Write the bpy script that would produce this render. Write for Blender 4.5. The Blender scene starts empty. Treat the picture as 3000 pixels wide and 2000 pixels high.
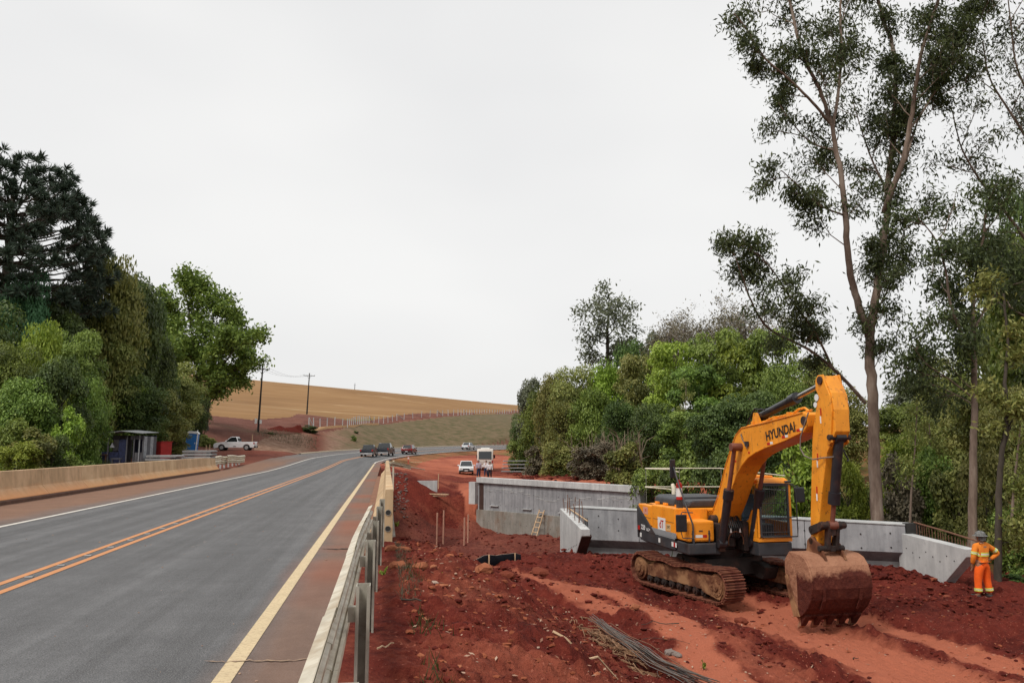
import bpy, bmesh, math, random
import numpy as np
from mathutils import Vector, Matrix
SC = bpy.context.scene
COL = SC.collection
R = math.radians
PI = math.pi
# ------------------------------------------------------------------ camera
F, PIT, YAW, CH = 2250.0, math.atan(308/2250), R(9.2), 1.7
cd = bpy.data.cameras.new('camera'); cam = bpy.data.objects.new('camera', cd); COL.objects.link(cam)
cam.location = (0, 0, CH); cam.rotation_euler = (PI/2+PIT, 0, -YAW)
cd.lens = 27.0; cd.sensor_width = 36; cd.clip_end = 5000; cd.clip_start = .05
SC.camera = cam
# ------------------------------------------------------------------ sky and light
SUN_EL, SUN_AZ = R(54), R(-128)      # azimuth measured from +Y towards +X
w = bpy.data.worlds.new('World'); SC.world = w; w.use_nodes = True
nt = w.node_tree; nt.nodes.clear(); N = nt.nodes; L = nt.links
out = N.new('ShaderNodeOutputWorld'); bg = N.new('ShaderNodeBackground')
sky = N.new('ShaderNodeTexSky'); sky.sky_type = 'NISHITA'; sky.sun_disc = False
sky.sun_elevation = SUN_EL; sky.sun_rotation = SUN_AZ; sky.dust_density = 4
sc = N.new('ShaderNodeVectorMath'); sc.operation = 'SCALE'; sc.inputs['Scale'].default_value = 0.09
tc = N.new('ShaderNodeTexCoord')
cn = N.new('ShaderNodeTexNoise'); cn.inputs['Scale'].default_value = 1.6; cn.inputs['Detail'].default_value = 3
cn.inputs['Roughness'].default_value = .45
mp = N.new('ShaderNodeMapping'); mp.inputs['Scale'].default_value = (1, 1, 2.2)
cr = N.new('ShaderNodeValToRGB')
cr.color_ramp.elements[0].position = .3; cr.color_ramp.elements[0].color = (.82, .82, .825, 1)
cr.color_ramp.elements[1].position = .72; cr.color_ramp.elements[1].color = (.97, .965, .95, 1)
mx = N.new('ShaderNodeMix'); mx.data_type = 'RGBA'; mx.inputs[0].default_value = .93
L.new(tc.outputs['Generated'], mp.inputs[0]); L.new(mp.outputs[0], cn.inputs['Vector'])
L.new(cn.outputs['Fac'], cr.inputs[0]); L.new(sky.outputs[0], sc.inputs[0])
L.new(sc.outputs[0], mx.inputs[6]); L.new(cr.outputs[0], mx.inputs[7])
L.new(mx.outputs[2], bg.inputs['Color']); bg.inputs['Strength'].default_value = 1.0
L.new(bg.outputs[0], out.inputs[0])
sl = bpy.data.lights.new('sun', 'SUN'); sl.energy = 2.5; sl.angle = R(14); sl.color = (1, .965, .9)
so = bpy.data.objects.new('sun', sl); COL.objects.link(so)
sd = Vector((math.sin(SUN_AZ)*math.cos(SUN_EL), math.cos(SUN_AZ)*math.cos(SUN_EL), math.sin(SUN_EL)))
so.rotation_euler = sd.to_track_quat('Z', 'Y').to_euler()
SC.view_settings.view_transform = 'Standard'; SC.view_settings.look = 'None'
SC.view_settings.exposure = 0.0; SC.view_settings.gamma = 1.0; SC.view_settings.use_curve_mapping = False
# ------------------------------------------------------------------ helpers
def at(px, py, d):
    """point seen at photograph position px,py at forward distance d"""
    u = (px-1500)/F; v = (1000-py)/F
    fw = math.cos(PIT)-v*math.sin(PIT); up = math.sin(PIT)+v*math.cos(PIT)
    lat = u/fw*d; z = CH+up/fw*d
    return Vector((lat*math.cos(YAW)+d*math.sin(YAW), -lat*math.sin(YAW)+d*math.cos(YAW), z))
def camxy(lat, d):
    return (lat*math.cos(YAW)+d*math.sin(YAW), -lat*math.sin(YAW)+d*math.cos(YAW))
def tag(o, label=None, cat=None, group=None, kind=None):
    if label: o['label'] = label
    if cat: o['category'] = cat
    if group: o['group'] = group
    if kind: o['kind'] = kind
    return o
def empty(name, loc=(0, 0, 0), rz=0, parent=None):
    o = bpy.data.objects.new(name, None); COL.objects.link(o); o.location = loc; o.rotation_euler = (0, 0, rz)
    if parent: o.parent = parent
    return o
def children(o): return [c for c in bpy.data.objects if c.parent is o]
def copy_tree(o, parent=None):
    kids = list(o.children)
    c = o.copy(); COL.objects.link(c); c.parent = parent
    for ch in kids: copy_tree(ch, c)
    return c
class MB:
    def __init__(s): s.v = []; s.f = []; s.m = []; s.cur = 0
    def add(s, vs, fs):
        b = len(s.v); s.v += [tuple(p) for p in vs]
        for f in fs: s.f.append(tuple(b+i for i in f)); s.m.append(s.cur)
        return s
    def box(s, x0, x1, y0, y1, z0, z1, M=None):
        vs = [(x, y, z) for z in (z0, z1) for y in (y0, y1) for x in (x0, x1)]
        if M is not None: vs = [M @ Vector(p) for p in vs]
        return s.add(vs, [(0, 2, 3, 1), (4, 5, 7, 6), (0, 1, 5, 4), (2, 6, 7, 3), (0, 4, 6, 2), (1, 3, 7, 5)])
    def prism(s, prof, a0, a1, axis='y', M=None):
        """prof: (x,z) outline; extruded along axis from a0 to a1 (y), or prof (y,z) along x"""
        n = len(prof)
        def mk(p, a):
            q = (p[0], a, p[1]) if axis == 'y' else ((a, p[0], p[1]) if axis == 'x' else (p[0], p[1], a))
            return M @ Vector(q) if M is not None else q
        vs = [mk(p, a0) for p in prof]+[mk(p, a1) for p in prof]
        fs = [tuple(range(n)), tuple(range(2*n-1, n-1, -1))]+[(i, i+n, (i+1) % n+n, (i+1) % n) for i in range(n)]
        return s.add(vs, fs)
    def tube(s, pts, rad, n=8, caps=True):
        pts = [Vector(p) for p in pts]
        if not hasattr(rad, '__len__'): rad = [rad]*len(pts)
        up = None; rings = []
        for i, p in enumerate(pts):
            t = (pts[min(i+1, len(pts)-1)]-pts[max(i-1, 0)])
            if t.length < 1e-9: t = Vector((0, 0, 1))
            t.normalize()
            if up is None: up = t.orthogonal().normalized()
            up = (up-t*up.dot(t))
            up = up.normalized() if up.length > 1e-6 else t.orthogonal().normalized()
            sd_ = t.cross(up)
            rings.append([p+(up*math.cos(2*PI*k/n)+sd_*math.sin(2*PI*k/n))*rad[i] for k in range(n)])
        vs = [q for r in rings for q in r]
        fs = [(i*n+k, i*n+(k+1) % n, (i+1)*n+(k+1) % n, (i+1)*n+k) for i in range(len(pts)-1) for k in range(n)]
        if caps: fs += [tuple(range(n-1, -1, -1)), tuple((len(pts)-1)*n+k for k in range(n))]
        return s.add(vs, fs)
    def cyl(s, p0, p1, r, n=12, r1=None): return s.tube([p0, p1], [r, r if r1 is None else r1], n)
    def ball(s, c, r, n=10, m=6, sz=1):
        c = Vector(c); vs = [c+Vector((0, 0, r*sz))]; fs = []
        for i in range(1, m):
            a = PI*i/m
            vs += [c+Vector((r*math.sin(a)*math.cos(2*PI*k/n), r*math.sin(a)*math.sin(2*PI*k/n), r*sz*math.cos(a))) for k in range(n)]
        vs.append(c-Vector((0, 0, r*sz)))
        for k in range(n): fs.append((0, 1+k, 1+(k+1) % n))
        for i in range(m-2):
            for k in range(n): fs.append((1+i*n+k, 1+(i+1)*n+k, 1+(i+1)*n+(k+1) % n, 1+i*n+(k+1) % n))
        for k in range(n): fs.append((1+(m-2)*n+k, len(vs)-1, 1+(m-2)*n+(k+1) % n))
        return s.add(vs, fs)
    def build(s, name, mats, parent=None, bevel=0, smooth=False, seg=2, loc=None, rot=None):
        me = bpy.data.meshes.new(name); me.from_pydata([tuple(p) for p in s.v], [], s.f)
        if not isinstance(mats, (list, tuple)): mats = [mats]
        for m in mats: me.materials.append(m)
        if len(mats) > 1: me.polygons.foreach_set('material_index', s.m)
        bm = bmesh.new(); bm.from_mesh(me)
        bmesh.ops.recalc_face_normals(bm, faces=bm.faces)
        if bevel:
            eds = [e for e in bm.edges if len(e.link_faces) == 2 and e.calc_face_angle(0) > .6]
            if eds: bmesh.ops.bevel(bm, geom=eds, offset=bevel, segments=seg, affect='EDGES', profile=.6, clamp_overlap=True)
        bm.to_mesh(me); bm.free()
        if smooth:
            me.polygons.foreach_set('use_smooth', [True]*len(me.polygons))
            try: me.set_sharp_from_angle(angle=R(38))
            except Exception: pass
        o = bpy.data.objects.new(name, me); COL.objects.link(o)
        if parent: o.parent = parent
        if loc is not None: o.location = loc
        if rot is not None: o.rotation_euler = rot
        return o
def np_mesh(name, V, Q, mat=None, parent=None, attrs=None, smooth=False):
    """V (n,3) floats, Q (m,k) ints"""
    me = bpy.data.meshes.new(name); V = np.asarray(V, np.float32); Q = np.asarray(Q, np.int32)
    k = Q.shape[1]
    me.vertices.add(len(V)); me.vertices.foreach_set('co', V.ravel())
    me.loops.add(Q.size); me.loops.foreach_set('vertex_index', Q.ravel())
    me.polygons.add(len(Q)); me.polygons.foreach_set('loop_start', np.arange(0, Q.size, k, dtype=np.int32))
    me.polygons.foreach_set('loop_total', np.full(len(Q), k, np.int32))
    me.polygons.foreach_set('use_smooth', np.full(len(Q), smooth))
    if attrs:
        for an, av in attrs.items():
            a = me.attributes.new(an, 'FLOAT', 'POINT'); a.data.foreach_set('value', np.asarray(av, np.float32))
    me.update(calc_edges=True)
    if mat: me.materials.append(mat)
    o = bpy.data.objects.new(name, me); COL.objects.link(o)
    if parent: o.parent = parent
    return o
# numpy value noise
def _h(ix, iy, s):
    n = (ix.astype(np.int64)*374761393+iy.astype(np.int64)*668265263+s*974634777) & 0x7fffffff
    n = (n ^ (n >> 13))*1274126177 & 0x7fffffff
    return ((n ^ (n >> 16)) & 0xffff)/65535.0
def vnoise(x, y, s=0):
    ix = np.floor(x); iy = np.floor(y); fx = x-ix; fy = y-iy
    fx = fx*fx*(3-2*fx); fy = fy*fy*(3-2*fy)
    a = _h(ix, iy, s); b = _h(ix+1, iy, s); c = _h(ix, iy+1, s); d = _h(ix+1, iy+1, s)
    return (a*(1-fx)+b*fx)*(1-fy)+(c*(1-fx)+d*fx)*fy-.5
def fbm(x, y, s=0, o=4):
    r = 0; a = 1; f = 1
    for i in range(o): r = r+a*vnoise(x*f+i*17.3, y*f-i*9.1, s+i); a *= .5; f *= 2.03
    return r
def sstep(a, b, x):
    t = np.clip((x-a)/(b-a), 0, 1); return t*t*(3-2*t)
def tps(P):
    P = np.array(P, float); n = len(P); xy = P[:, :2]; z = P[:, 2]
    def U(r2): return np.where(r2 > 1e-9, .5*r2*np.log(np.maximum(r2, 1e-9)), 0)
    K = U(((xy[:, None]-xy[None])**2).sum(2))+np.eye(n)*.5
    A = np.zeros((n+3, n+3)); A[:n, :n] = K; A[:n, n] = 1; A[:n, n+1:] = xy; A[n, :n] = 1; A[n+1:, :n] = xy.T
    w = np.linalg.solve(A, np.concatenate([z, [0, 0, 0]]))
    def f(x, y):
        x = np.asarray(x, float); y = np.asarray(y, float); r = w[n]+w[n+1]*x+w[n+2]*y
        for i in range(n): r = r+w[i]*U((x-xy[i, 0])**2+(y-xy[i, 1])**2)
        return r
    return f
# ------------------------------------------------------------------ materials
class G:
    """small node-graph builder"""
    def __init__(s, name):
        s.m = bpy.data.materials.new(name); s.m.use_nodes = True; s.t = s.m.node_tree; s.t.nodes.clear()
        s.o = s.n('ShaderNodeOutputMaterial'); s.b = s.n('ShaderNodeBsdfPrincipled'); s.l(s.b.outputs[0], s.o.inputs[0])
        s.tc = s.n('ShaderNodeTexCoord')
    def n(s, t, **k):
        x = s.t.nodes.new(t)
        for a, b in k.items(): setattr(x, a, b)
        return x
    def l(s, a, b): s.t.links.new(a, b)
    def noise(s, scale, detail=4, rough=.6, vec=None, stretch=None, dist=0):
        x = s.n('ShaderNodeTexNoise'); x.inputs['Scale'].default_value = scale; x.inputs['Detail'].default_value = detail
        x.inputs['Roughness'].default_value = rough; x.inputs['Distortion'].default_value = dist
        v = vec or s.tc.outputs['Object']
        if stretch:
            m = s.n('ShaderNodeMapping'); m.inputs['Scale'].default_value = stretch; s.l(v, m.inputs[0]); v = m.outputs[0]
        s.l(v, x.inputs['Vector']); return x.outputs['Fac']
    def ramp(s, fac, stops):
        r = s.n('ShaderNodeValToRGB'); e = r.color_ramp.elements
        while len(e) < len(stops): e.new(.5)
        for i, (p, c) in enumerate(stops):
            e[i].position = p; c = (c, c, c) if not hasattr(c, '__len__') else c; e[i].color = (*c[:3], 1)
        s.l(fac, r.inputs[0]); return r.outputs[0]
    def mix(s, fac, a, b, mode='MIX'):
        x = s.n('ShaderNodeMix', data_type='RGBA', blend_type=mode)
        for i, q in ((0, fac), (6, a), (7, b)):
            if isinstance(q, bpy.types.NodeSocket): s.l(q, x.inputs[i])
            elif i == 0: x.inputs[0].default_value = q
            else: x.inputs[i].default_value = (*q[:3], 1)
        return x.outputs[2]
    def math(s, op, a, b=0, c=None):
        x = s.n('ShaderNodeMath', operation=op)
        for i, q in enumerate((a, b) if c is None else (a, b, c)):
            if isinstance(q, bpy.types.NodeSocket): s.l(q, x.inputs[i])
            else: x.inputs[i].default_value = q
        return x.outputs[0]
    def attr(s, n): x = s.n('ShaderNodeAttribute', attribute_name=n); return x.outputs['Fac']
    def fin(s, col, rough=.8, spec=.3, bump=None, bs=.3, bd=.02, metal=0):
        if isinstance(col, bpy.types.NodeSocket): s.l(col, s.b.inputs['Base Color'])
        else: s.b.inputs['Base Color'].default_value = (*col[:3], 1)
        if isinstance(rough, bpy.types.NodeSocket): s.l(rough, s.b.inputs['Roughness'])
        else: s.b.inputs['Roughness'].default_value = rough
        s.b.inputs['Specular IOR Level'].default_value = spec; s.b.inputs['Metallic'].default_value = metal
        if bump is not None:
            b = s.n('ShaderNodeBump'); b.inputs['Strength'].default_value = bs; b.inputs['Distance'].default_value = bd
            s.l(bump, b.inputs['Height']); s.l(b.outputs[0], s.b.inputs['Normal'])
        return s.m
def simple(name, c, rough=.6, var=.25, scale=4, spec=.4, bs=.15, metal=0, dirt=None, dscale=1.5, dlo=.45, dhi=.75, stretch=None, bd=.01):
    g = G(name); n = g.noise(scale, 5, stretch=stretch)
    lo = [x*(1-var) for x in c]; hi = [min(1, x*(1+var)) for x in c]
    col = g.ramp(n, [(.3, lo), (.7, hi)])
    if dirt: col = g.mix(g.ramp(g.noise(dscale, 6, .65, stretch=stretch), [(dlo, 0), (dhi, 1)]), col, dirt)
    return g.fin(col, rough, spec, n, bs, bd, metal)
# ------------------------------------------------------------------ road frame
XC, Y0, RR = -4.6, 82.0, 180.0
def road_st(X, Y):
    X = np.asarray(X, float); Y = np.asarray(Y, float)
    cx = XC+RR; dx = X-cx; dy = Y-Y0
    th = np.arctan2(dy, -dx); rho = np.hypot(dx, dy)
    cur = (Y > Y0) & (th > 0)
    return np.where(cur, Y0+RR*th, Y), np.where(cur, RR-rho, X-XC)
def road_xy(s, t):
    s = np.asarray(s, float); t = np.asarray(t, float); th = np.maximum(s-Y0, 0)/RR
    return np.where(s > Y0, XC+RR-(RR-t)*np.cos(th), XC+t), np.where(s > Y0, Y0+(RR-t)*np.sin(th), s)
def road_z(s, t):
    g = .013*np.maximum(s-95, 0); e = .075*sstep(52, 100, s)
    return g+e*np.clip(3.5-t, -2, 12)
# ------------------------------------------------------------------ terrain heights
def A3(px, py, d): return tuple(at(px, py, d))
LP = [A3(*q) for q in [(380,1356,65),(310,1362,58),(250,1366,55),(470,1342,70),(560,1321,89),(640,1315,92),(740,1320,88),(720,1350,72),(700,1338,78),
  (755,1318,108),(850,1326,105),(918,1324,114),(956,1323,113),(1060,1314,135),(1150,1309,150),(1300,1303,182),(1450,1302,192),
  (729,1274,116),(800,1270,122),(850,1268,126),(905,1265,132),(1000,1251,148),(1079,1240,186),(1168,1232,208),(1273,1221,222),(1339,1217,238),(1485,1211,325),
  (755,1262,125),(612,1216,145),(660,1240,125),(620,1262,112),(730,1231,138),(700,1200,170),(898,1210,205),(560,1200,150),(1015,1232,168),
  (706,1110,400),(900,1128,400),(1100,1146,400),(1300,1166,420),(1527,1187,450),(1750,1200,470),(2000,1215,480),(560,1098,400),(400,1080,400),(150,1080,380),
  (706,1150,280),(1000,1180,270),(1300,1185,320),(0,1150,200),(300,1150,200)]]
LP += [(-14,10,-.3),(-14,30,-.3),(-14,50,-.1),(-20,40,-.5),(-30,50,-.6),(-40,60,.3),(-25,20,-1),(-60,40,0),(-60,0,0),(-100,-20,0),(-60,90,4),(-14,70,.4),(-13,0,-.3),(-11,-30,0)]
for q in [(400,1100,800),(1100,1150,800),(1800,1215,800),(706,1110,560),(1527,1190,620)]:
    p = at(q[0], q[1], q[2]); LP.append((p.x, p.y, (20 if q[2] == 800 else 26)))
zL = tps(LP)
NP_ = []
for Y in (1, 5, 9, 13): NP_ += [(-.5, Y, -.12), (.6, Y, -.16), (1.5, Y, -.30), (2.5, Y, -.86), (3.3, Y, -1.62), (4.0, Y, -2.08)]
NP_ += [(-1, 16, -.12), (.6, 16, -.2), (.8, 18, -.75), (1.6, 17, -.7), (1.0, 20, -1.3), (2.4, 20, -1.4), (3.2, 22, -1.75), (3.6, 18, -1.95), (2.6, 24, -2.0), (.6, 22, -1.9),
  (4.6, 24, -2.05), (6, 25.6, -1.98), (7.2, 27.6, -2.3), (5.0, 21.5, -2.15), (4.8, 16, -2.12), (5.9, 17, -1.8), (5.5, 19.4, -1.82), (6.4, 14.5, -1.92), (6.7, 18, -2.3),
  (8.2, 20, -2.5), (8, 23, -2.5), (10.5, 21, -2.5), (12, 24, -2.35), (10, 26, -2.3), (10, 17, -2.46), (8, 13, -2.32), (10, 10.5, -2.2), (6, 11, -2.1), (6, 6, -2.0), (12, 6, -2.0),
  (14.8, 21.6, -2.2), (16.2, 18.7, -2.42), (13, 18, -2.4), (14, 13, -2.35), (20, 16, -2.5), (20, 9, -2.25), (30, 14, -2.2), (30, 0, -1.5), (12, -10, -1), (30, -10, -1),
  (0,-10,-.15),(9,30,-2.6),(25,25,-2.6),(40,30,-2)]
zN = tps(NP_)
GP = [(.2, 20, -3.0), (.3, 30, -4.6), (0, 40, -4.8), (0, 50, -4.7), (.4, 57, -4.4), (.3, 62, -2.2), (3.4, 61.5, -4.3), (6.5, 63, -4.75), (9, 61, -4.8), (4, 50, -4.7), (8, 48, -4.8), (12, 52, -4.7),
  (5, 38, -4.6), (10, 35, -4.8), (3, 30, -4.2), (14, 32, -4.4), (20, 30, -3.2), (26, 30, -2.4), (18, 40, -3.6), (28, 45, -1.6), (16, 50, -4.2), (-3, 45, -4.7), (30, 20, -2.4)]
zG = tps(GP)
PP = [(0, 66, -.35), (.6, 70, -.35), (1, 82, -.25), (2.5, 66, -1.0), (4.5, 67, -2.3), (5.2, 70, -1.9), (7.2, 66, -1.9), (8, 75, -1.55), (8, 85, -1.45), (10, 95, -1.45), (14, 108, -1.5), (3.5, 95, -.9), (4, 84, -.9),
  (6, 108, -.6), (12, 125, -.3), (20, 140, 0), (34, 165, .6), (20, 95, -1.3), (18, 75, -1.35), (12, 68, -1.3), (17, 60, -1.2), (16, 52, -1.1), (26, 62, -.7), (26, 45, -.9), (38, 60, 0), (45, 100, .5), (60, 60, 1.5),
  (40, 30, -1.2), (60, 150, 3), (100, 120, 5), (100, 40, 3), (150, 300, 8)]
zP = tps(PP)
# step lines: y of the line as a function of X
fwX = np.array([-3, .5, 2.5, 4.5, 6.6, 7.5, 16, 24, 60]); fwY = np.array([64, 63.5, 62.5, 63, 64.6, 65.3, 49.2, 40, 28])
fwW = np.array([5, 5, 4, 3, 2, 1.2, 1.2, 8, 20])
nwX = np.array([-3, 0, 1.2, 2.6, 4.2, 5.5, 7.3, 16.5, 25, 60]); nwY = np.array([16, 17, 20.5, 24.2, 26.5, 28.8, 32.0, 23.2, 18, 5])
nwW = np.array([3, 3, 4, 4, 4, 3.5, 1.2, .6, 12, 20])
def zR(X, Y):
    f = np.interp(X, fwX, fwY); fw = np.interp(X, fwX, fwW)
    n = np.interp(X, nwX, nwY); nw = np.interp(X, nwX, nwW)
    a = sstep(0, 1, (Y-f)/fw)
    b = sstep(0.0, 1, (Y-n)/nw)
    zg = zG(X, Y)
    return (zN(X, Y)*(1-b)+zg*b)*(1-a)+zP(X, Y)*a
# compacted, drier soil along the vehicle tracks
def on(px, py, z):
    u = (px-1500)/F; v = (1000-py)/F
    fw = math.cos(PIT)-v*math.sin(PIT); up = math.sin(PIT)+v*math.cos(PIT)
    return at(px, py, (z-CH)/up*fw)
def poly(pts, z): return [tuple(on(a, b, z)[:2]) for a, b in pts]
DRY = [(poly([(2240,1775),(2290,1840),(2420,1880),(2700,1990),(2900,2080)], -2.38), 1.35, 1.0),
       (poly([(2500,1800),(2640,1850),(2850,1910),(3050,1975)], -2.4), .6, 1.0),
       (poly([(1780,1716),(1880,1760),(1960,1810),(2040,1880),(2140,1960),(2300,2100)], -1.9), .55, .9),
       (poly([(1430,1680),(1560,1722),(1690,1760),(1790,1800)], -2.05), .55, .75),
       (poly([(2180,1730),(2215,1790)], -2.3), .35, .8),
       (poly([(2100,1880),(2300,1960),(2500,2050)], -2.1), .5, .4)]
def seg_dist(X, Y, P):
    D = np.full(np.shape(X), 1e9); S = np.zeros(np.shape(X)); acc = 0
    for (x0, y0), (x1, y1) in zip(P[:-1], P[1:]):
        dx, dy = x1-x0, y1-y0; l2 = dx*dx+dy*dy; l = math.sqrt(l2)
        t = np.clip(((X-x0)*dx+(Y-y0)*dy)/l2, 0, 1); d = np.hypot(X-x0-t*dx, Y-y0-t*dy)
        sg = ((X-x0)*dy-(Y-y0)*dx)
        m = d < np.abs(D); D = np.where(m, d*np.where(sg < 0, -1, 1), D); S = np.where(m, acc+t*l, S); acc += l
    return D, S
def dryness(X, Y):
    r = np.zeros(np.shape(X)); wob = .45*fbm(X*1.5, Y*1.5, 5, 4)
    for P, w_, k in DRY:
        d, _ = seg_dist(X, Y, P); r = np.maximum(r, k*(1-sstep(w_*.55, w_*1.15, np.abs(d)+wob))*(1-.5*np.maximum(0, fbm(X*2.2, Y*2.2, 6, 3))))
    return r
def ground_z(X, Y, detail=True):
    X = np.asarray(X, float); Y = np.asarray(Y, float)
    s, t = road_st(X, Y); rz = road_z(s, t)
    zl = zL(X, Y); zr = zR(X, Y)
    edL = np.where(s < 82, 7.2, 6.0)
    kl = sstep(0, 2.2, -t-edL); zl = rz*(1-kl)+zl*kl-.03
    kr = np.where(s < 78, 1.0, sstep(0, 3.5, t-4.4)); zr = (rz-.06)*(1-kr)+zr*kr
    z = np.where(t < 0, zl, zr)
    if detail:
        dry = dryness(X, Y); r = np.hypot(X, Y)
        soft = (t > 4.2) & (s < 140)
        rough = np.where(soft, 1-.8*dry, .25)
        near = 1-sstep(30, 85, r)
        fz = fbm(X*.9, Y*.9, 11, 3)*.18+np.where((Y > 33) & (Y < 78), fbm(X*.45, Y*.45, 51, 4)*.7*(1-sstep(66, 78, Y)), 0)+(fbm(X*3.6, Y*3.6, 23, 3)*.15+np.abs(fbm(X*10, Y*10, 31, 2))*.10)*near
        clod = np.maximum(vnoise(X*6.5, Y*6.5, 77), 0)*.24*near*sstep(0, .3, fbm(X*.5, Y*.5, 3, 2)+.15)
        edge = sstep(0, .8, np.where(t > 0, t-4.35, 3))
        z = z+(fz+clod)*rough*edge*np.where(t < 0, sstep(0, 2, -t-edL), 1)
        # long push marks and tread ripples in the packed tracks
        for P, w_, k in DRY[:2]:
            d, sl_ = seg_dist(X, Y, P); m = (np.abs(d) < w_*1.2)
            z = z-np.where(m, .05*(1-sstep(w_*.8, w_*1.2, np.abs(d)))*1.0, 0)
            z = z+np.where(m, .03*np.sin(d*2*PI/.23+2*fbm(X, Y, 2, 2))*(np.abs(d+w_*.35) < w_*.5)*(fbm(X*.8, Y*.8, 33, 2) > -.25)+.05*fbm(X*3, Y*3, 12, 4), 0)
        # berms beside the main track
        d, _ = seg_dist(X, Y, DRY[0][0]); z = z+.10*np.exp(-((np.abs(d)-1.25)/.18)**2)*(.6+fbm(X*2, Y*2, 9, 2))
    under = (t > -6.6) & (t < 4.05) & (s > -40)
    under = under | ((t > -6.2) & (t < 4.1) & (s >= 82))
    z = np.where(under, rz-.35, z)
    return z
def gz(x, y): return float(ground_z(np.array([x]), np.array([y]))[0])
def hit(px, py, d0=4, d1=600):
    """first ground point under a photograph position"""
    ds = np.geomspace(d0, d1, 1500); u = (px-1500)/F; v = (1000-py)/F
    fw = math.cos(PIT)-v*math.sin(PIT); up = math.sin(PIT)+v*math.cos(PIT)
    la = u/fw*ds; zz = CH+up/fw*ds; X = la*math.cos(YAW)+ds*math.sin(YAW); Y = -la*math.sin(YAW)+ds*math.cos(YAW)
    s, t = road_st(X, Y)
    g = ground_z(X, Y, False); rd = (t > -7) & (t < 4.1); g = np.where(rd, road_z(s, t), g)
    k = np.argmax(zz <= g)
    if zz[k] > g[k]: k = -1
    return Vector((X[k], Y[k], g[k]))
# ------------------------------------------------------------------ ground meshes
def soil_mat(name, wet, mid, dry, scale=1.0, bs=.9):
    g = G(name); d = g.attr('dry')
    a = g.noise(.35*scale, 6, .65); b = g.noise(6*scale, 6, .7); c = g.noise(38, 3, .6)
    base = g.ramp(g.math('ADD', g.math('MULTIPLY', a, .55), g.math('MULTIPLY', b, .45)), [(.36, wet), (.5, mid), (.66, [x*1.35 for x in mid])])
    fac = g.math('MINIMUM', g.math('MAXIMUM', g.math('ADD', g.math('MULTIPLY', d, 1.25), g.math('MULTIPLY', g.math('SUBTRACT', b, .55), .9)), 0), 1)
    col = g.mix(fac, base, dry)
    col = g.mix(g.ramp(g.noise(22, 2, .5), [(.66, 0), (.72, .55)]), col, [x*1.15+.03 for x in dry])
    grs = g.attr('grass'); gf = g.math('MULTIPLY', grs, g.ramp(g.noise(1.3, 6, .75), [(.35, .15), (.6, 1)]))
    col = g.mix(gf, col, g.ramp(b, [(.3, (.055, .085, .02)), (.6, (.11, .12, .035)), (.8, (.17, .13, .06))]))
    col = g.mix(g.math('MULTIPLY', g.attr('old'), .8), col, g.ramp(g.math('ADD', g.math('MULTIPLY', a, .5), g.math('MULTIPLY', b, .5)), [(.38, (.085, .040, .030)), (.5, (.13, .062, .046)), (.6, (.19, .10, .075))]))
    h = g.math('ADD', g.math('MULTIPLY', b, .7), g.math('MULTIPLY', c, .45))
    return g.fin(col, .95, .1, h, bs, .08)
M_soil = soil_mat('red_soil', (.056, .0095, .0075), (.122, .0205, .0135), (.39, .120, .068))
def field_mat():
    g = G('stubble_field'); v = g.n('ShaderNodeMapping'); v.inputs['Rotation'].default_value = (0, 0, R(12)); g.l(g.tc.outputs['Object'], v.inputs[0])
    a = g.noise(.02, 5, .6); b = g.noise(.25, 4, .6, v.outputs[0], (.12, 1, 1)); c = g.noise(.03, 3, .5, v.outputs[0], (.35, 1, 1), 2.2)
    col = g.ramp(g.math('ADD', g.math('MULTIPLY', a, .5), g.math('MULTIPLY', b, .5)), [(.35, (.185, .100, .043)), (.5, (.245, .137, .060)), (.68, (.30, .178, .083))])
    col = g.mix(g.ramp(c, [(.60, 0), (.64, .55), (.67, 0)]), col, (.44, .31, .17))
    col = g.mix(g.attr('grass'), col, (.10, .12, .03))
    return g.fin(col, .95, .1, b, .3, .1)
def bank_mat():
    g = G('cut_bank_soil'); n = g.noise(.18, 6, .65); n2 = g.noise(1.2, 5, .7); st = g.noise(.5, 4, .6, None, (1, 1, 2.5))
    soil = g.ramp(n2, [(.3, (.12, .06, .04)), (.5, (.22, .13, .09)), (.7, (.30, .20, .14))])
    grass = g.ramp(st, [(.3, (.070, .070, .030)), (.5, (.125, .095, .052)), (.7, (.17, .12, .075))])
    f = g.math('MINIMUM', g.math('MAXIMUM', g.math('ADD', g.math('MULTIPLY', g.attr('grass'), 1.3), g.math('MULTIPLY', g.math('SUBTRACT', n, .5), 2.2)), 0), 1)
    col = g.mix(f, soil, grass)
    col = g.mix(g.math('MULTIPLY', g.attr('dry'), g.ramp(n2, [(.4, .5), (.6, 1)])), col, (.13, .03, .018))
    return g.fin(col, .95, .1, g.math('ADD', n2, st), .6, .15)
M_field = field_mat(); M_bank = bank_mat()
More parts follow.
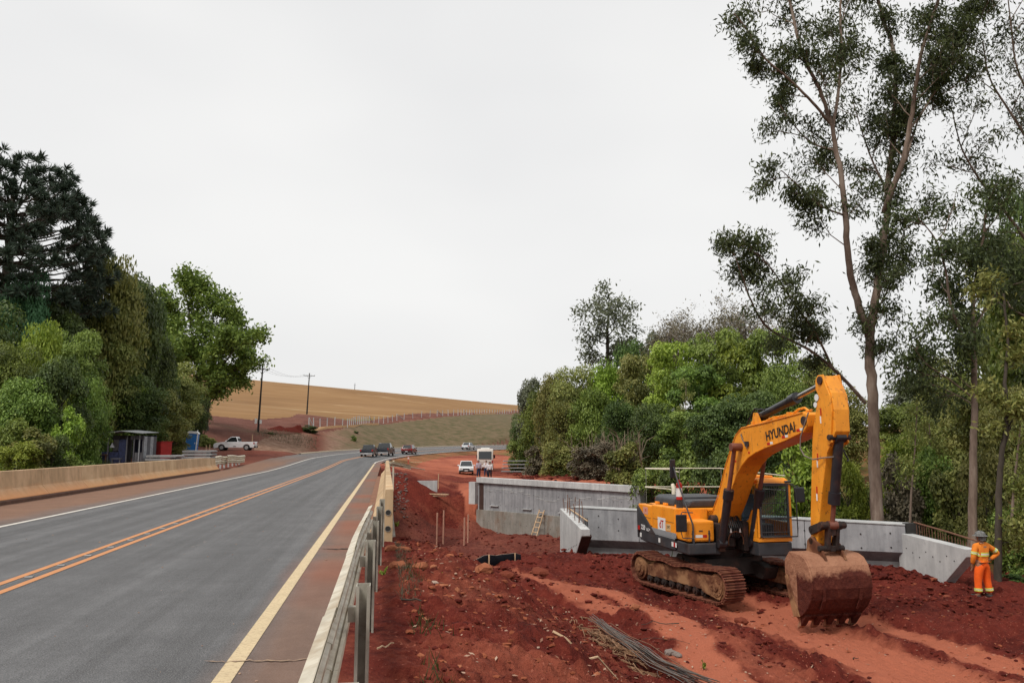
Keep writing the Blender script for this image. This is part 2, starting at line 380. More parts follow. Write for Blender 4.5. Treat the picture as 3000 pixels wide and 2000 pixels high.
def terrain():
    az = np.concatenate([np.arange(-180, -62, 4), np.arange(-62, -30, .6), np.arange(-30, 50, .16), np.arange(50, 76, .6), np.arange(76, 180, 4)])*PI/180
    r = [.3, .8, 1.5, 2.2, 3.0]
    while r[-1] < 1800: r.append(r[-1]*(1.0055 if 7 < r[-1] < 19 else 1.0085 if r[-1] < 45 else 1.011 if r[-1] < 240 else 1.03))
    r = np.array(r); AZ, RD = np.meshgrid(az, r); X = RD*np.sin(AZ); Y = RD*np.cos(AZ); Z = ground_z(X, Y)
    Z = np.where(RD > 900, np.minimum(Z, 30), Z); Z = np.clip(Z, -6, 60)
    nr, na = X.shape; V = np.stack([X, Y, Z], -1).reshape(-1, 3)
    i = np.arange(nr-1)[:, None]*na; j = np.arange(na)[None]; jn = (j+1) % na
    Q = np.stack([i+j, i+na+j, i+na+jn, i+jn], -1).reshape(-1, 4)
    s, t = road_st(X, Y)
    # zone by bearing: field beyond a boundary, bank between road and its top
    bpx = [(150,150,0),(560,150,0),(612,145,0),(730,139,0),(850,150,0),(885,185,0),(1015,180,0),(1100,205,0),(1200,225,0),(1300,245,0),(1400,290,0),(1527,360,0),(1800,400,0)]
    ba = np.array([math.atan2(*at(p, 1250, d)[:2]) for p, d, _ in bpx]); bd = np.array([at(p, 1250, d).xy.length for p, d, _ in bpx])
    fm = (RD > np.interp(AZ, ba, bd)) & (t < -8) & (Y > 20)
    tpx = [(745,112),(800,120),(850,124),(905,130),(1000,146),(1079,183),(1168,205),(1273,219),(1339,235),(1485,320),(1700,380)]
    ta = np.array([math.atan2(*at(p, 1250, d)[:2]) for p, d in tpx]); td = np.array([at(p, 1250, d).xy.length for p, d in tpx])
    bm_ = (AZ > ta[0]) & (RD < np.interp(AZ, ta, td)) & (t < -6.6) & (s > 96)
    dry = dryness(X, Y); nz = fbm(X*.12, Y*.12, 41, 3)
    plat = (t > 4) & (Y > np.interp(X, fwX, fwY)-1)
    dry = np.where(plat, np.clip(.50+nz*.9+.7*fbm(X*.25+Y*.05, Y*.9, 19, 3), 0, 1), dry)
    dry = np.where((t < -5) & ~plat, .22+nz*.5, dry)
    slope = (t > 4.2) & (X < 3.6) & (Y < 17); dry = np.where(slope, np.maximum(dry, .12+.4*fbm(X*.8, Y*.8, 8, 3)), dry)
    cut = (t > 4.2) & (X < 6.6) & (Y > 44) & (Y < 72); dry = np.where(cut, np.clip(.05+.7*fbm(X*.6, Y*.6, 14, 3), 0, 1), dry)
    dry = np.where((t > 4.2) & ~plat & ~cut & (Y > 33), .25+nz*.5, dry)
    grass = np.zeros_like(X)
    grass = np.where((t < -8.5) & (s < 62), .75, grass); grass = np.where((t < -9) & (s >= 62) & (X < -24-.1*Y), .8, grass)
    grass = np.where((X > 22) & (t > 0), 1, grass)
    grass = np.where(plat & (t < 7.5) & (s > 85), .6, grass)
    pole = at(770, 1268, 122); grass = np.maximum(grass, 1.0*np.exp(-(((X-pole.x)/9)**2+((Y-pole.y)/3.5)**2)))
    px_az = np.interp(AZ, ta, [p for p, _ in tpx])
    bgr = sstep(930, 1120, px_az); bdry = np.exp(-((px_az-930)/28)**2)
    grass = np.where(bm_, bgr, grass); dry = np.where(bm_, bdry, dry)
    grass = np.where(fm, .9*np.exp(-((RD-np.interp(AZ, ba, bd))/7)**2)*sstep(880, 920, np.interp(AZ, ba, [p for p, _, _ in bpx]))*(1-sstep(1060, 1120, np.interp(AZ, ba, [p for p, _, _ in bpx]))), grass)
    old = np.where((t < -5) & (s > 58), .95, 0)*(1-.6*np.exp(-((t+10)/4)**2)*(s < 95)); old = np.where((t>4) & ~plat & (Y > 30) & (X < 20), .35, old)
    zone = np.where(fm, 1, np.where(bm_, 2, 0))[:-1].reshape(-1)
    for zi, nm, mt in ((0, 'ground', M_soil), (1, 'field', M_field), (2, 'cut_bank', M_bank)):
        q = Q[zone == zi]; u, inv = np.unique(q, return_inverse=True)
        o = np_mesh(nm, V[u], inv.reshape(q.shape), mt, attrs={'old': old.reshape(-1)[u], 'dry': dry.reshape(-1)[u], 'grass': grass.reshape(-1)[u]}, smooth=(zi != 0) or True)
        tag(o, kind='structure')
terrain()
# ------------------------------------------------------------------ road
def asphalt_mat():
    g = G('asphalt'); uv = g.n('ShaderNodeUVMap', uv_map='st').outputs[0]
    sp = g.n('ShaderNodeSeparateXYZ'); g.l(uv, sp.inputs[0]); s_, t_ = sp.outputs[0], sp.outputs[1]
    long_ = g.noise(1.7, 5, .65, uv, (.018, 1.1, 1)); fine = g.noise(70, 3, .6); mid = g.math('ADD', g.math('MULTIPLY', g.noise(1.1, 6, .75), .7), g.math('MULTIPLY', g.noise(9, 4, .7), .3))
    col = g.ramp(g.math('ADD', g.math('MULTIPLY', long_, .55), g.math('MULTIPLY', mid, .45)), [(.38, (.070, .070, .073)), (.5, (.104, .104, .108)), (.60, (.146, .146, .150))])
    col = g.mix(g.ramp(g.noise(95, 2, .7), [(.54, 0), (.62, .75)]), col, (.25, .24, .23))
    col = g.mix(g.ramp(g.noise(60, 2, .7), [(.57, 0), (.64, .85)]), col, (.04, .038, .037))
    col = g.mix(g.ramp(g.noise(2.3, 4, .8, uv, (.25, 1, 1)), [(.66, 0), (.74, .35)]), col, (.34, .28, .24))
    dust = g.mix(g.ramp(mid, [(.3, 0), (.7, 1)]), (.155, .085, .055), (.25, .135, .085))
    wob = g.math('MULTIPLY', g.math('SUBTRACT', g.noise(.6, 5, .7, uv, (.25, 1, 1)), .5), 1.6)
    tw = g.math('ADD', t_, wob)
    dl = g.n('ShaderNodeMapRange'); dl.inputs[1].default_value = -3.3; dl.inputs[2].default_value = -4.6; g.l(tw, dl.inputs[0])
    dr = g.n('ShaderNodeMapRange'); dr.inputs[1].default_value = 3.2; dr.inputs[2].default_value = 3.75
    g.l(g.math('ADD', t_, g.math('MULTIPLY', wob, .35)), dr.inputs[0])
    nearf = g.n('ShaderNodeMapRange'); nearf.inputs[1].default_value = 70; nearf.inputs[2].default_value = 95; nearf.inputs[3].default_value = 1; nearf.inputs[4].default_value = .15; g.l(s_, nearf.inputs[0])
    fac = g.math('MULTIPLY', g.math('ADD', g.math('MULTIPLY', dl.outputs[0], .92), g.math('MULTIPLY', dr.outputs[0], .66)), nearf.outputs[0])
    col = g.mix(fac, col, dust)
    # redder strip by the bridge parapet and pale band spilled over the line
    rr = g.math('MULTIPLY', dr.outputs[0], g.ramp(g.noise(.5, 2, .5, uv, (.6, .3, 1)), [(.45, 0), (.6, .55)]))
    col = g.mix(rr, col, (.27, .09, .05))
    return g.fin(col, .88, .22, fine, .22, .01)
M_asph = asphalt_mat()
def strip(name, s_arr, t_arr, dz, mat, uv=True, parent=None):
    S, T = np.meshgrid(s_arr, t_arr, indexing='ij'); X, Y = road_xy(S, T); Z = road_z(S, T)+dz
    n, m = S.shape; V = np.stack([X, Y, Z], -1).reshape(-1, 3)
    i = np.arange(n-1)[:, None]*m; j = np.arange(m-1)[None]
    Q = np.stack([i+j, i+j+1, i+m+j+1, i+m+j], -1).reshape(-1, 4)
    o = np_mesh(name, V, Q, mat, parent, smooth=True)
    if uv:
        u = o.data.uv_layers.new(name='st'); st = np.stack([S, T], -1).reshape(-1, 2)[Q.ravel()]
        u.data.foreach_set('uv', st.astype(np.float32).ravel())
    return o
SS = np.concatenate([np.arange(-30, 60, 1.0), np.arange(60, 420, 2.0)])
tag(strip('road', SS, np.concatenate([[-7.0], np.arange(-6.5, 4.1, .5), [4.12]]), 0, M_asph), kind='structure')
def paint(name, c, wear, dirt):
    g = G(name); n = g.noise(30, 5, .8); col = g.ramp(g.noise(5, 4, .6), [(.3, [x*.85 for x in c]), (.7, c)])
    col = g.mix(g.ramp(n, [(wear, 0), (wear+.08, .6)]), col, dirt)
    return g.fin(col, .7, .3, n, .15, .005)
M_yel = paint('cream_line_paint', (.62, .49, .30), .52, (.33, .22, .14)); M_wht = paint('white_line_paint', (.66, .62, .56), .53, (.36, .3, .25))
M_org = paint('orange_line_paint', (.58, .25, .10), .53, (.30, .2, .14))
def line(nm, tc_, wd, mat, s0=-5, s1=400):
    a = SS[(SS >= s0) & (SS <= s1)]; return tag(strip(nm, a, np.array([tc_-wd/2, tc_+wd/2]), .005, mat), kind='structure')
line('edge_line', 3.45, .14, M_yel, -5, 78); line('edge_line', 3.45, .13, M_wht, 79, 400); line('edge_line', -3.53, .13, M_wht)
line('centre_line', -.13, .11, M_org); line('centre_line', .15, .11, M_org)
# narrow kerb along the outside of the bend
g_ = simple('kerb_concrete', (.62, .52, .38), .8, .15)
a_ = np.arange(98, 400, 2.0); kb = MB()
for s0_ in range(len(a_)-1):
    vs = []
    for s_ in (a_[s0_], a_[s0_+1]):
        for t_, z_ in ((-6.5, -.05), (-6.5, .16), (-6.75, .16), (-6.75, -.05)):
            x, y = road_xy(s_, t_); vs.append((float(x), float(y), float(road_z(s_, -6.0))+z_))
    kb.add(vs, [(0, 1, 5, 4), (1, 2, 6, 5), (2, 3, 7, 6)])
tag(kb.build('kerb', g_), kind='structure')

# sand spilt over the shoulder line and the joint at the start of the bridge
M_sand = paint('spilt_sand', (.34, .23, .15), .48, (.17, .11, .08)); M_joint = paint('joint_filler', (.05, .035, .028), .5, (.12, .07, .05))
def patch(nm, s, t0, t1, wd, mat, sd):
    r = np.random.RandomState(sd); T = np.linspace(t0, t1, 26); ctr = s+.05*np.cumsum(r.normal(size=26))*.4; hw = wd*(.25+r.rand(26))*np.sin(np.linspace(.08, PI-.08, 26))**.6
    V = [(XC+t, c-h_, .0095) for t, c, h_ in zip(T, ctr, hw)]+[(XC+t, c+h_, .0095) for t, c, h_ in zip(T, ctr, hw)]
    tag(np_mesh(nm, V, [(i, i+1, 27+i, 26+i) for i in range(25)], mat), kind='structure')
patch('sand_spill', 6.7, 3.2, 4.08, .022, M_sand, 1); patch('bridge_joint', 13.6, 3.55, 4.3, .05, M_joint, 2)
# ------------------------------------------------------------------ concrete works
def concrete_mat(name, lo, mid, hi, streak=True, stain=None, zstain=None):
    g = G(name); n = g.noise(.9, 6, .65); n2 = g.noise(7, 4, .6); st = g.noise(2.2, 4, .6, None, (1.6, 1.6, .22))
    f = g.math('ADD', g.math('MULTIPLY', n, .5), g.math('MULTIPLY', st if streak else n2, .5))
    col = g.ramp(f, [(.34, lo), (.5, mid), (.64, hi)])
    col = g.mix(g.ramp(n2, [(.58, 0), (.7, .3)]), col, [x*.6 for x in lo])
    if stain: col = g.mix(g.ramp(g.noise(.6, 5, .7, None, (1, 1, .5)), [(.52, 0), (.68, .7)]), col, stain)
    if zstain:
        z0, z1, c = zstain; gm = g.n('ShaderNodeNewGeometry'); sp = g.n('ShaderNodeSeparateXYZ'); g.l(gm.outputs['Position'], sp.inputs[0])
        mr = g.n('ShaderNodeMapRange'); mr.inputs[1].default_value = z1; mr.inputs[2].default_value = z0
        g.l(g.math('ADD', sp.outputs[2], g.math('MULTIPLY', g.math('SUBTRACT', n, .5), .35)), mr.inputs[0]); col = g.mix(g.math('MULTIPLY', mr.outputs[0], .85), col, c)
    oi = g.n('ShaderNodeObjectInfo'); col = g.mix(.22, col, g.ramp(oi.outputs['Random'], [(0, .12), (1, .62)]), 'OVERLAY')
    return g.fin(col, .85, .25, g.math('ADD', n2, g.noise(30, 3)), .25, .01)
M_conc = concrete_mat('fresh_concrete', (.19, .19, .20), (.29, .29, .30), (.385, .385, .395))
M_conc2 = concrete_mat('pale_concrete', (.36, .36, .36), (.47, .47, .465), (.58, .58, .57))
M_concg = concrete_mat('stained_concrete', (.17, .16, .14), (.25, .235, .205), (.32, .30, .27), True, (.2, .11, .06))
M_barL = concrete_mat('barrier_concrete', (.40, .27, .16), (.56, .39, .235), (.66, .49, .31), True, None, (.15, .50, (.78, .40, .17)))
M_barR = concrete_mat('parapet_concrete', (.34, .24, .14), (.48, .34, .20), (.60, .44, .28), True, (.46, .24, .1))
M_hole = simple('tie_hole_dark', (.03, .028, .026), .9)
M_dark = simple('painted_shade_brown', (.055, .028, .022), .9, .3)  # dark brown that paints shade into the concrete parts
M_rebar = simple('rusty_rebar', (.16, .075, .045), .8, .4, 30)
M_wood = simple('raw_timber', (.52, .36, .22), .8, .3, 12, stretch=(1, 1, .1))
M_gal = simple('galvanised_steel', (.56, .51, .41), .5, .2, 6, .5, .1, .05, (.34, .25, .15), 2.2, .44, .66)
M_gal2 = simple('dull_galvanised_post', (.38, .36, .30), .6, .25, 5, .4, .15, .2, (.16, .12, .09), 4)
M_cream = simple('dusty_cream_steel', (.62, .56, .44), .5, .15, 5, .4, .1, 0, (.45, .34, .22), 4, .5, .75)
def wallpts(a, b, o, side=1):
    a = Vector(a[:2]); b = Vector(b[:2]); d = (b-a).normalized(); n = Vector((-d.y, d.x))*side
    return a+n*o, b+n*o, d, n
def slab_between(mb, a, b, o0, o1, za0, za1, zb0, zb1):
    """wall piece from a to b, offsets o0..o1 across, heights at a and at b"""
    p0, q0, _, _ = wallpts(a, b, o0); p1, q1, _, _ = wallpts(a, b, o1)
    vs = [(p0.x, p0.y, za0), (q0.x, q0.y, zb0), (q1.x, q1.y, zb0), (p1.x, p1.y, za0), (p0.x, p0.y, za1), (q0.x, q0.y, zb1), (q1.x, q1.y, zb1), (p1.x, p1.y, za1)]
    return mb.add(vs, [(0, 1, 2, 3), (4, 5, 6, 7), (0, 1, 5, 4), (1, 2, 6, 5), (2, 3, 7, 6), (3, 0, 4, 7)])
def lerp2(a, b, t): return (a[0]+(b[0]-a[0])*t, a[1]+(b[1]-a[1])*t)
def holes(mb, a, b, lst, off, r=.022):
    for t, z in lst:
        p = lerp2(a, b, t); _, _, d, n = wallpts(a, b, 0); q = Vector((*p, z))+Vector((n.x, n.y, 0))*off
        mb.cyl(q, q-Vector((n.x, n.y, 0))*.012, r, 8)
# ---- far abutment (the wall faces the camera: normal towards -n)
FA, FB = (7.5, 64.2), (16.05, 47.9)
fa = empty('bridge_abutment', (0, 0, 0)); tag(fa, 'long grey concrete abutment wall across the gully, with a wooden ladder leaning on it', 'abutment', 'bridge abutments under construction')
npan = 5
for i in range(npan):
    A_, B_ = lerp2(FA, FB, i/npan+(.0006 if i else 0)), lerp2(FA, FB, (i+1)/npan-.0006)
    m = MB(); slab_between(m, A_, B_, .06, .5, -3.42+.06*i, -1.22, -3.36+.06*i, -1.22); m.build('wall_panel', M_conc, fa, .008)
    m = MB(); slab_between(m, A_, B_, -.10, .5, -5.6, -3.40+.06*i, -5.6, -3.34+.06*i); m.build('footing_panel', M_concg, fa, .01)
    m = MB(); slab_between(m, A_, B_, -.12, .55, -1.22, -.8, -1.22, -.8); m.build('cap_beam', M_conc2, fa, .012)
m = MB()
for i in range(26):
    for z in (-1.9, -2.9, -4.2): holes(m, FA, FB, [((i+.5)/26, z)], .05 if z > -3.4 else -.11)
tag(m.build('tie_holes', M_hole, fa), kind='stuff')
m = MB(); slab_between(m, lerp2(FA, FB, .012), lerp2(FA, FB, .045), .035, .3, -3.4, -1.3, -3.4, -1.3); m.build('shade_strip', M_dark, fa)  # flat dark strip painting the shade of a wall recess
for t in (.10, .33, .56):
    m = MB(); p = lerp2(FA, FB, t); q = lerp2(FA, FB, t+.06); slab_between(m, p, q, -.06, .07, -3.02, -2.96, -3.0, -2.94); m.build('form_bracket', M_conc2, fa)
m = MB()
rr = random.Random(4)
for i in range(60):
    t = rr.random()*.95+.02; z = -1.95+.25*math.sin(t*9)+rr.uniform(-.12, .12); l_ = rr.uniform(.01, .05)
    slab_between(m, lerp2(FA, FB, t), lerp2(FA, FB, min(t+l_, .99)), .045, .1, z, z+.05, z+.01, z+.06)
tag(m.build('cold_joint', M_conc2, fa), kind='stuff')
m = MB(); slab_between(m, (6.85, 64.8), (7.3, 64.3), 0, .4, -3, -1.2, -3, -1.2); m.build('side_shutter', M_conc2, fa)
# return wall at the right end
m = MB(); slab_between(m, FB, (17.4, 50.2), 0, .4, -5, -.8, -5, -.86); m.build('wing_wall', M_conc, fa, .01)
# ladder
def ladder():
    t = .47; p = lerp2(FA, FB, t); _, _, d, n = wallpts(FA, FB, 0); z0 = gz(p[0]-n.x*.9, p[1]-n.y*.9)
    z0 = min(z0, -4.6)
    e = empty('wooden_ladder', (p[0], p[1], z0)); tag(e, 'light timber ladder leaning against the far abutment wall', 'ladder')
    d3 = Vector((d.x, d.y, 0)); n3 = Vector((n.x, n.y, 0)); H = -3.15-z0+.25
    f = lambda s, z: d3*s-n3*(.75*(1-z/H)+.16)+Vector((0, 0, z))
    for s in (-.3, .3): m = MB(); m.tube([f(s, 0), f(s*.93, H)], .045, 6); m.build('rail', M_wood, e)
    for k in range(5): z = .22+k*(H-.4)/4; m = MB(); m.tube([f(-.33, z), f(.33, z)], .04, 6); m.build('rung', M_wood, e)
ladder()
# ---- near abutment
NA, NB = (7.6, 31.8), (16.5, 22.9)
na = empty('bridge_abutment', (0, 0, 0)); tag(na, 'near grey concrete abutment wall behind the excavator, with pale wing walls at both ends', 'abutment', 'bridge abutments under construction')
npan = 4
for i in range(npan):
    A_, B_ = lerp2(NA, NB, i/npan+(.0007 if i else 0)), lerp2(NA, NB, (i+1)/npan-.0007); b0 = -2.08+.42*i/npan; b1 = -2.08+.42*(i+1)/npan
    m = MB(); slab_between(m, A_, B_, .0, .75, b0, -.8, b1, -.8); m.build('wall_panel', M_conc, na, .012)
    m = MB()   # tapered underside of the corbel
    p0, q0, _, _ = wallpts(A_, B_, 0.004); p1, q1, _, _ = wallpts(A_, B_, .42); p2, q2, _, _ = wallpts(A_, B_, .75)
    m.add([(p0.x, p0.y, b0), (q0.x, q0.y, b1), (p1.x, p1.y, b0-.34), (q1.x, q1.y, b1-.34), (p2.x, p2.y, b0-.34), (q2.x, q2.y, b1-.34), (p2.x, p2.y, b0), (q2.x, q2.y, b1)], [(0, 1, 3, 2), (2, 3, 5, 4), (0, 2, 4, 6), (1, 3, 5, 7)])
    m.build('corbel', M_conc, na)
    m = MB(); slab_between(m, A_, B_, .422, .748, -5, b0-.34, -5, b1-.34); m.build('footing_panel', M_conc2, na)
m = MB()
for i in range(14):
    for z in (-1.15, -1.6): holes(m, NA, NB, [((i+.5)/14, z+.08*(i % 2))], -.008, .026)
holes(m, NA, NB, [(.9, -2.25), (.97, -2.3), (.84, -2.2)], .41, .02)
tag(m.build('tie_holes', M_hole, na), kind='stuff')
m = MB(); slab_between(m, NA, NB, -.03, .78, -.8+.002, -.77, -.798, -.77); m.build('cap_edge', M_conc2, na)
def wing(x0, y0, y1, ztop0, ztop1, zend, ybot, zbot, th, name='wing_wall'):
    """wing wall parallel to the road: full height at y0, cut back diagonally towards y1"""
    pr = [(y0, ztop0), (y1, ztop1), (y1, zend), (ybot, zbot), (ybot+.15, -4.5), (y0, -4.5)]
    m = MB(); m.prism(pr, x0, x0+th, 'x'); o = m.build(name, M_conc2, na, .015); return o
wing(7.25, 32.2, 28.6, -.86, -1.36, -1.62, 29.9, -2.75, .34)
wing(16.42, 23.2, 20.2, -1.05, -1.2, -1.42, 21.4, -2.5, .36)
m = MB(); m.prism([(28.56, -1.62), (29.86, -2.74), (30.0, -4), (29.95, -2.7), (28.65, -1.56)], 7.27, 7.65, 'x'); m.build('shade_strip', M_dark, na)  # underside of the wing's diagonal cut, its shade painted dark brown
m = MB()
for i in range(9): holes(m, (7.25, 31.8), (7.25, 28.8), [(.12+i*.09, -2.0-.13*(8-i)*.5)], -.006, .02)
for i in range(8): y = 22.8-i*.3; m.cyl((16.425, y, -1.5-.1*(i % 3)), (16.412, y, -1.5-.1*(i % 3)), .02, 8)
tag(m.build('tie_holes', M_hole, na), kind='stuff')
for i, (y, x) in enumerate([(31.0, 7.2), (30.8, 7.3), (30.6, 7.2), (30.35, 7.3), (30.1, 7.2), (29.7, 7.3), (29.3, 7.22), (28.9, 7.3), (28.6, 7.2), (28.3, 7.3)]):
    x += .15; y += .75; m = MB(); m.tube([(x, y, -1.2), (x+.02*(i % 3-1), y, -.72+.1*math.sin(i*2.1)), (x+.05*(i % 3-1), y+.03, -.42+.16*math.sin(i*1.7))], .014, 5); m.build('rebar', M_rebar, na)
for y in (29.1, 29.4): m = MB(); m.box(7.6, 7.64, y, y+.06, -1.5, -1.0); m.build('form_post', M_hole, na)
m = MB(); m.tube([(7.5, 31.6, -.82), (7.55, 30.2, -.96), (7.57, 28.9, -1.08)], .03, 6); m.build('timber_strip', M_wood, na)
# thin rebar mat rising behind the right wing
m = MB()
for i in range(22): y = 22.9-i*.12; m.tube([(16.9, y, -1.4), (16.9+.02*math.sin(i), y, -.74-.018*i)], .011, 4)
m.tube([(16.9, 23.0, -.72), (16.9, 21.5, -.86), (16.9, 20.3, -1.0)], .03, 6); m.build('rebar_mat', M_rebar, na)
m = MB(); m.box(16.55, 16.95, 22.9, 23.1, -1.2, -.74); m.build('dark_shutter', M_hole, na)
# hand rail lengths beyond the gully
rl = empty('temporary_handrail', (0, 0, 0)); tag(rl, 'thin pale two-bar handrail standing in front of the trees behind the excavator', 'handrail')
for zz, (y0, y1, y2) in ((0, (1371, 1374, 1378)), (1, (1425, 1432, 1436))):
    m = MB(); m.tube([at(1890, y0+1, 35), at(1960, y1, 34), at(1988, y2+4, 33)], .026, 6); m.build('rail', M_cream, rl)
    m = MB(); m.tube([at(1890, y0, 35), at(2110, y0, 34), at(2300, y0+22 if zz == 0 else y0+10, 33)], .022, 6); m.build('rail', M_cream, rl)
for px in (1892, 1990, 2112, 2296):
    p = at(px, 1371, 35 if px < 1900 else 33.05 if px < 2000 else 34 if px < 2200 else 33.05); m = MB(); m.tube([(p.x, p.y, gz(p.x, p.y)-.2), (p.x, p.y, p.z-.02)], .010, 5); m.build('post', M_gal2, rl)
# ---- parapet on the right-hand edge of the old bridge
pp = empty('bridge_parapet', (0, 15, 0)); tag(pp, 'ochre stained concrete parapet beyond the near guardrail, with two dark round holes in its end', 'parapet')
prof = [(.15, -.10), (.15, .90), (0.0, .90), (-.07, .36), (-.27, .12), (-.27, -.10)]
ys = [15.1+i*3.9 for i in range(9)]
for i in range(8):
    m = MB(); M_ = Matrix.Translation((0, -15, 0)); m.prism(prof, ys[i]+(.012 if i else 0), ys[i+1]-.012, 'y', M_)
    m.build('parapet_segment', M_barR, pp, .012)
m = MB(); m.prism([(.22, -.9), (.22, -.10), (-.3, -.10), (-.3, -.9)], .12, 31.2, 'y'); m.build('deck_edge', M_concg, pp)
m = MB(); m.box(-.52, -.28, -2, 31.2, -.3, -.004); m.build('deck_strip', simple('dusty_shoulder', (.22, .105, .062), .9, .3, 3), pp)
m = MB(); m.cyl((.06, .09, .46), (.06, .2, .46), .047, 16); m.build('pipe_hole', M_hole, pp)
m = MB(); m.cyl((.06, .09, .16), (.06, .2, .16), .047, 16); m.build('pipe_hole', M_hole, pp)
for z in (.46, .16):
    m = MB()
    m.tube([Vector((.06+.052*math.cos(a), .092, z+.052*math.sin(a))) for a in [k*PI/8 for k in range(17)]], .006, 5, False); m.build('pipe_rim', M_concg, pp)
# ---- left barrier
lb = empty('concrete_barrier', (-11.6, 20, 0)); tag(lb, 'long tan concrete road barrier along the left shoulder, orange dust on its foot', 'barrier')
prL = [(-.2, -.3), (-.2, .95), (0.02, .95), (.09, .42), (.34, .14), (.34, -.1), (-.0, -.3)]
def bx_(y): return -11.42-.0145*(y-20)
y = 57.6
k = 0
while y > -8:
    y1 = y; y0 = y-3.63; m = MB(); n = len(prL)
    vs = [(bx_(y0+.012)+a+11.6, y0+.012-20, c+.01) for a, c in prL]+[(bx_(y1-.012)+a+11.6, y1-.012-20, c+.01) for a, c in prL]
    if k == 0: vs = [(v[0]-(0 if i < n else .0), v[1], v[2] if i < n or v[2] < .5 else v[2]-.06) for i, v in enumerate(vs)]
    m.add(vs, [tuple(range(n)), tuple(range(2*n-1, n-1, -1))]+[(i, i+n, (i+1) % n+n, (i+1) % n) for i in range(n)])
    m.build('barrier_segment', M_barL, lb, .012); y = y0; k += 1
M_kb = simple('muddy_kerb', (.10, .05, .034), .95, .3, 5)
m = MB(); m.add([(bx_(a)+o+11.6, a-20, z) for a in (-8, 57.4) for o, z in ((.345, -.1), (.345, .13), (.44, .10), (.47, -.1))], [(0, 1, 5, 4), (1, 2, 6, 5), (2, 3, 7, 6), (0, 1, 2, 3), (4, 5, 6, 7)])
m.build('mud_strip', M_kb, lb)
# ---- W-beam rails
WB = [(0, 0), (.015, .03), (.08, .055), (.085, .105), (.012, .14), (.012, .17), (.085, .205), (.08, .255), (.015, .28), (0, .31)]
def wbeam(path, ztop, side, mat, parent, name='rail', bend=None):
    """path: plan points; side: +1 ribs to the right of travel"""
    m = MB(); n = len(WB); rings = []
    for i, p in enumerate(path):
        a = Vector(path[max(i-1, 0)][:2]); b = Vector(path[min(i+1, len(path)-1)][:2]); d = (b-a).normalized(); nn = Vector((d.y, -d.x))*side
        zt = ztop if len(p) < 3 else p[2]
        for th in (0, .006): rings += [(p[0]+nn.x*(o-th), p[1]+nn.y*(o-th), zt-.31+z) for o, z in WB]
    fs = []
    for i in range(len(path)-1):
        for th in (0, 1):
            a = (2*i+th)*n; b = (2*i+2+th)*n
            fs += [(a+k, a+k+1, b+k+1, b+k) for k in range(n-1)]
    for e_ in (0, (len(path)-1)*2*n): fs += [(e_+k, e_+k+1, e_+n+k+1, e_+n+k) for k in range(n-1)]
    m.add(rings, fs); return m.build(name, mat, parent, smooth=True)
def cpost(parent, x, y, z0, z1, mat, w_=.095, d_=.13):
    m = MB(); m.box(x-w_/2, x+w_/2, y+d_-.006, y+d_, z0, z1); m.box(x-w_/2, x-w_/2+.006, y, y+d_-.0062, z0, z1); m.box(x+w_/2-.006, x+w_/2, y, y+d_-.0062, z0, z1)
    m.box(x-w_/2+.0061, x-w_/2+.022, y, y+.005, z0, z1); m.box(x+w_/2-.022, x+w_/2-.0061, y, y+.005, z0, z1)
    return m.build('post', mat, parent)
gr = empty('guardrail', (-.3, 1, 0)); tag(gr, 'near galvanised W-beam guardrail running up to the ochre bridge parapet', 'guardrail')
gx = lambda y: -.27+.013*max(y-9, 0)**1.1
ends = [-1.4, 1.6, 4.62, 7.64, 10.66, 13.7]
for i in range(5):
    y0, y1 = ends[i], ends[i+1]+(.32 if i < 4 else 0); off = .007*(i % 2)
    pth = [(gx(y)+.3-off, y-1, .74) for y in np.linspace(y0, y1, 6)]
    wbeam(pth, .74, -1, M_gal, gr)
    for dy in (-.06, .06):
        for dz in (.08, .23):
            m = MB(); X = gx(y1)+.3; q = Vector((X-.055-off, y1-1-.16+dy*1.6, .74-.31+dz)); m.ball(q, .017, 8, 4, .9); m.build('bolt', M_gal2, gr)
for i, y in enumerate([.75, 3.15, 5.5, 7.95, 10.1, 12.4, 14.3]):
    xo = gx(y)+.3+.135; cpost(gr, xo, y-1, -.5, .76+(.01 if i % 2 else 0), M_gal2)
    m = MB(); m.box(xo-.10, xo-.0475, y-1+.03, y-1+.09, .52, .62); m.build('spacer', M_gal2, gr)
# splayed lower backing plate seen from behind
for i in range(5):
    y0, y1 = ends[i], ends[i+1]; m = MB(); m.prism([(gx(y0)+.305, .40), (gx(y0)+.33, .40), (gx(y0)+.33, .46), (gx(y0)+.305, .46)], y0-1, y1-1.01, 'y'); m.build('rear_lip', M_cream, gr)
# left terminal: two overlapping rails and short posts
lt = empty('guardrail', (-12.2, 58, .2)); tag(lt, 'short cream guardrail with two overlapping lengths at the far end of the tan barrier', 'guardrail')
for i, (p, q) in enumerate([((-12.0, 57.7), (-12.15, 62.8)), ((-12.05, 62.3), (-11.9, 68.8))]):
    pts = []
    for k in range(9): t_ = k/8; pts.append((p[0]+(q[0]-p[0])*t_+12.2+.12*math.sin(t_*PI*2), p[1]+(q[1]-p[1])*t_-58, .82+.05*math.sin(t_*5+i)))
    wbeam(pts, .8, 1, M_cream, lt); wbeam([(a-.02, b, c-.33) for a, b, c in pts], .5, 1, M_cream, lt)
for y in (58.2, 59.6, 61, 62.4, 64, 65.6, 67.2, 68.5): m = MB(); m.box(-.12, .0, y-58, y-58+.12, -.6, .62); m.build('post', M_conc2, lt)
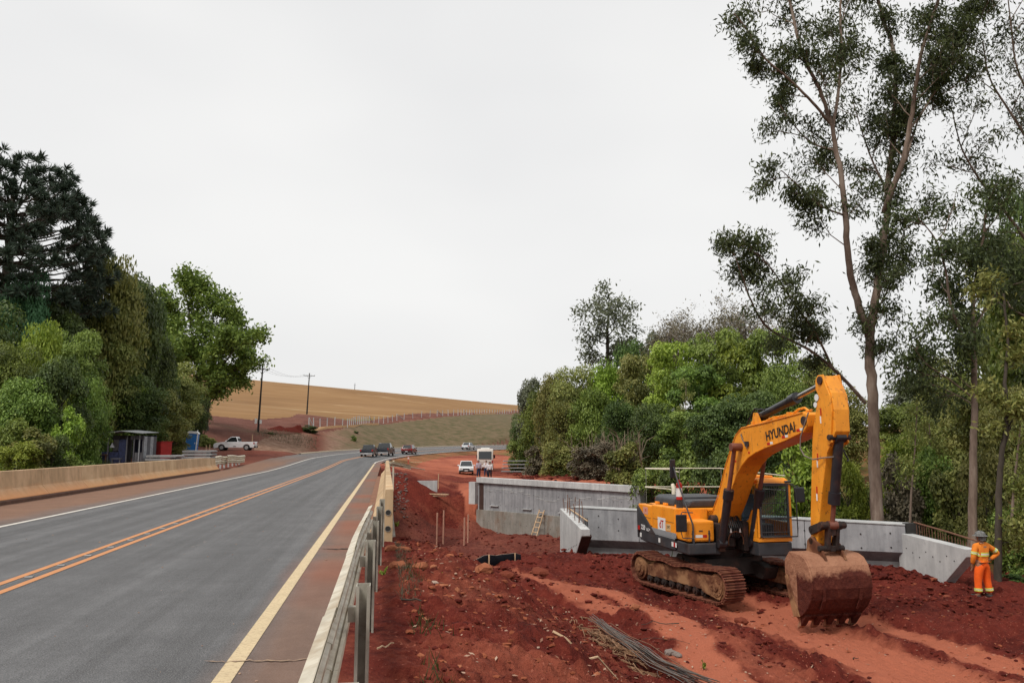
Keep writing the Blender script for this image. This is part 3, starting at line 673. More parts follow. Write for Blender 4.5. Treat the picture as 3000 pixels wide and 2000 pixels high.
# broken rail sagging off the far end of the parapet
fr = empty('loose_rail', (0, 46.5, 0)); tag(fr, 'pale bent guardrail sagging down the red bank past the end of the parapet', 'guardrail')
def surf(px, py): p = hit(px, py); return (p.x, p.y, p.z)
P1 = [(.0, 0, .85), (.15, 2.5, .8), (.55, 6, .7), (1.1, 10, .55), (1.9, 13, .3)]
wbeam(P1, .8, -1, M_cream, fr)
for a in (0, 2.4, 6): m = MB(); m.box(-.05+a*.08, .06+a*.08, a, a+.12, -1.2, .8); m.build('post', M_cream, fr)
m = MB(); m.tube([(.3, 3, .7), (.9, 8, .45), (1.8, 14.5, .15), (3.2, 19, -.2)], .045, 5); m.build('pipe', M_cream, fr)
# ------------------------------------------------------------------ excavator
def paint_mat(name, c, c2, rust=(.10, .035, .02), mud=(.30, .10, .05), k=.62):
    g = G(name); n = g.noise(1.6, 6, .7); f = g.noise(9, 6, .75); v = g.noise(3, 5, .7, None, (3, 3, .5))
    col = g.ramp(n, [(.3, c2), (.6, c)])
    col = g.mix(g.ramp(f, [(k, 0), (k+.06, .75)]), col, rust)
    col = g.mix(g.ramp(v, [(.56, 0), (.72, .45)]), col, mud)
    return g.fin(col, g.ramp(n, [(.3, .35), (.7, .6)]), .5, f, .12, .006)
M_y = paint_mat('orange_machine_paint', (.88, .315, .016), (.76, .245, .013), k=.61)
M_yb = paint_mat('worn_orange_boom_paint', (.84, .32, .02), (.68, .23, .014), (.07, .025, .016), (.26, .09, .035), .585)
M_blk = simple('charcoal_machine_paint', (.035, .037, .042), .5, .3, 3, .5, .1, 0, (.10, .06, .045), 2, .5, .8)
M_cyl = simple('black_hydraulic_paint', (.018, .018, .022), .35, .3, 5, .5, .1, 0, (.08, .04, .03), 3, .55, .8)
M_rod = simple('chrome_rod', (.42, .40, .38), .2, .15, 6, .6, .05, .9)
M_rrod = simple('rusty_brown_rod', (.16, .055, .035), .45, .3, 6, .5, .1)
M_und = simple('dark_greasy_steel', (.028, .020, .018), .7, .4, 3, .3, .2, 0, (.11, .04, .022), 1.5, .5, .7)
M_mud = simple('mud_caked_steel', (.13, .050, .026), .9, .4, 4, .2, .5, 0, (.32, .17, .085), 2, .46, .62, bd=.03)
M_shoe = simple('muddy_track_shoe', (.15, .045, .028), .75, .35, 6, .3, .4, 0, (.24, .10, .055), 3, .48, .68, bd=.02)
def bucket_mat():
    g = G('mud_caked_bucket'); n = g.noise(1.7, 6, .7); f = g.noise(9, 5, .7); gm = g.tc.outputs['Object']
    sp = g.n('ShaderNodeSeparateXYZ'); g.l(gm, sp.inputs[0])
    h = g.math('ADD', sp.outputs[2], g.math('MULTIPLY', g.math('SUBTRACT', n, .5), .9))
    mud = g.ramp(f, [(.3, (.055, .011, .008)), (.6, (.10, .024, .015)), (.75, (.16, .05, .03))])
    dry = g.ramp(n, [(.3, (.27, .12, .07)), (.7, (.40, .20, .12))])
    mr = g.n('ShaderNodeMapRange'); mr.inputs[1].default_value = 1.22; mr.inputs[2].default_value = 1.36; g.l(h, mr.inputs[0])  # dried mud; the lit top's paler tan is put into the colour
    side = g.n('ShaderNodeMath', operation='LESS_THAN'); g.l(sp.outputs[0], side.inputs[0]); side.inputs[1].default_value = 4.86
    fac = g.math('MAXIMUM', mr.outputs[0], g.math('MULTIPLY', side.outputs[0], g.ramp(f, [(.3, .4), (.5, 1)])))
    return g.fin(g.mix(fac, mud, dry), .85, .2, g.math('ADD', n, f), .9, .05)
M_buck = bucket_mat()
def glass_mat(name='tinted_glass', c=(.02, .028, .03), a=.12):
    g = G(name); g.fin(c, .04, .9); tr = g.n('ShaderNodeBsdfTransparent'); tr.inputs[0].default_value = (.82, .88, .88, 1)
    mx_ = g.n('ShaderNodeMixShader'); mx_.inputs[0].default_value = 1-a; g.l(tr.outputs[0], mx_.inputs[1]); g.l(g.b.outputs[0], mx_.inputs[2]); g.l(mx_.outputs[0], g.o.inputs[0]); return g.m
M_gls = glass_mat('cab_glass', (.05, .06, .065), .80); M_cgl = glass_mat('car_glass', (.012, .015, .018), .05)
M_red = simple('red_reflector', (.45, .02, .015), .35, .1); M_whi = simple('white_plastic', (.72, .72, .70), .4, .08)
M_ins_ = simple('grey_hose', (.16, .13, .11), .6); M_rub = simple('black_rubber', (.016, .016, .017), .7, .3); M_blkt = simple('black_lettering', (.012, .012, .013), .5, .1); M_wht2 = simple('white_lettering', (.7, .7, .7), .5, .05)
def text(body, size, name, mat, parent, M, ext=.002, sx=1.0, bold=0.0):
    cu = bpy.data.curves.new('t', 'FONT'); cu.body = body; cu.size = size; cu.extrude = ext; cu.offset = bold; cu.align_x = 'CENTER'; cu.align_y = 'CENTER'
    o = bpy.data.objects.new('t', cu); COL.objects.link(o); bpy.context.view_layer.update()
    me = bpy.data.meshes.new_from_object(o.evaluated_get(bpy.context.evaluated_depsgraph_get())); bpy.data.objects.remove(o)
    me.transform(M @ Matrix.Diagonal((sx, 1, 1, 1))); me.materials.clear(); me.materials.append(mat)
    o = bpy.data.objects.new(name, me); COL.objects.link(o); o.parent = parent; return o
def face_y(x, y, z, rz=0):     # text readable from the -y side, baseline tilted by rz
    return Matrix.Translation((x, y, z)) @ Matrix.Rotation(R(90), 4, 'X') @ Matrix.Rotation(rz, 4, 'Z')
def excavator():
    cx, cy = camxy(6.09, 23.24)
    E = empty('excavator', (cx, cy, -2.5), math.atan2(-.9986, .0488)); E.scale = (1.08,)*3
    tag(E, 'large orange tracked excavator with its muddy bucket resting on the red soil', 'excavator')
    U = R(12)  # undercarriage turned against the upper body
    # --- undercarriage
    Ru, hz, hx, sag = .38, .50, 1.68, .06
    Lt = []                                   # track centre line
    for k in range(40): Lt.append((-hx+2*hx*k/40, .12))
    for k in range(24): a = -PI/2+PI*k/24; Lt.append((hx+Ru*math.cos(a), hz+Ru*math.sin(a)+(.02 if k < 12 else 0)))
    for k in range(40): t = k/40; Lt.append((hx-2*hx*t, hz+Ru-sag*math.sin(t*PI*3)**2*(1 if t > .2 else .4)-.05*math.sin(t*PI)))
    for k in range(24): a = PI/2+PI*k/24; Lt.append((-hx+Ru*math.cos(a), hz+Ru*math.sin(a)))
    P = np.array(Lt+[Lt[0]]); sl_ = np.concatenate([[0], np.cumsum(np.hypot(*np.diff(P, axis=0).T))]); NS = 49
    sm = MB(); sm.box(-.088, .088, -.3, .3, -.014, .012)
    for gx_, gh in ((-.06, .045), (0, .038), (.07, .05)): sm.box(gx_-.010, gx_+.010, -.295, .295, .0125, .012+gh)
    sm.box(-.07, .07, -.07, -.03, -.07, -.0145); sm.box(-.07, .07, .03, .07, -.07, -.0145)
    sh0 = sm.build('track_shoe', M_shoe, None, 0)
    first = True
    for sgn in (-1, 1):
        tr = empty('track', (0, 0, 0), U, E)
        for k in range(NS):
            s_ = (k+.5)/NS*sl_[-1]; x = np.interp(s_, sl_, P[:, 0]); z = np.interp(s_, sl_, P[:, 1])
            x2 = np.interp((s_+.05) % sl_[-1], sl_, P[:, 0]); z2 = np.interp((s_+.05) % sl_[-1], sl_, P[:, 1]); x1 = np.interp((s_-.05) % sl_[-1], sl_, P[:, 0]); z1 = np.interp((s_-.05) % sl_[-1], sl_, P[:, 1])
            o = sh0 if first else sh0.copy()
            if not first: COL.objects.link(o)
            first = False
            o.parent = tr; ang = math.atan2(z2-z1, x2-x1); o.location = (x, sgn*1.195, z); o.rotation_euler = (0, -ang+PI, 0)
        y0, y1 = (1.0, 1.42)
        fr = MB(); a_, b_ = sorted((sgn*y0, sgn*y1))
        fr.prism([(-1.35, .34), (1.52, .34), (1.55, .62), (1.3, .66), (1.0, .74), (-1.0, .74), (-1.35, .62)], a_, b_, 'y'); f_ = fr.build('track_frame', M_mud, E, .025); f_.rotation_euler[2] = U
        c = sgn*1.45
        for nm, x, r in (('sprocket', -hx, .30), ('idler', hx, .31)):
            m = MB(); m.cyl((x, sgn*1.06, hz), (x, c-.02*sgn, hz), r, 24); m.cyl((x, c-.019*sgn, hz), (x, c+.03*sgn, hz), r*.72, 20); m.cyl((x, c+.031*sgn, hz), (x, c+.06*sgn, hz), .1, 12)
            for k in range(10):
                a = 2*PI*k/10; m.cyl((x+r*.55*math.cos(a), c+.031*sgn, hz+r*.55*math.sin(a)), (x+r*.55*math.cos(a), c+.045*sgn, hz+r*.55*math.sin(a)), .02, 6)
            o = m.build(nm, M_mud, E, 0, True); o.rotation_euler[2] = U
        m = MB(); a_, b_ = sorted((sgn*1.42, sgn*1.46)); m.prism([(1.12, .30), (1.78, .2), (1.9, .36), (1.9, .64), (1.78, .76), (1.14, .72)], a_, b_, 'y'); o = m.build('idler_guard', M_mud, E, .01); o.rotation_euler[2] = U
        for k in range(8):
            x = -1.25+k*.34; m = MB(); m.cyl((x, sgn*1.03, .27), (x, sgn*1.43, .27), .10, 14); m.cyl((x, sgn*1.431, .27), (x, sgn*1.47, .27), .05, 10); o = m.build('roller', M_und, E, 0, True); o.rotation_euler[2] = U
        for x in (-.55, .6):
            m = MB(); m.cyl((x, sgn*1.1, .78), (x, sgn*1.36, .78), .07, 10); o = m.build('carrier_roller', M_und, E, 0, True); o.rotation_euler[2] = U
    m = MB(); m.prism([(-.75, .55), (.75, .55), (.62, .98), (-.62, .98)], -.95, .95, 'y'); m.cyl((0, 0, .9), (0, 0, 1.10), .62, 32)
    for sx in (-1, 1):
        m.prism([(sx*.2, .52), (sx*1.05, .45), (sx*1.2, .76), (sx*.3, .93)], -1.0, -.55, 'y'); m.prism([(sx*.2, .52), (sx*1.05, .45), (sx*1.2, .76), (sx*.3, .93)], .55, 1.0, 'y')
    o = m.build('car_body', M_und, E, .02); o.rotation_euler[2] = U
    m = MB(); m.cyl((0, 0, 1.06), (0, 0, 1.2), .66, 36); m.build('slewing_ring', M_und, E)
    # --- deck and lower skirts
    m = MB(); m.box(-2.2, .95, -1.32, -.42, 1.12, 1.42); m.box(-2.2, 1.45, .38, 1.33, 1.12, 1.45); m.box(-2.3, .55, -.41, .37, 1.14, 1.36); m.build('deck', M_blk, E, .03)
    m = MB(); m.box(-2.3, .2, -1.365, -1.33, 1.16, 1.42); m.build('side_skirt', M_blk, E, .012)
    m = MB(); m.box(-2.1, .22, -1.37, -1.366, 1.435, 1.465); m.box(-1.9, .3, -1.368, -1.36, 1.47, 1.60); m.build('grey_trim', simple('grey_trim_paint', (.25, .26, .27), .5, .1), E)
    # --- counterweight
    pr = []
    for k in range(13):
        a = -1.25+2.5*k/12; pr.append((-2.05-.78*math.cos(a*.93)-.0, 1.33*math.sin(a)/math.sin(1.25)))
    m = MB(); n = len(pr); lv = [(1.14, .93), (1.25, 1.0), (2.02, 1.0), (2.17, .94), (2.2, .86)]; vs = []
    for z, s in lv: vs += [(-2.0+(x+2.0)*s, y*min(1, s+.03), z) for x, y in pr]+[(-1.95, 1.3*min(1, s+.03), z), (-1.95, -1.3*min(1, s+.03), z)]
    n += 2; fs = [tuple(range(n)), tuple(range(len(vs)-n, len(vs)))]
    for i in range(len(lv)-1):
        for k in range(n): fs.append((i*n+k, i*n+(k+1) % n, (i+1)*n+(k+1) % n, (i+1)*n+k))
    m.add(vs, fs); cw = m.build('counterweight', M_y, E, 0, True)
    m = MB(); m.add([(-2.47, -1.372, 2.16), (-2.3, -1.374, 1.95), (-1.35, -1.374, 1.50), (-1.1, -1.374, 1.43), (-2.47, -1.374, 1.43), (-2.47, -1.35, 2.16), (-1.1, -1.35, 1.43), (-2.47, -1.35, 1.43)], [(0, 1, 4), (1, 2, 3, 4), (0, 1, 2, 3, 6, 5), (4, 3, 6, 7), (0, 4, 7, 5)])
    dg = m.build('dark_corner_panel', M_blk, E)
    m = MB(); m.prism([(-2.55, 1.2), (-2.50, 1.2), (-2.46, 2.14), (-2.56, 2.1)], -1.36, -1.25, 'y'); m.build('corner_edge', M_blk, E, .02)
    text('220', .19, 'lettering', M_wht2, dg, face_y(-2.02, -1.378, 1.535, R(-2)), .001, 1.1, .006); text('LC-9', .11, 'lettering', M_wht2, dg, face_y(-1.62, -1.378, 1.50, R(-2)), .001, 1.2, .004)
    m = MB(); m.box(-2.45, -2.28, -1.379, -1.375, 1.44, 1.56); m.build('red_decal', M_red, dg)
    # --- side doors
    for x0, x1, z0, z1 in ((-2.44, -1.42, 1.62, 2.2), (-1.405, -.66, 1.47, 2.24), (-.645, .2, 1.47, 2.25)):
        m = MB(); m.box(x0, x1, -1.35, -1.0, z0, z1); d_ = m.build('side_door', M_y, E, .03)
        h_ = MB(); h_.box(x0+.1, x1-.06, -1.356, -1.351, 1.86 if x0 > -1.5 else 1.84, 1.868 if x0 > -1.5 else 1.85); h_.build('panel_seam', M_blk, d_)
    m = MB(); m.box(-2.0, .2, -1.0, .33, 1.42, 2.24); m.build('engine_housing', M_y, E, .05); m = MB(); m.box(-2.0, -.38, .335, 1.3, 1.42, 2.24); m.build('engine_housing', M_y, E, .05)
    m = MB(); m.box(.2, .24, -1.33, -.42, 1.5, 2.24); m.build('tank_front', M_y, E, .02)
    m = MB(); m.box(.15, .2, -.40, .0, 1.45, 2.18); m.build('pump_bay', M_cyl, E)
    # stickers
    st_ = M_whi
    m = MB(); m.box(-.95, -.42, -1.357, -1.352, 1.56, 1.93); s1 = m.build('sticker', st_, E)
    text('dT', .30, 'lettering', M_red, s1, face_y(-.69, -1.359, 1.745), .001, .9, .006)
    m = MB(); m.box(-.36, -.08, -1.357, -1.352, 1.62, 1.80); s2 = m.build('sticker', simple('sticker_yellow', (.62, .42, .2), .5, .05), E); text('DMT', .11, 'lettering', M_blkt, s2, face_y(-.22, -1.359, 1.71), .001, .9)
    text('11903', .10, 'lettering', M_blkt, E, face_y(.02, -1.356, 1.53), .001)
    m = MB(); m.box(-2.05, -1.68, -1.357, -1.352, 1.93, 2.14); s3 = m.build('sticker', simple('faded_pink_sticker', (.62, .30, .22), .5, .08), E); text('10', .13, 'lettering', M_red, s3, face_y(-1.86, -1.359, 2.04), .001)
    for x, w_, mt in ((-2.3, .12, M_whi), (-.9, .12, M_whi), (.0, .12, M_whi), (.13, .1, M_red), (.24, .08, M_whi)): m = MB(); m.box(x, x+w_, -1.372, -1.366, 1.24, 1.36); m.build('reflector', mt, E)
    # --- dark raised engine hood, exhaust, extinguisher
    m = MB(); m.prism([(-1.05, 2.25), (-1.0, 2.44), (-.9, 2.5), (.55, 2.5), (.68, 2.44), (.75, 2.25)], -1.95, -.55, 'x'); m.build('engine_hood', M_blk, E, .05)
    m = MB(); m.prism([(-.9, 2.25), (-.84, 2.4), (-.7, 2.44), (.3, 2.44), (.4, 2.38), (.45, 2.25)], -.55, .05, 'x'); m.build('engine_hood', M_blk, E, .05)
    for x in (-1.7, -1.1, -.3): m = MB(); m.box(x, x+.22, -1.12, -1.06, 2.25, 2.31); m.build('hinge', M_y, E)
    m = MB(); m.box(-.4, .1, .2, .8, 2.44, 2.54); m.build('hood_sheet', M_cream, E, .03)
    m = MB(); m.tube([(-1.75, -.5, 2.48), (-1.75, -.5, 2.68), (-1.82, -.5, 2.78)], [.06, .06, .055], 12); m.build('exhaust_pipe', M_cream, E, 0, True)
    m = MB(); m.box(-.02, .12, -1.2, -1.06, 2.25, 2.46); ex0 = m.build('extinguisher_bracket', M_blk, E)
    m = MB(); m.cyl((.05, -1.13, 2.47), (.05, -1.13, 2.86), .085, 14); m.ball((.05, -1.13, 2.86), .085, 14, 6); m.cyl((.05, -1.13, 2.9), (.05, -1.13, 3.0), .03, 8); ex = m.build('fire_extinguisher', M_red, E, 0, True)
    m = MB(); m.cyl((.05, -1.13, 2.55), (.05, -1.13, 2.78), .088, 14); m.build('extinguisher_label', M_whi, ex, 0, True)
    # --- front right tool box with mirror arm and rails
    m = MB(); m.box(.242, .95, -1.33, -.58, 1.45, 1.98); tb = m.build('tool_box', M_y, E, .06, seg=3)
    m = MB(); m.box(.951, .957, -1.26, -.66, 1.5, 1.93); tbd = m.build('tool_box_door', M_y, tb, .003)
    for y in (-1.2, -.74): m = MB(); m.cyl((.955, y, 1.52), (.975, y, 1.52), .03, 8); m.cyl((.955, y, 1.66), (.975, y, 1.66), .03, 8); m.box(.957, .972, y-.018, y+.018, 1.44, 1.74); m.build('latch', M_blk, tb)
    for y0_, y1_, mt in ((-1.12, -.92, M_whi), (-.91, -.80, M_red)): m = MB(); m.box(.9575, .962, y0_, y1_, 1.56, 1.63); m.build('reflector', mt, tb)
    m = MB(); m.box(.96, .968, -1.02, -.92, 1.72, 1.745); m.build('slot_handle', M_blk, tb)
    m = MB(); m.box(.3, 1.0, -1.34, -.56, 1.14, 1.42); m.build('front_step_box', M_blk, E, .03)
    m = MB(); m.tube([(.99, -1.18, 1.35), (.99, -1.2, 1.9), (.75, -1.26, 2.35), (.45, -1.32, 2.9), (.25, -1.36, 3.35)], .022, 8); m.build('mirror_arm', M_blk, E, 0, True)
    m = MB(); m.box(.2, .24, -1.46, -1.3, 3.05, 3.55, Matrix.Translation((.0, 0, 0)) @ Matrix.Rotation(R(0), 4, 'X')); m.build('upper_mirror', M_cyl, E, .02)
    m = MB(); m.box(1.0, 1.05, -1.68, -1.38, 1.72, 2.16); m.build('mirror', M_cyl, E, .03)
    m = MB(); m.tube([(1.02, -1.2, 1.55), (1.02, -1.5, 1.57), (1.02, -1.55, 1.75)], .013, 6); m.tube([(1.02, -1.2, 2.2), (1.02, -1.5, 2.22), (1.02, -1.55, 2.12)], .013, 6); m.build('mirror_bracket', M_blk, E, 0, True)
    # --- centre bay with hoses and machinery
    m = MB(); m.box(.25, 1.05, -.5, -.33, 1.2, 1.9); m.box(.25, 1.05, .2, .34, 1.2, 1.95); m.cyl((.45, -.45, 1.95), (.45, .3, 1.95), .13, 16); m.build('boom_bracket', M_und, E, .02)
    m = MB(); m.box(.0, .6, -.32, .18, 1.3, 1.62); m.build('swing_motor', M_und, E, .04); m = MB(); m.cyl((.72, -.05, 1.3), (.72, -.05, 1.62), .16, 14); m.build('swing_motor', M_und, E, .02)
    rn = random.Random(2)
    for k in range(9):
        y = -.28+k*.06; m = MB(); m.tube([(.5, y, 1.4), (.95, y+.03, 1.5+.1*rn.random()), (.98, y, 1.8), (.75, y*.7, 2.1+.1*rn.random()), (.55, y*.6, 2.2)], .018, 6); m.build('hose', M_rub, E, 0, True)
    m = MB(); m.tube([Vector((1.02, -.02+.22*math.cos(a), 1.45+.25*math.sin(a))) for a in np.linspace(-.3, 3.5, 12)], .014, 6); m.build('hose', M_mud, E, 0, True)
    for y in (-.17, .09): m = MB(); m.prism([(y-.03, 1.68), (y+.03, 1.68), (y, 1.80)], 1.055, 1.06, 'x'); m.build('decal', M_whi, E)
    # --- cab
    x0, x1, y0, y1, zb, zt = -.35, 1.5, .37, 1.33, 1.47, 3.08
    m = MB(); m.box(x0, x1-.02, y0, y1, zb, zb+.10); m.box(x0, x0+.06, y0, y1, zb+.1001, 2.0); m.box(x0, x0+.06, y0, y0+.08, 2.001, 2.9); m.box(x0, x0+.06, y1-.08, y1, 2.001, 2.9)
    m.build('cab_frame', M_y, E, .015)
    m = MB(); m.prism([(x0, 2.93), (x0+.1, zt), (x1-.22, zt), (x1-.05, 3.02), (x1-.02, 2.93)], y0+.01, y1-.01, 'y'); m.build('cab_roof', M_y, E, .045, seg=3)
    m = MB(); m.box(x0+.3, x1-.5, y0+.2, y1-.2, zt, zt+.05); m.build('roof_hatch', M_y, E, .02)
    # right side lower panel with its curved edge and window line
    m = MB(); m.prism([(x0+.06, zb+.1), (x1-.02, zb+.1), (x1-.02, 2.2), (x1-.12, 2.28), (x1-.34, 2.25), (x1-.5, 2.0), (x1-.72, 1.9), (x0+.06, 2.05)], y0, y0+.05, 'y'); sp_ = m.build('cab_side_panel', M_y, E, .012)
    m = MB()
    for k in range(2):
        c_ = Vector((x1-.28, y0-.005, 1.76+.12*k)); m.tube([c_+Vector((.075*math.cos(a), 0, .06*math.sin(a))) for a in [j*PI/6 for j in range(13)]], .008, 5, False)
    m.build('emblem', M_cream, sp_)
    for px_, a_ in ((x1-.02, 0), (.55, 0)): m = MB(); m.box(px_-.08, px_, y0, y0+.06, zb+.1, 2.95); m.build('cab_pillar', M_blk if a_ else M_y, E, .015)
    m = MB(); m.prism([(x0+.07, 2.08), (.46, 1.98), (.46, 2.88), (x0+.07, 2.88)], y0+.02, y0+.03, 'y'); m.build('side_glass', M_gls, E)
    m = MB(); m.prism([(.56, 1.95), (x1-.75, 1.95), (x1-.5, 2.06), (x1-.36, 2.3), (x1-.1, 2.34), (x1-.1, 2.88), (.56, 2.88)], y0+.02, y0+.03, 'y'); m.build('side_glass', M_gls, E)
    m = MB(); m.box(x0+.05, x1-.12, y1-.03, y1-.02, 1.95, 2.9); m.build('door_glass', M_gls, E)
    m = MB(); m.box(x0+.05, x1-.1, y1-.05, y1, zb+.1, 1.94); m.build('door', M_y, E, .01)
    m = MB(); m.box(x1-.10, x1, y1-.08, y1, zb+.1, 2.96); m.build('front_pillar', M_y, E, .02); m = MB(); m.box(x1-.10, x1, y0, y0+.05, zb+.1, 2.96); m.build('front_pillar', M_y, E, .02)
    # front: frame, two panes, bars
    f = MB(); fx = x1
    for (a, b, c, d) in ((y0+.05, y0+.10, zb+.13, 2.93), (y1-.13, y1-.08, zb+.13, 2.93), (y0+.1, y1-.13, 2.88, 2.93), (y0+.1, y1-.13, zb+.13, zb+.17), (y0+.1, y1-.13, 2.05, 2.09)): f.box(fx-.01, fx+.02, a, b, c, d)
    ff = f.build('window_frame', M_blk, E, .006)
    m = MB(); m.box(fx-.03, fx-.022, y0+.1, y1-.13, 2.09, 2.88); m.build('windscreen', M_gls, E); m = MB(); m.box(fx-.03, fx-.022, y0+.1, y1-.13, zb+.17, 2.05); m.build('lower_windscreen', M_gls, E)
    for k in range(11): y = y0+.13+k*(y1-y0-.29)/10; m = MB(); m.cyl((fx+.035, y, zb+.15), (fx+.035, y, 2.9), .0055, 6); m.build('guard_bar', M_blk, ff)
    for z in (1.72, 2.07, 2.45, 2.8): m = MB(); m.cyl((fx+.048, y0+.08, z), (fx+.048, y1-.1, z), .009, 6); m.build('guard_bar', M_blk, ff)
    m = MB(); m.tube([(fx+.04, y0+.08, zb+.13), (fx+.04, y1+.12, zb+.13), (fx+.02, y1+.14, zb+.3), (fx, y1+.14, 2.7), (fx+.02, y1+.05, 2.93), (fx+.03, y0+.08, 2.95)], .016, 8); m.build('guard_hoop', M_blk, E, 0, True)
    m = MB(); m.tube([(fx, y1+.14, 2.09), (fx+.03, y1-.1, 2.08)], .012, 6); m.build('guard_hoop', M_blk, E)
    m = MB(); m.box(fx-.1, fx-.02, y1+.14, y1+.42, 2.45, 2.84); m.build('cab_mirror', M_cyl, E, .03)
    m = MB(); m.tube([(fx-.05, y1+.0, 2.9), (fx-.04, y1+.25, 2.86)], .013, 6); m.build('mirror_bracket', M_blk, E)
    m = MB(); m.tube([(fx-.03, y1-.15, 2.98), (fx, y1+.02, 3.0)], .03, 8); m.build('work_lamp', M_blk, E)
    for y in (y0+.08, ): m = MB(); m.ball((fx-.05, y-.05, 3.02), .05, 10, 6); m.build('work_lamp', M_y, E)
    # interior
    m = MB(); m.box(.1, .6, .6, 1.1, 1.6, 1.95); m.prism([(.1, 1.95), (.25, 1.95), (.12, 2.6), (-.03, 2.6)], .62, 1.08, 'y'); m.build('seat', simple('blue_grey_seat', (.10, .13, .18), .8, .2), E, .05)
    m = MB(); m.box(.8, 1.35, .45, .88, 1.58, 1.9); m.box(.9, 1.2, .48, .62, 1.85, 2.25); m.build('console', M_cyl, E, .03)
    m = MB(); m.box(-.27, -.25, .8, 1.25, 1.62, 2.0); m.build('rear_panel', M_whi, E)
    m = MB(); m.box(-.335, -.33, .45, 1.25, 2.0, 2.9); m.build('rear_glass', M_gls, E)
    # --- boom
    bt = [(.10, 1.93), (.23, 2.12), (.6, 2.58), (.85, 2.98), (1.13, 3.44), (1.5, 3.94), (1.72, 4.2), (2.02, 4.37), (3.17, 4.47), (4.17, 4.58), (4.72, 4.64), (4.88, 4.58)]
    bb = [(4.86, 4.33), (4.7, 4.2), (4.0, 4.02), (3.07, 3.84), (2.6, 3.72), (2.28, 3.6), (1.98, 3.42), (1.73, 3.2), (1.45, 2.86), (1.12, 2.42), (.8, 2.06), (.55, 1.8), (.3, 1.74), (.12, 1.8)]
    m = MB(); m.prism(bt+bb, -.27, .27, 'y'); bo = m.build('boom', M_yb, E, .02)
    edge = MB()
    edge.tube([Vector((x, -.285, z-.012)) for x, z in bt[1:-1]], .012, 5); edge.tube([Vector((x, -.285, z+.015)) for x, z in bb[1:-2]], .012, 5); edge.build('weld_flange', M_yb, bo)
    text('HYUNDAI', .30, 'lettering', M_blkt, bo, face_y(3.78, -.275, 4.22, math.atan2(.2, 1.2)), .001, .95, .009)
    for x, z in ((3.2, 3.93), (3.85, 4.08), (4.45, 4.22)):
        m = MB(); m.box(x, x+.13, -.277, -.272, z, z+.055, Matrix.Translation((0, 0, 0))); m.build('reflector', M_red, bo); m = MB(); m.box(x+.135, x+.25, -.277, -.272, z+.02, z+.075); m.build('reflector', M_whi, bo)
    for x, z in ((2.3, 3.72), (1.6, 3.5)): m = MB(); m.box(x, x+.07, -.277, -.272, z, z+.05); m.build('reflector', M_red, bo)
    m = MB(); m.cyl((4.76, -.30, 4.45), (4.76, .30, 4.45), .10, 18); m.build('boom_pin', M_und, bo, .01)
    m = MB(); m.cyl((.42, -.42, 1.92), (.42, .36, 1.92), .13, 18); m.build('foot_pin', M_und, bo, .01)
    m = MB(); m.cyl((1.95, -.56, 3.88), (1.95, .56, 3.88), .10, 18); m.build('cylinder_pin', M_rrod, bo, .01)
    m = MB(); m.tube([(2.0, -.1, 4.4), (2.9, -.1, 4.50), (3.2, -.12, 4.56), (4.1, -.12, 4.63), (4.3, -.1, 4.72), (4.55, -.1, 4.74), (4.7, -.1, 4.66)], .028, 6); m.tube([(1.05, .1, 3.42), (1.6, .1, 4.2), (2.0, .1, 4.44), (3.5, .1, 4.56), (4.5, .1, 4.70)], .028, 6); m.build('pipe', M_yb, bo, 0, True)
    m = MB(); m.tube([(.3, -.12, 2.2), (.62, -.12, 2.68), (1.1, -.12, 3.48), (1.6, -.12, 4.17)], .026, 6); m.tube([(.3, .0, 2.2), (.6, .0, 2.68), (1.08, .0, 3.48)], .026, 6); m.build('pipe', M_yb, bo, 0, True)
    for x, z in ((.42, 2.4), (.8, 2.98), (1.2, 3.62), (2.4, 4.44), (3.4, 4.53), (4.0, 4.6)): m = MB(); m.box(x-.05, x+.05, -.2, .18, z-.03, z+.07); m.build('pipe_clamp', M_yb, bo, .01)
    m = MB(); m.tube([(1.98, -.28, 4.2), (2.1, -.3, 4.05), (2.2, -.3, 3.95), (2.3, -.3, 3.85)], .012, 5); m.box(2.2, 2.36, -.31, -.28, 3.9, 4.02); m.build('work_lamp', M_cyl, bo)
    # --- cylinders (barrel carries the rod as its sub-part)
    def ram(p, q, g_, rb, rr_, mat, rmat, nm):
        p, q = Vector(p), Vector(q); mid = p.lerp(q, g_); m = MB(); m.tube([p, mid], rb, 18); m.tube([mid-(q-p).normalized()*.22, mid+(q-p).normalized()*.03], rb*1.25, 18)
        ax = (q-p).cross(Vector((0, 1, 0))); m.cyl(p-Vector((0, .11, 0)), p+Vector((0, .11, 0)), rb*1.1, 14); o = m.build(nm, mat, E, 0, True)
        r_ = MB(); r_.tube([mid, q], rr_, 14); r_.cyl(q-Vector((0, .1, 0)), q+Vector((0, .1, 0)), rb*.95, 14); r_.build('rod', rmat, o, 0, True); return o
    ram((1.08, -.45, 1.42), (1.95, -.45, 3.88), .55, .105, .055, M_cyl, M_rrod, 'boom_cylinder'); ram((1.08, .42, 1.42), (1.95, .42, 3.88), .55, .105, .055, M_cyl, M_rrod, 'boom_cylinder')
    ac = ram((2.48, 0, 4.62), (5.33, 0, 5.28), .56, .105, .06, M_cyl, M_rod, 'arm_cylinder')
    m = MB(); m.prism([(2.3, 4.38), (2.75, 4.42), (2.56, 4.72), (2.42, 4.72)], -.16, -.11, 'y'); m.prism([(2.3, 4.38), (2.75, 4.42), (2.56, 4.72), (2.42, 4.72)], .11, .16, 'y'); m.build('cylinder_bracket', M_yb, bo)
    for y in (-.12, .12, 0): m = MB(); m.tube([(2.0, y, 4.42), (2.3, y, 4.72), (2.5, y*1.3, 4.82), (2.75, y*1.5, 4.78), (2.9, y, 4.78)], .02, 6); m.build('hose', M_rub, E, 0, True)
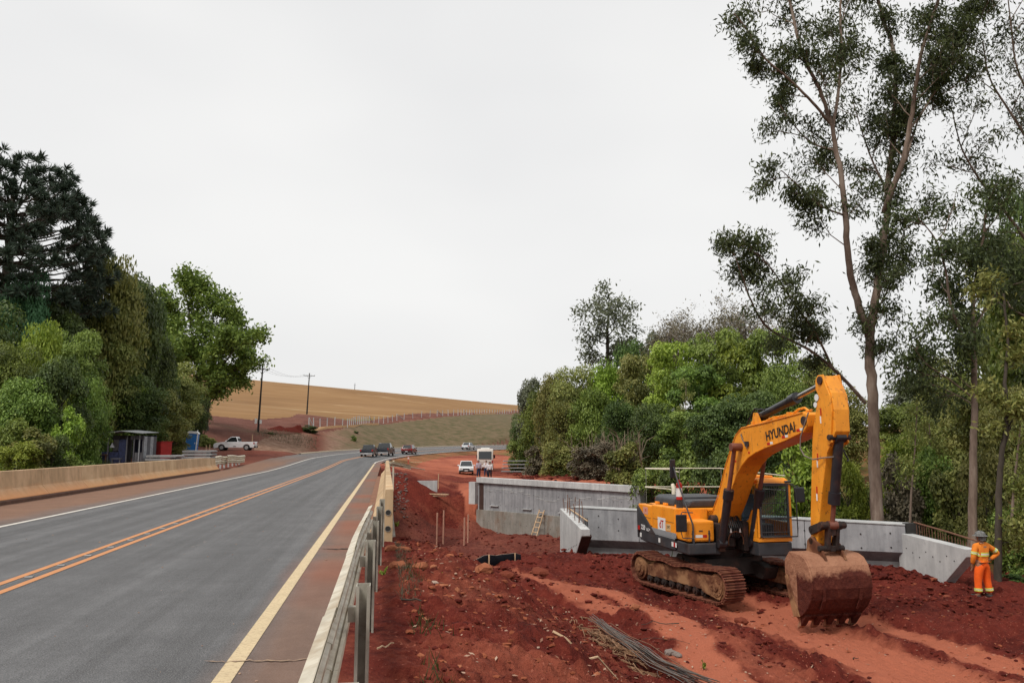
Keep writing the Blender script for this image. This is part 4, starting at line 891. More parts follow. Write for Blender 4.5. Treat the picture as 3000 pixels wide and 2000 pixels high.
    # --- arm
    ap = [(5.22, 5.36), (5.40, 5.38), (5.62, 5.0), (5.70, 4.65), (5.70, 4.2), (5.52, 3.95), (5.36, 3.75), (5.22, 3.3), (5.08, 2.8), (4.95, 2.25), (4.86, 1.86), (4.74, 1.76), (4.62, 1.84), (4.64, 2.3), (4.80, 3.54), (4.86, 4.0), (4.92, 4.3), (5.05, 4.66), (5.16, 5.0)]
    m = MB(); m.prism(ap, -.17, .17, 'y'); ar = m.build('arm', M_yb, E, .018)
    for y in (-.21, .171):
        m = MB(); m.prism([(5.15, 5.3), (5.24, 5.40), (5.42, 5.40), (5.48, 5.2), (5.62, 4.95), (5.66, 4.6), (5.58, 4.1), (5.60, 3.98), (5.5, 3.92), (5.42, 4.0), (5.36, 4.5), (5.28, 4.9), (5.14, 5.1)], y, y+.039, 'y'); m.build('cheek_plate', M_yb, ar, .01)
    m = MB(); m.cyl((5.33, -.24, 5.28), (5.33, .24, 5.28), .09, 16); m.cyl((5.56, -.25, 4.08), (5.56, .25, 4.08), .06, 14); m.cyl((4.76, -.26, 1.90), (4.76, .26, 1.90), .08, 14); m.cyl((4.72, -.24, 2.14), (4.72, .24, 2.14), .06, 14); m.build('arm_pin', M_und, ar, .008)
    m = MB(); m.cyl((5.12, -.175, 4.93), (5.12, -.185, 4.93), .075, 16); m.cyl((5.06, -.175, 4.78), (5.06, -.185, 4.78), .06, 16); m.build('emblem', M_whi, ar)
    for x, z, mt in ((5.22, 4.55, M_red), (5.2, 4.38, M_whi), (5.02, 3.6, M_red), (5.0, 3.45, M_whi), (4.93, 2.9, M_red), (4.92, 2.75, M_whi)): m = MB(); m.box(x, x+.035, -.18, -.172, z, z+.15); m.build('reflector', mt, ar)
    m = MB(); m.tube([(4.98, -.3, 4.62), (4.88, -.33, 4.4), (4.72, -.35, 4.1), (4.68, -.35, 3.86), (4.8, -.34, 3.7), (5.05, -.3, 3.62), (5.3, -.22, 3.66), (5.5, -.1, 3.68)], .015, 6); m.build('hose', M_ins_, E, 0, True)
    m = MB(); m.tube([(4.75, .4, 4.5), (4.9, .5, 3.9), (5.2, .45, 3.6), (5.5, .2, 3.6)], .018, 6); m.build('hose', M_rub, E, 0, True)
    ram((5.56, 0, 4.08), (5.16, 0, 2.26), .74, .10, .05, M_cyl, M_rrod, 'bucket_cylinder')
    for y in (-.23, .19): m = MB(); m.prism([(4.66, 2.08), (4.72, 2.02), (5.18, 2.18), (5.20, 2.3), (5.12, 2.34), (4.68, 2.2)], y, y+.045, 'y'); m.build('link', M_und, E, .012)
    m = MB(); m.cyl((5.16, -.3, 2.26), (5.16, .3, 2.26), .075, 14); m.build('link_pin', M_und, E, .01)
    m = MB()
    for y in (-.13, .07): m.prism([(5.08, 2.26), (5.24, 2.26), (5.16, 1.75), (5.02, 1.75)], y, y+.07, 'y')
    m.box(5.06, 5.2, -.059, .069, 2.05, 2.22); m.box(5.02, 5.15, -.059, .069, 1.72, 1.84); m.build('bucket_link', M_und, E, .015)
    # --- bucket: shell, side plates, lip, teeth, ears
    sh = [(4.50, 1.56), (4.62, 1.68), (5.0, 1.66), (5.17, 1.60), (5.30, 1.46), (5.38, 1.26), (5.40, 1.02), (5.34, .80), (5.20, .60), (5.00, .44), (4.80, .34)]
    yb0, yb1 = -.66, .66; th = .035
    def inner(p):
        c_ = Vector((4.75, 1.1)); v = Vector(p)-c_; return tuple(c_+v*(1-th/v.length))
    pr = sh+[inner(p) for p in reversed(sh)]; m = MB()
    for k in range(12):
        a = yb0+(yb1-yb0)*k/12; b = yb0+(yb1-yb0)*(k+1)/12
        m.prism(pr, a, b, 'y')
    bk = m.build('bucket', M_buck, E, 0, False)
    for y, o_ in ((yb0, -1), (yb1, 1)):
        m = MB(); a, b = sorted((y, y+o_*.04)); m.prism(sh+[(4.72, .42), (4.60, .62), (4.50, .92), (4.42, 1.25), (4.43, 1.48)], a, b, 'y'); m.build('side_plate', M_buck, bk, .012)
        m = MB(); a, b = sorted((y+o_*.041, y+o_*.07)); m.prism([(4.72, .36), (4.94, .40), (4.8, .66), (4.62, 1.0), (4.54, 1.2), (4.46, 1.15), (4.52, .9), (4.62, .6)], a, b, 'y'); m.build('side_cutter', M_mud, bk, .01)
    m = MB(); m.prism([(4.98, .46), (5.02, .42), (4.80, .28), (4.74, .33)], yb0, yb1, 'y'); m.build('lip', M_buck, bk, .01)
    for k in range(5):
        y = yb0+.07+k*(yb1-yb0-.14)/4; m = MB(); m.prism([(4.98, .47), (5.06, .42), (4.86, .20), (4.74, .12), (4.72, .17), (4.82, .33)], y-.065, y+.065, 'y'); m.build('tooth', M_buck, bk, .018)
    for y in (-.26, .2): m = MB(); m.prism([(4.56, 1.66), (4.62, 1.9), (4.76, 2.0), (4.9, 1.92), (5.04, 1.86), (5.14, 1.72), (5.24, 1.56), (4.9, 1.6)], y, y+.06, 'y'); m.build('bucket_ear', M_mud, bk, .012)
    m = MB(); m.cyl((5.08, -.29, 1.78), (5.08, .29, 1.78), .06, 14); m.build('bucket_pin', M_und, bk, .008)
    m = MB()
    for y in (-.45, .39):
        m = MB(); m.prism([(5.42, 1.02), (5.40, 1.0), (5.36, .80), (5.22, .58), (5.26, .58), (5.38, .78)], y, y+.06, 'y'); m.build('wear_strip', M_buck, bk)
    return E
excavator()
# ------------------------------------------------------------------ vehicles
CARP = {}
def carpaint(nm, c):
    if nm not in CARP: CARP[nm] = simple(nm, c, .25, .05, 2, .6, .02, 0, [x*.6+.08 for x in c], 1.5, .55, .9)
    return CARP[nm]
M_tail = simple('tail_lamp_red', (.35, .015, .012), .25, .1); M_head = simple('lamp_lens', (.6, .6, .58), .15, .05); M_rim = simple('wheel_rim_grey', (.42, .42, .42), .35, .1, 5, .5, .05, .5)
M_plate = simple('number_plate', (.55, .55, .56), .4, .05)
def vehicle(label, px, py, d, head, L, W, H, style, paint_, cat='car', name='car', group=None, d_exact=None):
    """x forward, y left; built at a ground point below px; head = heading angle in the plan"""
    c = at(px, py, d); gzv = None
    s_, t_ = road_st(c.x, c.y); z = float(road_z(s_, t_)) if -7 < t_ < 4.1 else gz(c.x, c.y)
    E = empty(name, (c.x, c.y, z), head); tag(E, label, cat, group)
    h = L/2; r = .33 if style in ('hatch', 'sedan', 'pick1') else .38; gc = .22 if r < .35 else .3; wb = L*.30; belt = H*.60
    def arch(xc): return [(xc+(r+.07)*math.cos(a), max(gc, r+(r+.07)*math.sin(a))) for a in np.linspace(PI, 0, 8)]
    if style in ('pick1', 'pick2'):
        lo = [(-h, .45), (-h+.05, gc+.1)]+[(x, z_) for x, z_ in arch(-wb-.05)]+arch(wb+.02)+[(h-.06, gc), (h, .42), (h-.01, .62), (h-.12, .80), (h-.45, belt-.06), (h*.42, belt+.02), (-h*.12, belt+.02), (-h*.13, belt+.0), (-h+.02, belt+.03), (-h, belt-.02)]
        cab = ((h*.50, -h*.22), (h*.17, -h*.10)) if style == 'pick1' else ((h*.44, -h*.42), (h*.12, -h*.34))
    elif style == 'hatch':
        lo = [(-h+.02, .40), (-h+.08, gc)]+arch(-wb)+arch(wb)+[(h-.1, gc), (h, .35), (h-.02, .58), (h-.14, .72), (h*.50, belt-.02), (-h*.9, belt+.04), (-h+.02, belt-.1)]
        cab = ((h*.54, -h*.97), (h*.16, -h*.78))
    else:
        lo = [(-h+.02, .42), (-h+.08, gc)]+arch(-wb)+arch(wb)+[(h-.1, gc), (h, .35), (h-.02, .58), (h-.16, .74), (h*.48, belt-.02), (-h*.68, belt+.03), (-h+.06, belt+.0), (-h, belt-.15)]
        cab = ((h*.52, -h*.74), (h*.14, -h*.44))
    m = MB(); m.prism(lo, -W/2, W/2, 'y'); bd_ = m.build('body', paint_, E, .05, True, 3)
    (b1, b0), (t1, t0) = cab; wi = W/2-.05; wt = W/2-.2
    def pt(x, y, z_): return (x, y, z_)
    vs = [pt(b0, -wi, belt-.02), pt(b1, -wi, belt-.04), pt(b1, wi, belt-.04), pt(b0, wi, belt-.02), pt(t0, -wt, H-.03), pt(t1, -wt, H-.04), pt(t1, wt, H-.04), pt(t0, wt, H-.03)]
    m = MB(); m.add(vs, [(0, 1, 2, 3), (0, 1, 5, 4), (1, 2, 6, 5), (2, 3, 7, 6), (3, 0, 4, 7), (4, 5, 6, 7)]); m.build('cabin', paint_, E, .05, True, 3)
    def gl(a, b, c_, d_, nm, s=.86, out=.012, up=.0):
        q = [Vector(vs[i]) for i in (a, b, c_, d_)]; ce = sum(q, Vector())/4; n_ = (q[1]-q[0]).cross(q[3]-q[0]).normalized()
        mid = Vector(((b0+b1)/2, 0, belt)); n_ = n_ if n_.dot(ce-mid) > 0 else -n_
        q2 = [ce+(p-ce)*s+n_*out+Vector((0, 0, up)) for p in q]; m = MB(); m.add(q2+[p-n_*.01 for p in q2], [(0, 1, 2, 3), (4, 5, 6, 7), (0, 1, 5, 4), (1, 2, 6, 5), (2, 3, 7, 6), (3, 0, 4, 7)]); m.build(nm, M_cgl, E)
    gl(0, 1, 5, 4, 'side_window'); gl(2, 3, 7, 6, 'side_window'); gl(1, 2, 6, 5, 'windscreen', .9); gl(3, 0, 4, 7, 'rear_window', .86)
    for sx in (-1, 1):
        for sy in (-1, 1):
            xw = (wb+.0 if style not in ('pick1', 'pick2') or sx > 0 else wb+.05)*sx
            m = MB(); m.cyl((xw, sy*(W/2-.2), r), (xw, sy*(W/2-.01), r), r, 20); w_ = m.build('wheel', M_rub, E, .02, True)
            m = MB(); m.cyl((xw, sy*(W/2-.012), r), (xw, sy*(W/2+.004), r), r*.62, 14); m.build('rim', M_rim, w_, .01)
    blk = M_rub
    m = MB(); m.box(h-.12, h+.04, -W/2+.03, W/2-.03, .26, .50); m.build('front_bumper', blk if style.startswith('pick') or style == 'hatch' else paint_, E, .04)
    m = MB(); m.box(-h-.05, -h+.12, -W/2+.03, W/2-.03, .30, .52); m.build('rear_bumper', M_rim if style == 'pick2' else blk, E, .04)
    m = MB(); m.box(h-.05, h+.012, -.38, .38, .52, .68); m.build('grille', blk, E, .01)
    for sy in (-1, 1):
        m = MB(); a, b = sorted((sy*(W/2-.06), sy*(W/2-.42))); m.box(h-.22, h-.005, a, b, .60, .74); m.build('headlight', M_head, E, .03)
        m = MB(); a, b = sorted((sy*(W/2+.005), sy*(W/2-.18))); m.box(-h-.012, -h+.1, a, b, belt-.26, belt-.02); m.build('tail_light', M_tail, E, .02)
        m = MB(); a, b = sorted((sy*(W/2-.02), sy*(W/2+.17))); m.box(b1-.32, b1-.2, a, b, belt+.02, belt+.17); m.build('side_mirror', blk if paint_ is not CARP.get('white_car_paint') else paint_, E, .03)
    for sx in (-1, 1): m = MB(); m.box(sx*(h+.05)-.005, sx*(h+.05)+.005, -.2, .2, .38, .5); m.build('number_plate', M_plate, E)
    if style == 'pick1':
        m = MB(); m.box(-h+.06, -h*.16, -W/2+.08, W/2-.08, belt+.022, belt+.05); m.build('bed_cover', M_rub, E, .01)
        m = MB(); m.box(-h*.2, -h*.16, -W/2+.15, W/2-.15, belt+.05, belt+.4); m.build('headboard', M_rub, E, .01)
        m = MB(); m.box(-.25, .05, -W/2-.008, -W/2+.0, .42, .5); m.build('side_decal', M_rub, E); m = MB(); m.box(-.25, .05, W/2, W/2+.008, .42, .5); m.build('side_decal', M_rub, E)
    if style == 'pick2':
        m = MB(); m.box(-h+.05, -h*.4, -W/2+.06, W/2-.06, belt+.032, belt+.06); m.build('bed_cover', M_rub, E, .01)
    return E
Pw, Pk, Pr, Ps = carpaint('white_car_paint', (.72, .72, .72)), carpaint('black_car_paint', (.012, .014, .02)), carpaint('dark_red_car_paint', (.16, .012, .012)), carpaint('silver_white_paint', (.62, .64, .66))
def rhead(px, py, d, off=0):
    c = at(px, py, d); s_, _ = road_st(c.x, c.y); return PI/2-max(float(s_)-Y0, 0)/RR+off
vehicle('black pickup leading away on the highway, leftmost of the three dark vehicles', 1081, 1347, 105, rhead(1081, 1347, 105), 4.6, 1.72, 1.62, 'pick2', Pk, 'pickup', 'pickup_truck')
vehicle('larger black pickup between the other black pickup and the red car', 1128, 1341, 113, rhead(1128, 1341, 113), 5.2, 1.92, 1.85, 'pick2', Pk, 'pickup', 'pickup_truck')
vehicle('dark red hatchback driving away round the highway bend', 1199, 1333, 126, rhead(1199, 1333, 126), 4.0, 1.75, 1.52, 'hatch', Pr, 'car', 'hatchback_car')
vehicle('silver white car far off on the highway bend, left of the minibus roof', 1372, 1322, 165, rhead(1372, 1322, 165), 4.2, 1.75, 1.5, 'sedan', Ps, 'car', 'sedan_car')
vehicle('white pickup parked side-on by the dirt track under the first utility pole', 690, 1316, 90, R(176), 4.55, 1.68, 1.6, 'pick1', Pw, 'pickup', 'pickup_truck')
vehicle('white hatchback with black front bumper parked on red earth beside the minibus', 1366, 1380, 92, R(-90-6), 3.9, 1.7, 1.52, 'hatch', Pw, 'car', 'hatchback_car')
def bus():
    c = at(1421, 1374, 104); E = empty('minibus', (c.x, c.y, gz(c.x, c.y)), R(82)); tag(E, 'cream white minibus seen from behind with a large dark rear window', 'minibus')
    L_, W, H = 7.2, 2.15, 2.85; mp_ = simple('minibus_paint', (.62, .56, .50), .35, .05); h = L_
    m = MB(); m.prism([(0, .45), (0.02, 1.6), (.12, 2.55), (.3, H), (L_-.5, H), (L_-.1, 2.4), (L_, 1.3), (L_, .4)], -W/2, W/2, 'y'); m.build('body', mp_, E, .12, True, 4)
    m = MB(); m.prism([(-.0, 1.5), (.075, 2.52), (.06, 2.52), (-.025, 1.5)], -W/2+.22, W/2-.22, 'y'); m.build('rear_window', M_cgl, E)
    for sy in (-1, 1):
        for k in range(5): m = MB(); a, b = sorted((sy*(W/2-.01), sy*(W/2+.006))); m.box(.6+k*1.25, .6+k*1.25+1.1, a, b, 1.5, 2.25); m.build('side_window', M_cgl, E)
        m = MB(); a, b = sorted((sy*(W/2-.03), sy*(W/2-.2))); m.box(-.02, .05, a, b, .95, 1.35); m.build('tail_light', M_tail, E, .02)
        for x in (1.7, 5.9): m = MB(); m.cyl((x, sy*(W/2-.3), .4), (x, sy*(W/2+.01), .4), .4, 18); m.build('wheel', M_rub, E, .03)
        m = MB(); a, b = sorted((sy*(W/2+.02), sy*(W/2+.26))); m.box(L_-.5, L_-.4, a, b, 1.5, 2.0); m.build('side_mirror', M_rub, E, .03)
    m = MB(); m.box(-.08, .1, -W/2+.03, W/2-.03, .4, .72); m.build('rear_bumper', mp_, E, .04)
    m = MB(); m.box(-.04, 0, -.8, .8, .85, 1.25); m.build('rear_hatch', simple('faded_panel', (.5, .46, .42), .4, .1), E, .02)
    m = MB(); m.box(-.09, -.08, -.22, .22, .5, .62); m.build('number_plate', M_plate, E)
    m = MB(); m.box(1.2, 2.6, -.6, .6, H-.01, H+.16); m.build('roof_unit', M_whi, E, .06)
bus()
# ------------------------------------------------------------------ people
def skin_obj(name, J, Ed, root, mat, parent, sub=2):
    me = bpy.data.meshes.new('t'); keys = list(J); ix = {k: i for i, k in enumerate(keys)}
    me.from_pydata([J[k][:3] for k in keys], [(ix[a], ix[b]) for a, b in Ed], [])
    o = bpy.data.objects.new('t', me); COL.objects.link(o); o.modifiers.new('s', 'SKIN'); sv = me.skin_vertices[0].data
    for k in keys: r_ = J[k][3]; sv[ix[k]].radius = r_ if hasattr(r_, '__len__') else (r_, r_); sv[ix[k]].use_root = (k == root)
    u = o.modifiers.new('u', 'SUBSURF'); u.levels = sub; u.render_levels = sub
    bpy.context.view_layer.update(); dg = bpy.context.evaluated_depsgraph_get(); m2 = bpy.data.meshes.new_from_object(o.evaluated_get(dg)); bpy.data.objects.remove(o)
    m2.name = name; m2.materials.clear(); m2.materials.append(mat); m2.polygons.foreach_set('use_smooth', [True]*len(m2.polygons))
    r = bpy.data.objects.new(name, m2); COL.objects.link(r); r.parent = parent; return r
M_skin = simple('skin', (.30, .15, .09), .6, .1, 8)
def person(label, loc, rz, H, shirt, trouser, shoes, arms, hat=None, hair=(.02, .015, .012), legs=((.12, .02), (-.12, -.04)), strips=False, fingers=False):
    """faces +y; arms: for each side (elbow offset, hand offset) from the shoulder"""
    E = empty('person', loc, rz); E.scale = (H/1.74*1.12, H/1.74*1.1, H/1.74); tag(E, label, 'person')
    J = {}; Ed = []
    def j(k, x, y, z, r, par=None): J[k] = (x, y, z, r); (Ed.append((par, k)) if par else None)
    j('pel', 0, 0, .95, (.135, .105)); j('bel', 0, .01, 1.08, (.125, .10), 'pel'); j('che', 0, .0, 1.28, (.16, .115), 'bel'); j('nk0', 0, -.01, 1.43, (.075, .07), 'che'); j('nk', 0, 0, 1.50, .052, 'nk0')
    j('hd0', 0, .015, 1.56, (.066, .075), 'nk'); j('hd1', 0, .015, 1.65, (.078, .095), 'hd0'); j('hd2', 0, .0, 1.72, (.055, .07), 'hd1')
    for s, nm, (lx, ly) in ((1, 'R', legs[0]), (-1, 'L', legs[1])):
        j('hp'+nm, s*.095, 0, .88, (.095, .10), 'pel'); j('kn'+nm, s*.095+(lx-s*.095)*.5, ly*.5+.02, .49, .062, 'hp'+nm); j('an'+nm, lx, ly-.02, .09, .042, 'kn'+nm); j('to'+nm, lx+s*.03, ly+.14, .035, (.042, .03), 'an'+nm)
    hands = []
    for s, nm, (el, ha) in ((1, 'R', arms[0]), (-1, 'L', arms[1])):
        sh_ = Vector((s*.185, 0, 1.40)); e_ = sh_+Vector(el); h_ = sh_+Vector(ha)
        j('sh'+nm, *sh_, .062, 'che'); j('el'+nm, *e_, .043, 'sh'+nm); j('wr'+nm, *h_, .029, 'el'+nm); dr = (h_-e_).normalized(); p = h_+dr*.07; j('pa'+nm, *p, (.036, .022), 'wr'+nm); hands.append((p, dr, s))
    body = skin_obj('body', J, Ed, 'pel', M_skin, E)
    T = {k: (*J[k][:3], tuple((a+.03) for a in (J[k][3] if hasattr(J[k][3], '__len__') else (J[k][3],)*2))) for k in ('pel', 'hpR', 'hpL', 'knR', 'knL')}
    te = [('pel', 'hpR'), ('pel', 'hpL'), ('hpR', 'knR'), ('hpL', 'knL')]
    for nm in 'RL': a = J['an'+nm]; T['an'+nm] = (a[0], a[1], a[2]+.03, .075); te.append(('kn'+nm, 'an'+nm))
    T['wst'] = (0, 0, 1.04, (.15, .12)); te.append(('pel', 'wst')); skin_obj('trousers', T, te, 'pel', trouser, E)
    S = {k: (*J[k][:3], tuple((a+.022) for a in (J[k][3] if hasattr(J[k][3], '__len__') else (J[k][3],)*2))) for k in ('bel', 'che', 'shR', 'shL', 'elR', 'elL')}
    S['hem'] = (0, 0, .96, (.165, .135)); S['nk0'] = (0, -.01, 1.45, .075)
    for nm in 'RL': a = Vector(J['el'+nm][:3]).lerp(Vector(J['wr'+nm][:3]), .85); S['wr'+nm] = (*a, .045)
    skin_obj('shirt', S, [('hem', 'bel'), ('bel', 'che'), ('che', 'nk0'), ('che', 'shR'), ('che', 'shL'), ('shR', 'elR'), ('shL', 'elL'), ('elR', 'wrR'), ('elL', 'wrL')], 'bel', shirt, E)
    for s, nm in ((1, 'R'), (-1, 'L')):
        a = Vector(J['an'+nm][:3]); b = Vector(J['to'+nm][:3]); m = MB(); m.tube([a+Vector((0, -.05, -.05)), a+Vector((0, .02, -.04)), b+Vector((0, .0, .01)), b+Vector((0, .09, 0))], [.045, .055, .05, .03], 10); m.build('shoe', shoes, E, 0, True)
    for p, dr, s in hands:
        if fingers:
            si = dr.orthogonal().normalized()
            for k in range(4): m = MB(); o_ = si*(k-1.5)*.018; m.tube([p+o_, p+o_+dr*(.045), p+o_*1.1+dr*(.08-.006*abs(k-1.5))+Vector((0, .012, -.01))], [.010, .009, .007], 6); m.build('finger', M_skin, body, 0, True)
            m = MB(); m.tube([p-dr*.02+si*.03, p+si*.055+dr*.03], [.012, .008], 6); m.build('thumb', M_skin, body, 0, True)
    m = MB(); m.ball((0, .105, 1.63), .018, 8, 5, 1.3); m.build('nose', M_skin, body, 0, True)
    for s in (-1, 1): m = MB(); m.ball((s*.082, .0, 1.63), .022, 8, 5, 1.4); m.build('ear', M_skin, body, 0, True); m = MB(); m.ball((s*.032, .098, 1.66), .012, 8, 5); m.build('eye', M_whi, body, 0, True)
    m = MB(); m.tube([(-.025, .108, 1.585), (.025, .108, 1.585)], .006, 5); m.build('mouth', M_red, body)
    hm = simple('hair', hair, .8, .3, 20)
    m = MB(); m.ball((0, -.02, 1.69), .098, 14, 8, .85); m.build('hair', hm, E, 0, True)
    if hat:
        m = MB(); m.tube([(0, -.005, 1.665), (0, -.005, 1.70), (0, -.01, 1.75), (0, -.01, 1.79)], [.125, .118, .10, .04], 18); hh = m.build('hat_crown', hat, E, 0, True); m = MB(); m.tube([(0, 0, 1.655), (0, 0, 1.672)], [.175, .14], 20); m.build('brim', hat, hh, 0, True)
        m = MB(); m.tube([(0, -.045, 1.53), (0, -.045, 1.66)], [.08, .10], 12); m.build('neck_flap', hat, hh, 0, True)
    if strips:
        yl = simple('reflective_yellow_band', (.62, .68, .12), .4, .1); wl = simple('reflective_silver_band', (.7, .7, .66), .4, .1)
        for dz, mt in ((0, yl), (.035, wl), (.07, yl)):
            m = MB(); m.tube([(0, 0, 1.14+dz-.017), (0, 0, 1.14+dz+.017)], [.17, .172], 24, False)
            for v in range(len(m.v)): m.v[v] = (m.v[v][0]*1.04, m.v[v][1]*.82, m.v[v][2])
            m.build('chest_band', mt, E, 0, True)
            for nm in 'RL':
                a = Vector(J['an'+nm][:3]); k_ = Vector(J['kn'+nm][:3]); c_ = a.lerp(k_, .3+dz*1.6); d_ = (k_-a).normalized(); m = MB(); m.tube([c_-d_*.017, c_+d_*.017], [.094, .094], 16, False); m.build('leg_band', mt, E, 0, True)
                a = Vector(J['sh'+nm][:3]); k_ = Vector(J['el'+nm][:3]); c_ = a.lerp(k_, .72-dz*2); d_ = (k_-a).normalized(); m = MB(); m.tube([c_-d_*.017, c_+d_*.017], [.076, .076], 14, False); m.build('arm_band', mt, E, 0, True)
    return E
M_or1 = simple('orange_work_shirt', (.78, .23, .03), .85, .15, 6, .2, .3); M_or2 = simple('bright_orange_trousers', (.85, .12, .015), .85, .15, 6, .2, .3)
M_hat = simple('camouflage_hat', (.13, .13, .125), .9, .6, 26); M_boot = simple('dark_boots', (.04, .035, .035), .7); M_jean = simple('dark_blue_jeans', (.02, .03, .07), .9, .3)
M_shw = simple('white_cotton', (.62, .62, .64), .9, .06); M_plaid = simple('pale_check_shirt', (.42, .38, .45), .9, .35, 30); M_dkt = simple('dark_trousers', (.015, .016, .025), .9, .3)
wp = hit(2870, 1752); wp = at(2886, 1752, 21.6); wp.z = gz(wp.x, wp.y)+.02
person('road worker in orange coverall and grey hat, seen from behind with a hand on hip', wp, R(12), 1.74, M_or1, M_or2, M_boot,
       (((.27, -.10, -.22), (.07, .02, -.42)), ((-.07, .02, -.30), (-.04, .10, -.54))), M_hat, strips=True, legs=((.17, .0), (-.17, .05)), fingers=True)
def pp_at(px, py, d): p = at(px, py, d); return (p.x, p.y, gz(p.x, p.y))
arm_dn = ((.05, .0, -.30), (.08, .06, -.55)), ((-.05, .0, -.30), (-.08, .06, -.55))
person('man in pale checked shirt and dark jeans, leftmost of the three people', pp_at(1402, 1394, 82), R(190), 1.74, M_plaid, M_jean, M_boot, arm_dn)
person('man in white shirt and blue jeans in the middle of the three people', pp_at(1424, 1385, 87), R(150), 1.76, M_shw, M_jean, M_boot, (((.10, .04, -.26), (.05, .2, -.36)), ((-.06, 0, -.3), (-.1, .1, -.52))), legs=((.1, .1), (-.1, -.12)))
person('person in a white coat and dark trousers, rightmost of the three people', pp_at(1435, 1394, 82.5), R(170), 1.70, M_shw, M_dkt, M_boot, arm_dn)
# ------------------------------------------------------------------ left side yard
def box_at(name, px, py, d, w_, dp, h_, rz): p = at(px, py, d); return p, gz(p.x, p.y)
def shack():
    p = at(372, 1356, 64); z = gz(p.x, p.y)-.05; E = empty('site_shack', (p.x, p.y, z), -YAW+R(-3)); tag(E, 'dark weathered site shack with blue tarp inside and a thin pitched roof', 'shack')
    blue = simple('dark_blue_boards', (.012, .018, .055), .7, .4, 4); gr_ = simple('weathered_grey_boards', (.085, .085, .095), .8, .35, 5, stretch=(1, 1, .2)); lt_ = simple('pale_faded_board', (.26, .27, .29), .8, .3, 6); rf = simple('thin_roof_sheet', (.22, .23, .24), .6, .2)
    W, D, H = 3.75, 2.0, 2.35; x0 = -W/2
    for i in range(10):
        w_ = 3.0/10; m = MB(); m.box(x0+.95-.95+.02+i*w_*.0+(.0), x0, 0, 0, 0, 0) if 0 else None
    n = 6      # left bay: boards half height, dark above
    for i in range(4): m = MB(); m.box(x0+.05+i*.42, x0+.05+i*.42+.40, -D/2, -D/2+.03, .05, 1.0); m.build('wall_board', blue, E)
    for i in range(3): m = MB(); m.box(x0+.02+i*.55, x0+.02+i*.55+.53, D/2-.05, D/2, .05, H); m.build('back_board', gr_, E)
    for i in range(5): m = MB(); m.box(x0+1.75+i*.4, x0+1.75+i*.4+.38, D/2-.05, D/2, .05, H); m.build('back_board', blue, E)
    m = MB(); m.box(x0+.1, x0+1.2, D/2-.08, D/2-.06, 1.1, 2.0); m.build('faded_sheet', lt_, E)
    m = MB(); m.box(x0+1.65, x0+2.25, -D/2, -D/2+.03, .05, 2.0); m.build('blue_door', blue, E)
    for i in range(2): m = MB(); m.box(x0+2.95+i*.35, x0+2.95+i*.35+.34, -D/2, -D/2+.03, .05, .95); m.build('wall_board', gr_, E)
    m = MB(); m.box(x0+2.6, x0+W, -D/2-.001, -D/2+.03, 2.0, 2.3); m.build('lintel_board', gr_, E)
    for x in (x0, x0+.75, x0+2.3, x0+2.9, x0+3.35, x0+W-.1): m = MB(); m.box(x, x+.09, -D/2-.06, -D/2-.002, 0, H-.05); m.build('post', gr_ if x != x0+3.35 else lt_, E)
    for i in range(4): m = MB(); m.box(x0+W-.03, x0+W, -D/2+i*.5, -D/2+i*.5+.48, .05, H-.1); m.build('side_board', gr_ if i % 2 else lt_, E)
    for s in (0, 1):
        a, b = (x0-.25, 0.1) if s == 0 else (.1, W/2+.05); za, zb = (H-.0, H+.3) if s == 0 else (H+.3, H+.12)
        m = MB(); m.add([(a, -D/2-.4, za), (b, -D/2-.4, zb), (b, D/2+.2, zb+.1), (a, D/2+.2, za+.1), (a, -D/2-.4, za+.05), (b, -D/2-.4, zb+.05), (b, D/2+.2, zb+.15), (a, D/2+.2, za+.15)], [(0, 1, 2, 3), (4, 5, 6, 7), (0, 1, 5, 4), (1, 2, 6, 5), (2, 3, 7, 6), (3, 0, 4, 7)]); m.build('roof_sheet', rf, E)
    m = MB(); m.prism([(x0+.95, 1.35), (x0+1.35, 1.35), (x0+1.15, 1.75)], -D/2-.08, -D/2-.07, 'y'); m.build('triangular_sign', lt_, E)
    m = MB(); m.box(x0+1.4, x0+2.2, -D/2-.6, -D/2-.2, .42, .5); m.box(x0+1.45, x0+1.53, -D/2-.55, -D/2-.47, 0, .419); m.box(x0+2.07, x0+2.15, -D/2-.55, -D/2-.47, 0, .419); o = m.build('bench', gr_, None, loc=(0, 0, 0)); o.location = (p.x, p.y, z); o.rotation_euler[2] = -YAW+R(-3); tag(o, 'low dark bench in front of the site shack', 'bench')
    bn = MB(); bn.box(-.5, .5, -.2, .2, .75, .8); bn.box(-.4, -.32, -.1, .1, 0, .749); bn.box(.3, .38, -.1, .1, 0, .749); q = at(296, 1356, 63)
    o = bn.build('wooden_trestle', M_kb, None, loc=(q.x, q.y, gz(q.x, q.y))); tag(o, 'small rough brown trestle table left of the shack', 'table')
shack()
def red_box():
    p = at(472, 1328, 66); E = empty('red_cabinet', (p.x, p.y, gz(p.x, p.y)-.1), -YAW+R(-25)); tag(E, 'red metal storage cabinet standing right of the dark shack', 'cabinet'); rd = simple('red_sheet_metal', (.34, .018, .016), .5, .2, 3)
    m = MB(); m.box(-.55, .6, -.55, .55, 0, 1.75); m.build('body', rd, E, .02)
    for i in (0, 1): m = MB(); m.box(-.53+i*.57, .02+i*.56, -.58, -.552, .08, 1.68); dd = m.build('door', rd, E, .008)
    m = MB(); m.box(-.6, .65, -.6, .6, 1.751, 1.81); m.build('lid', rd, E, .01)
red_box()
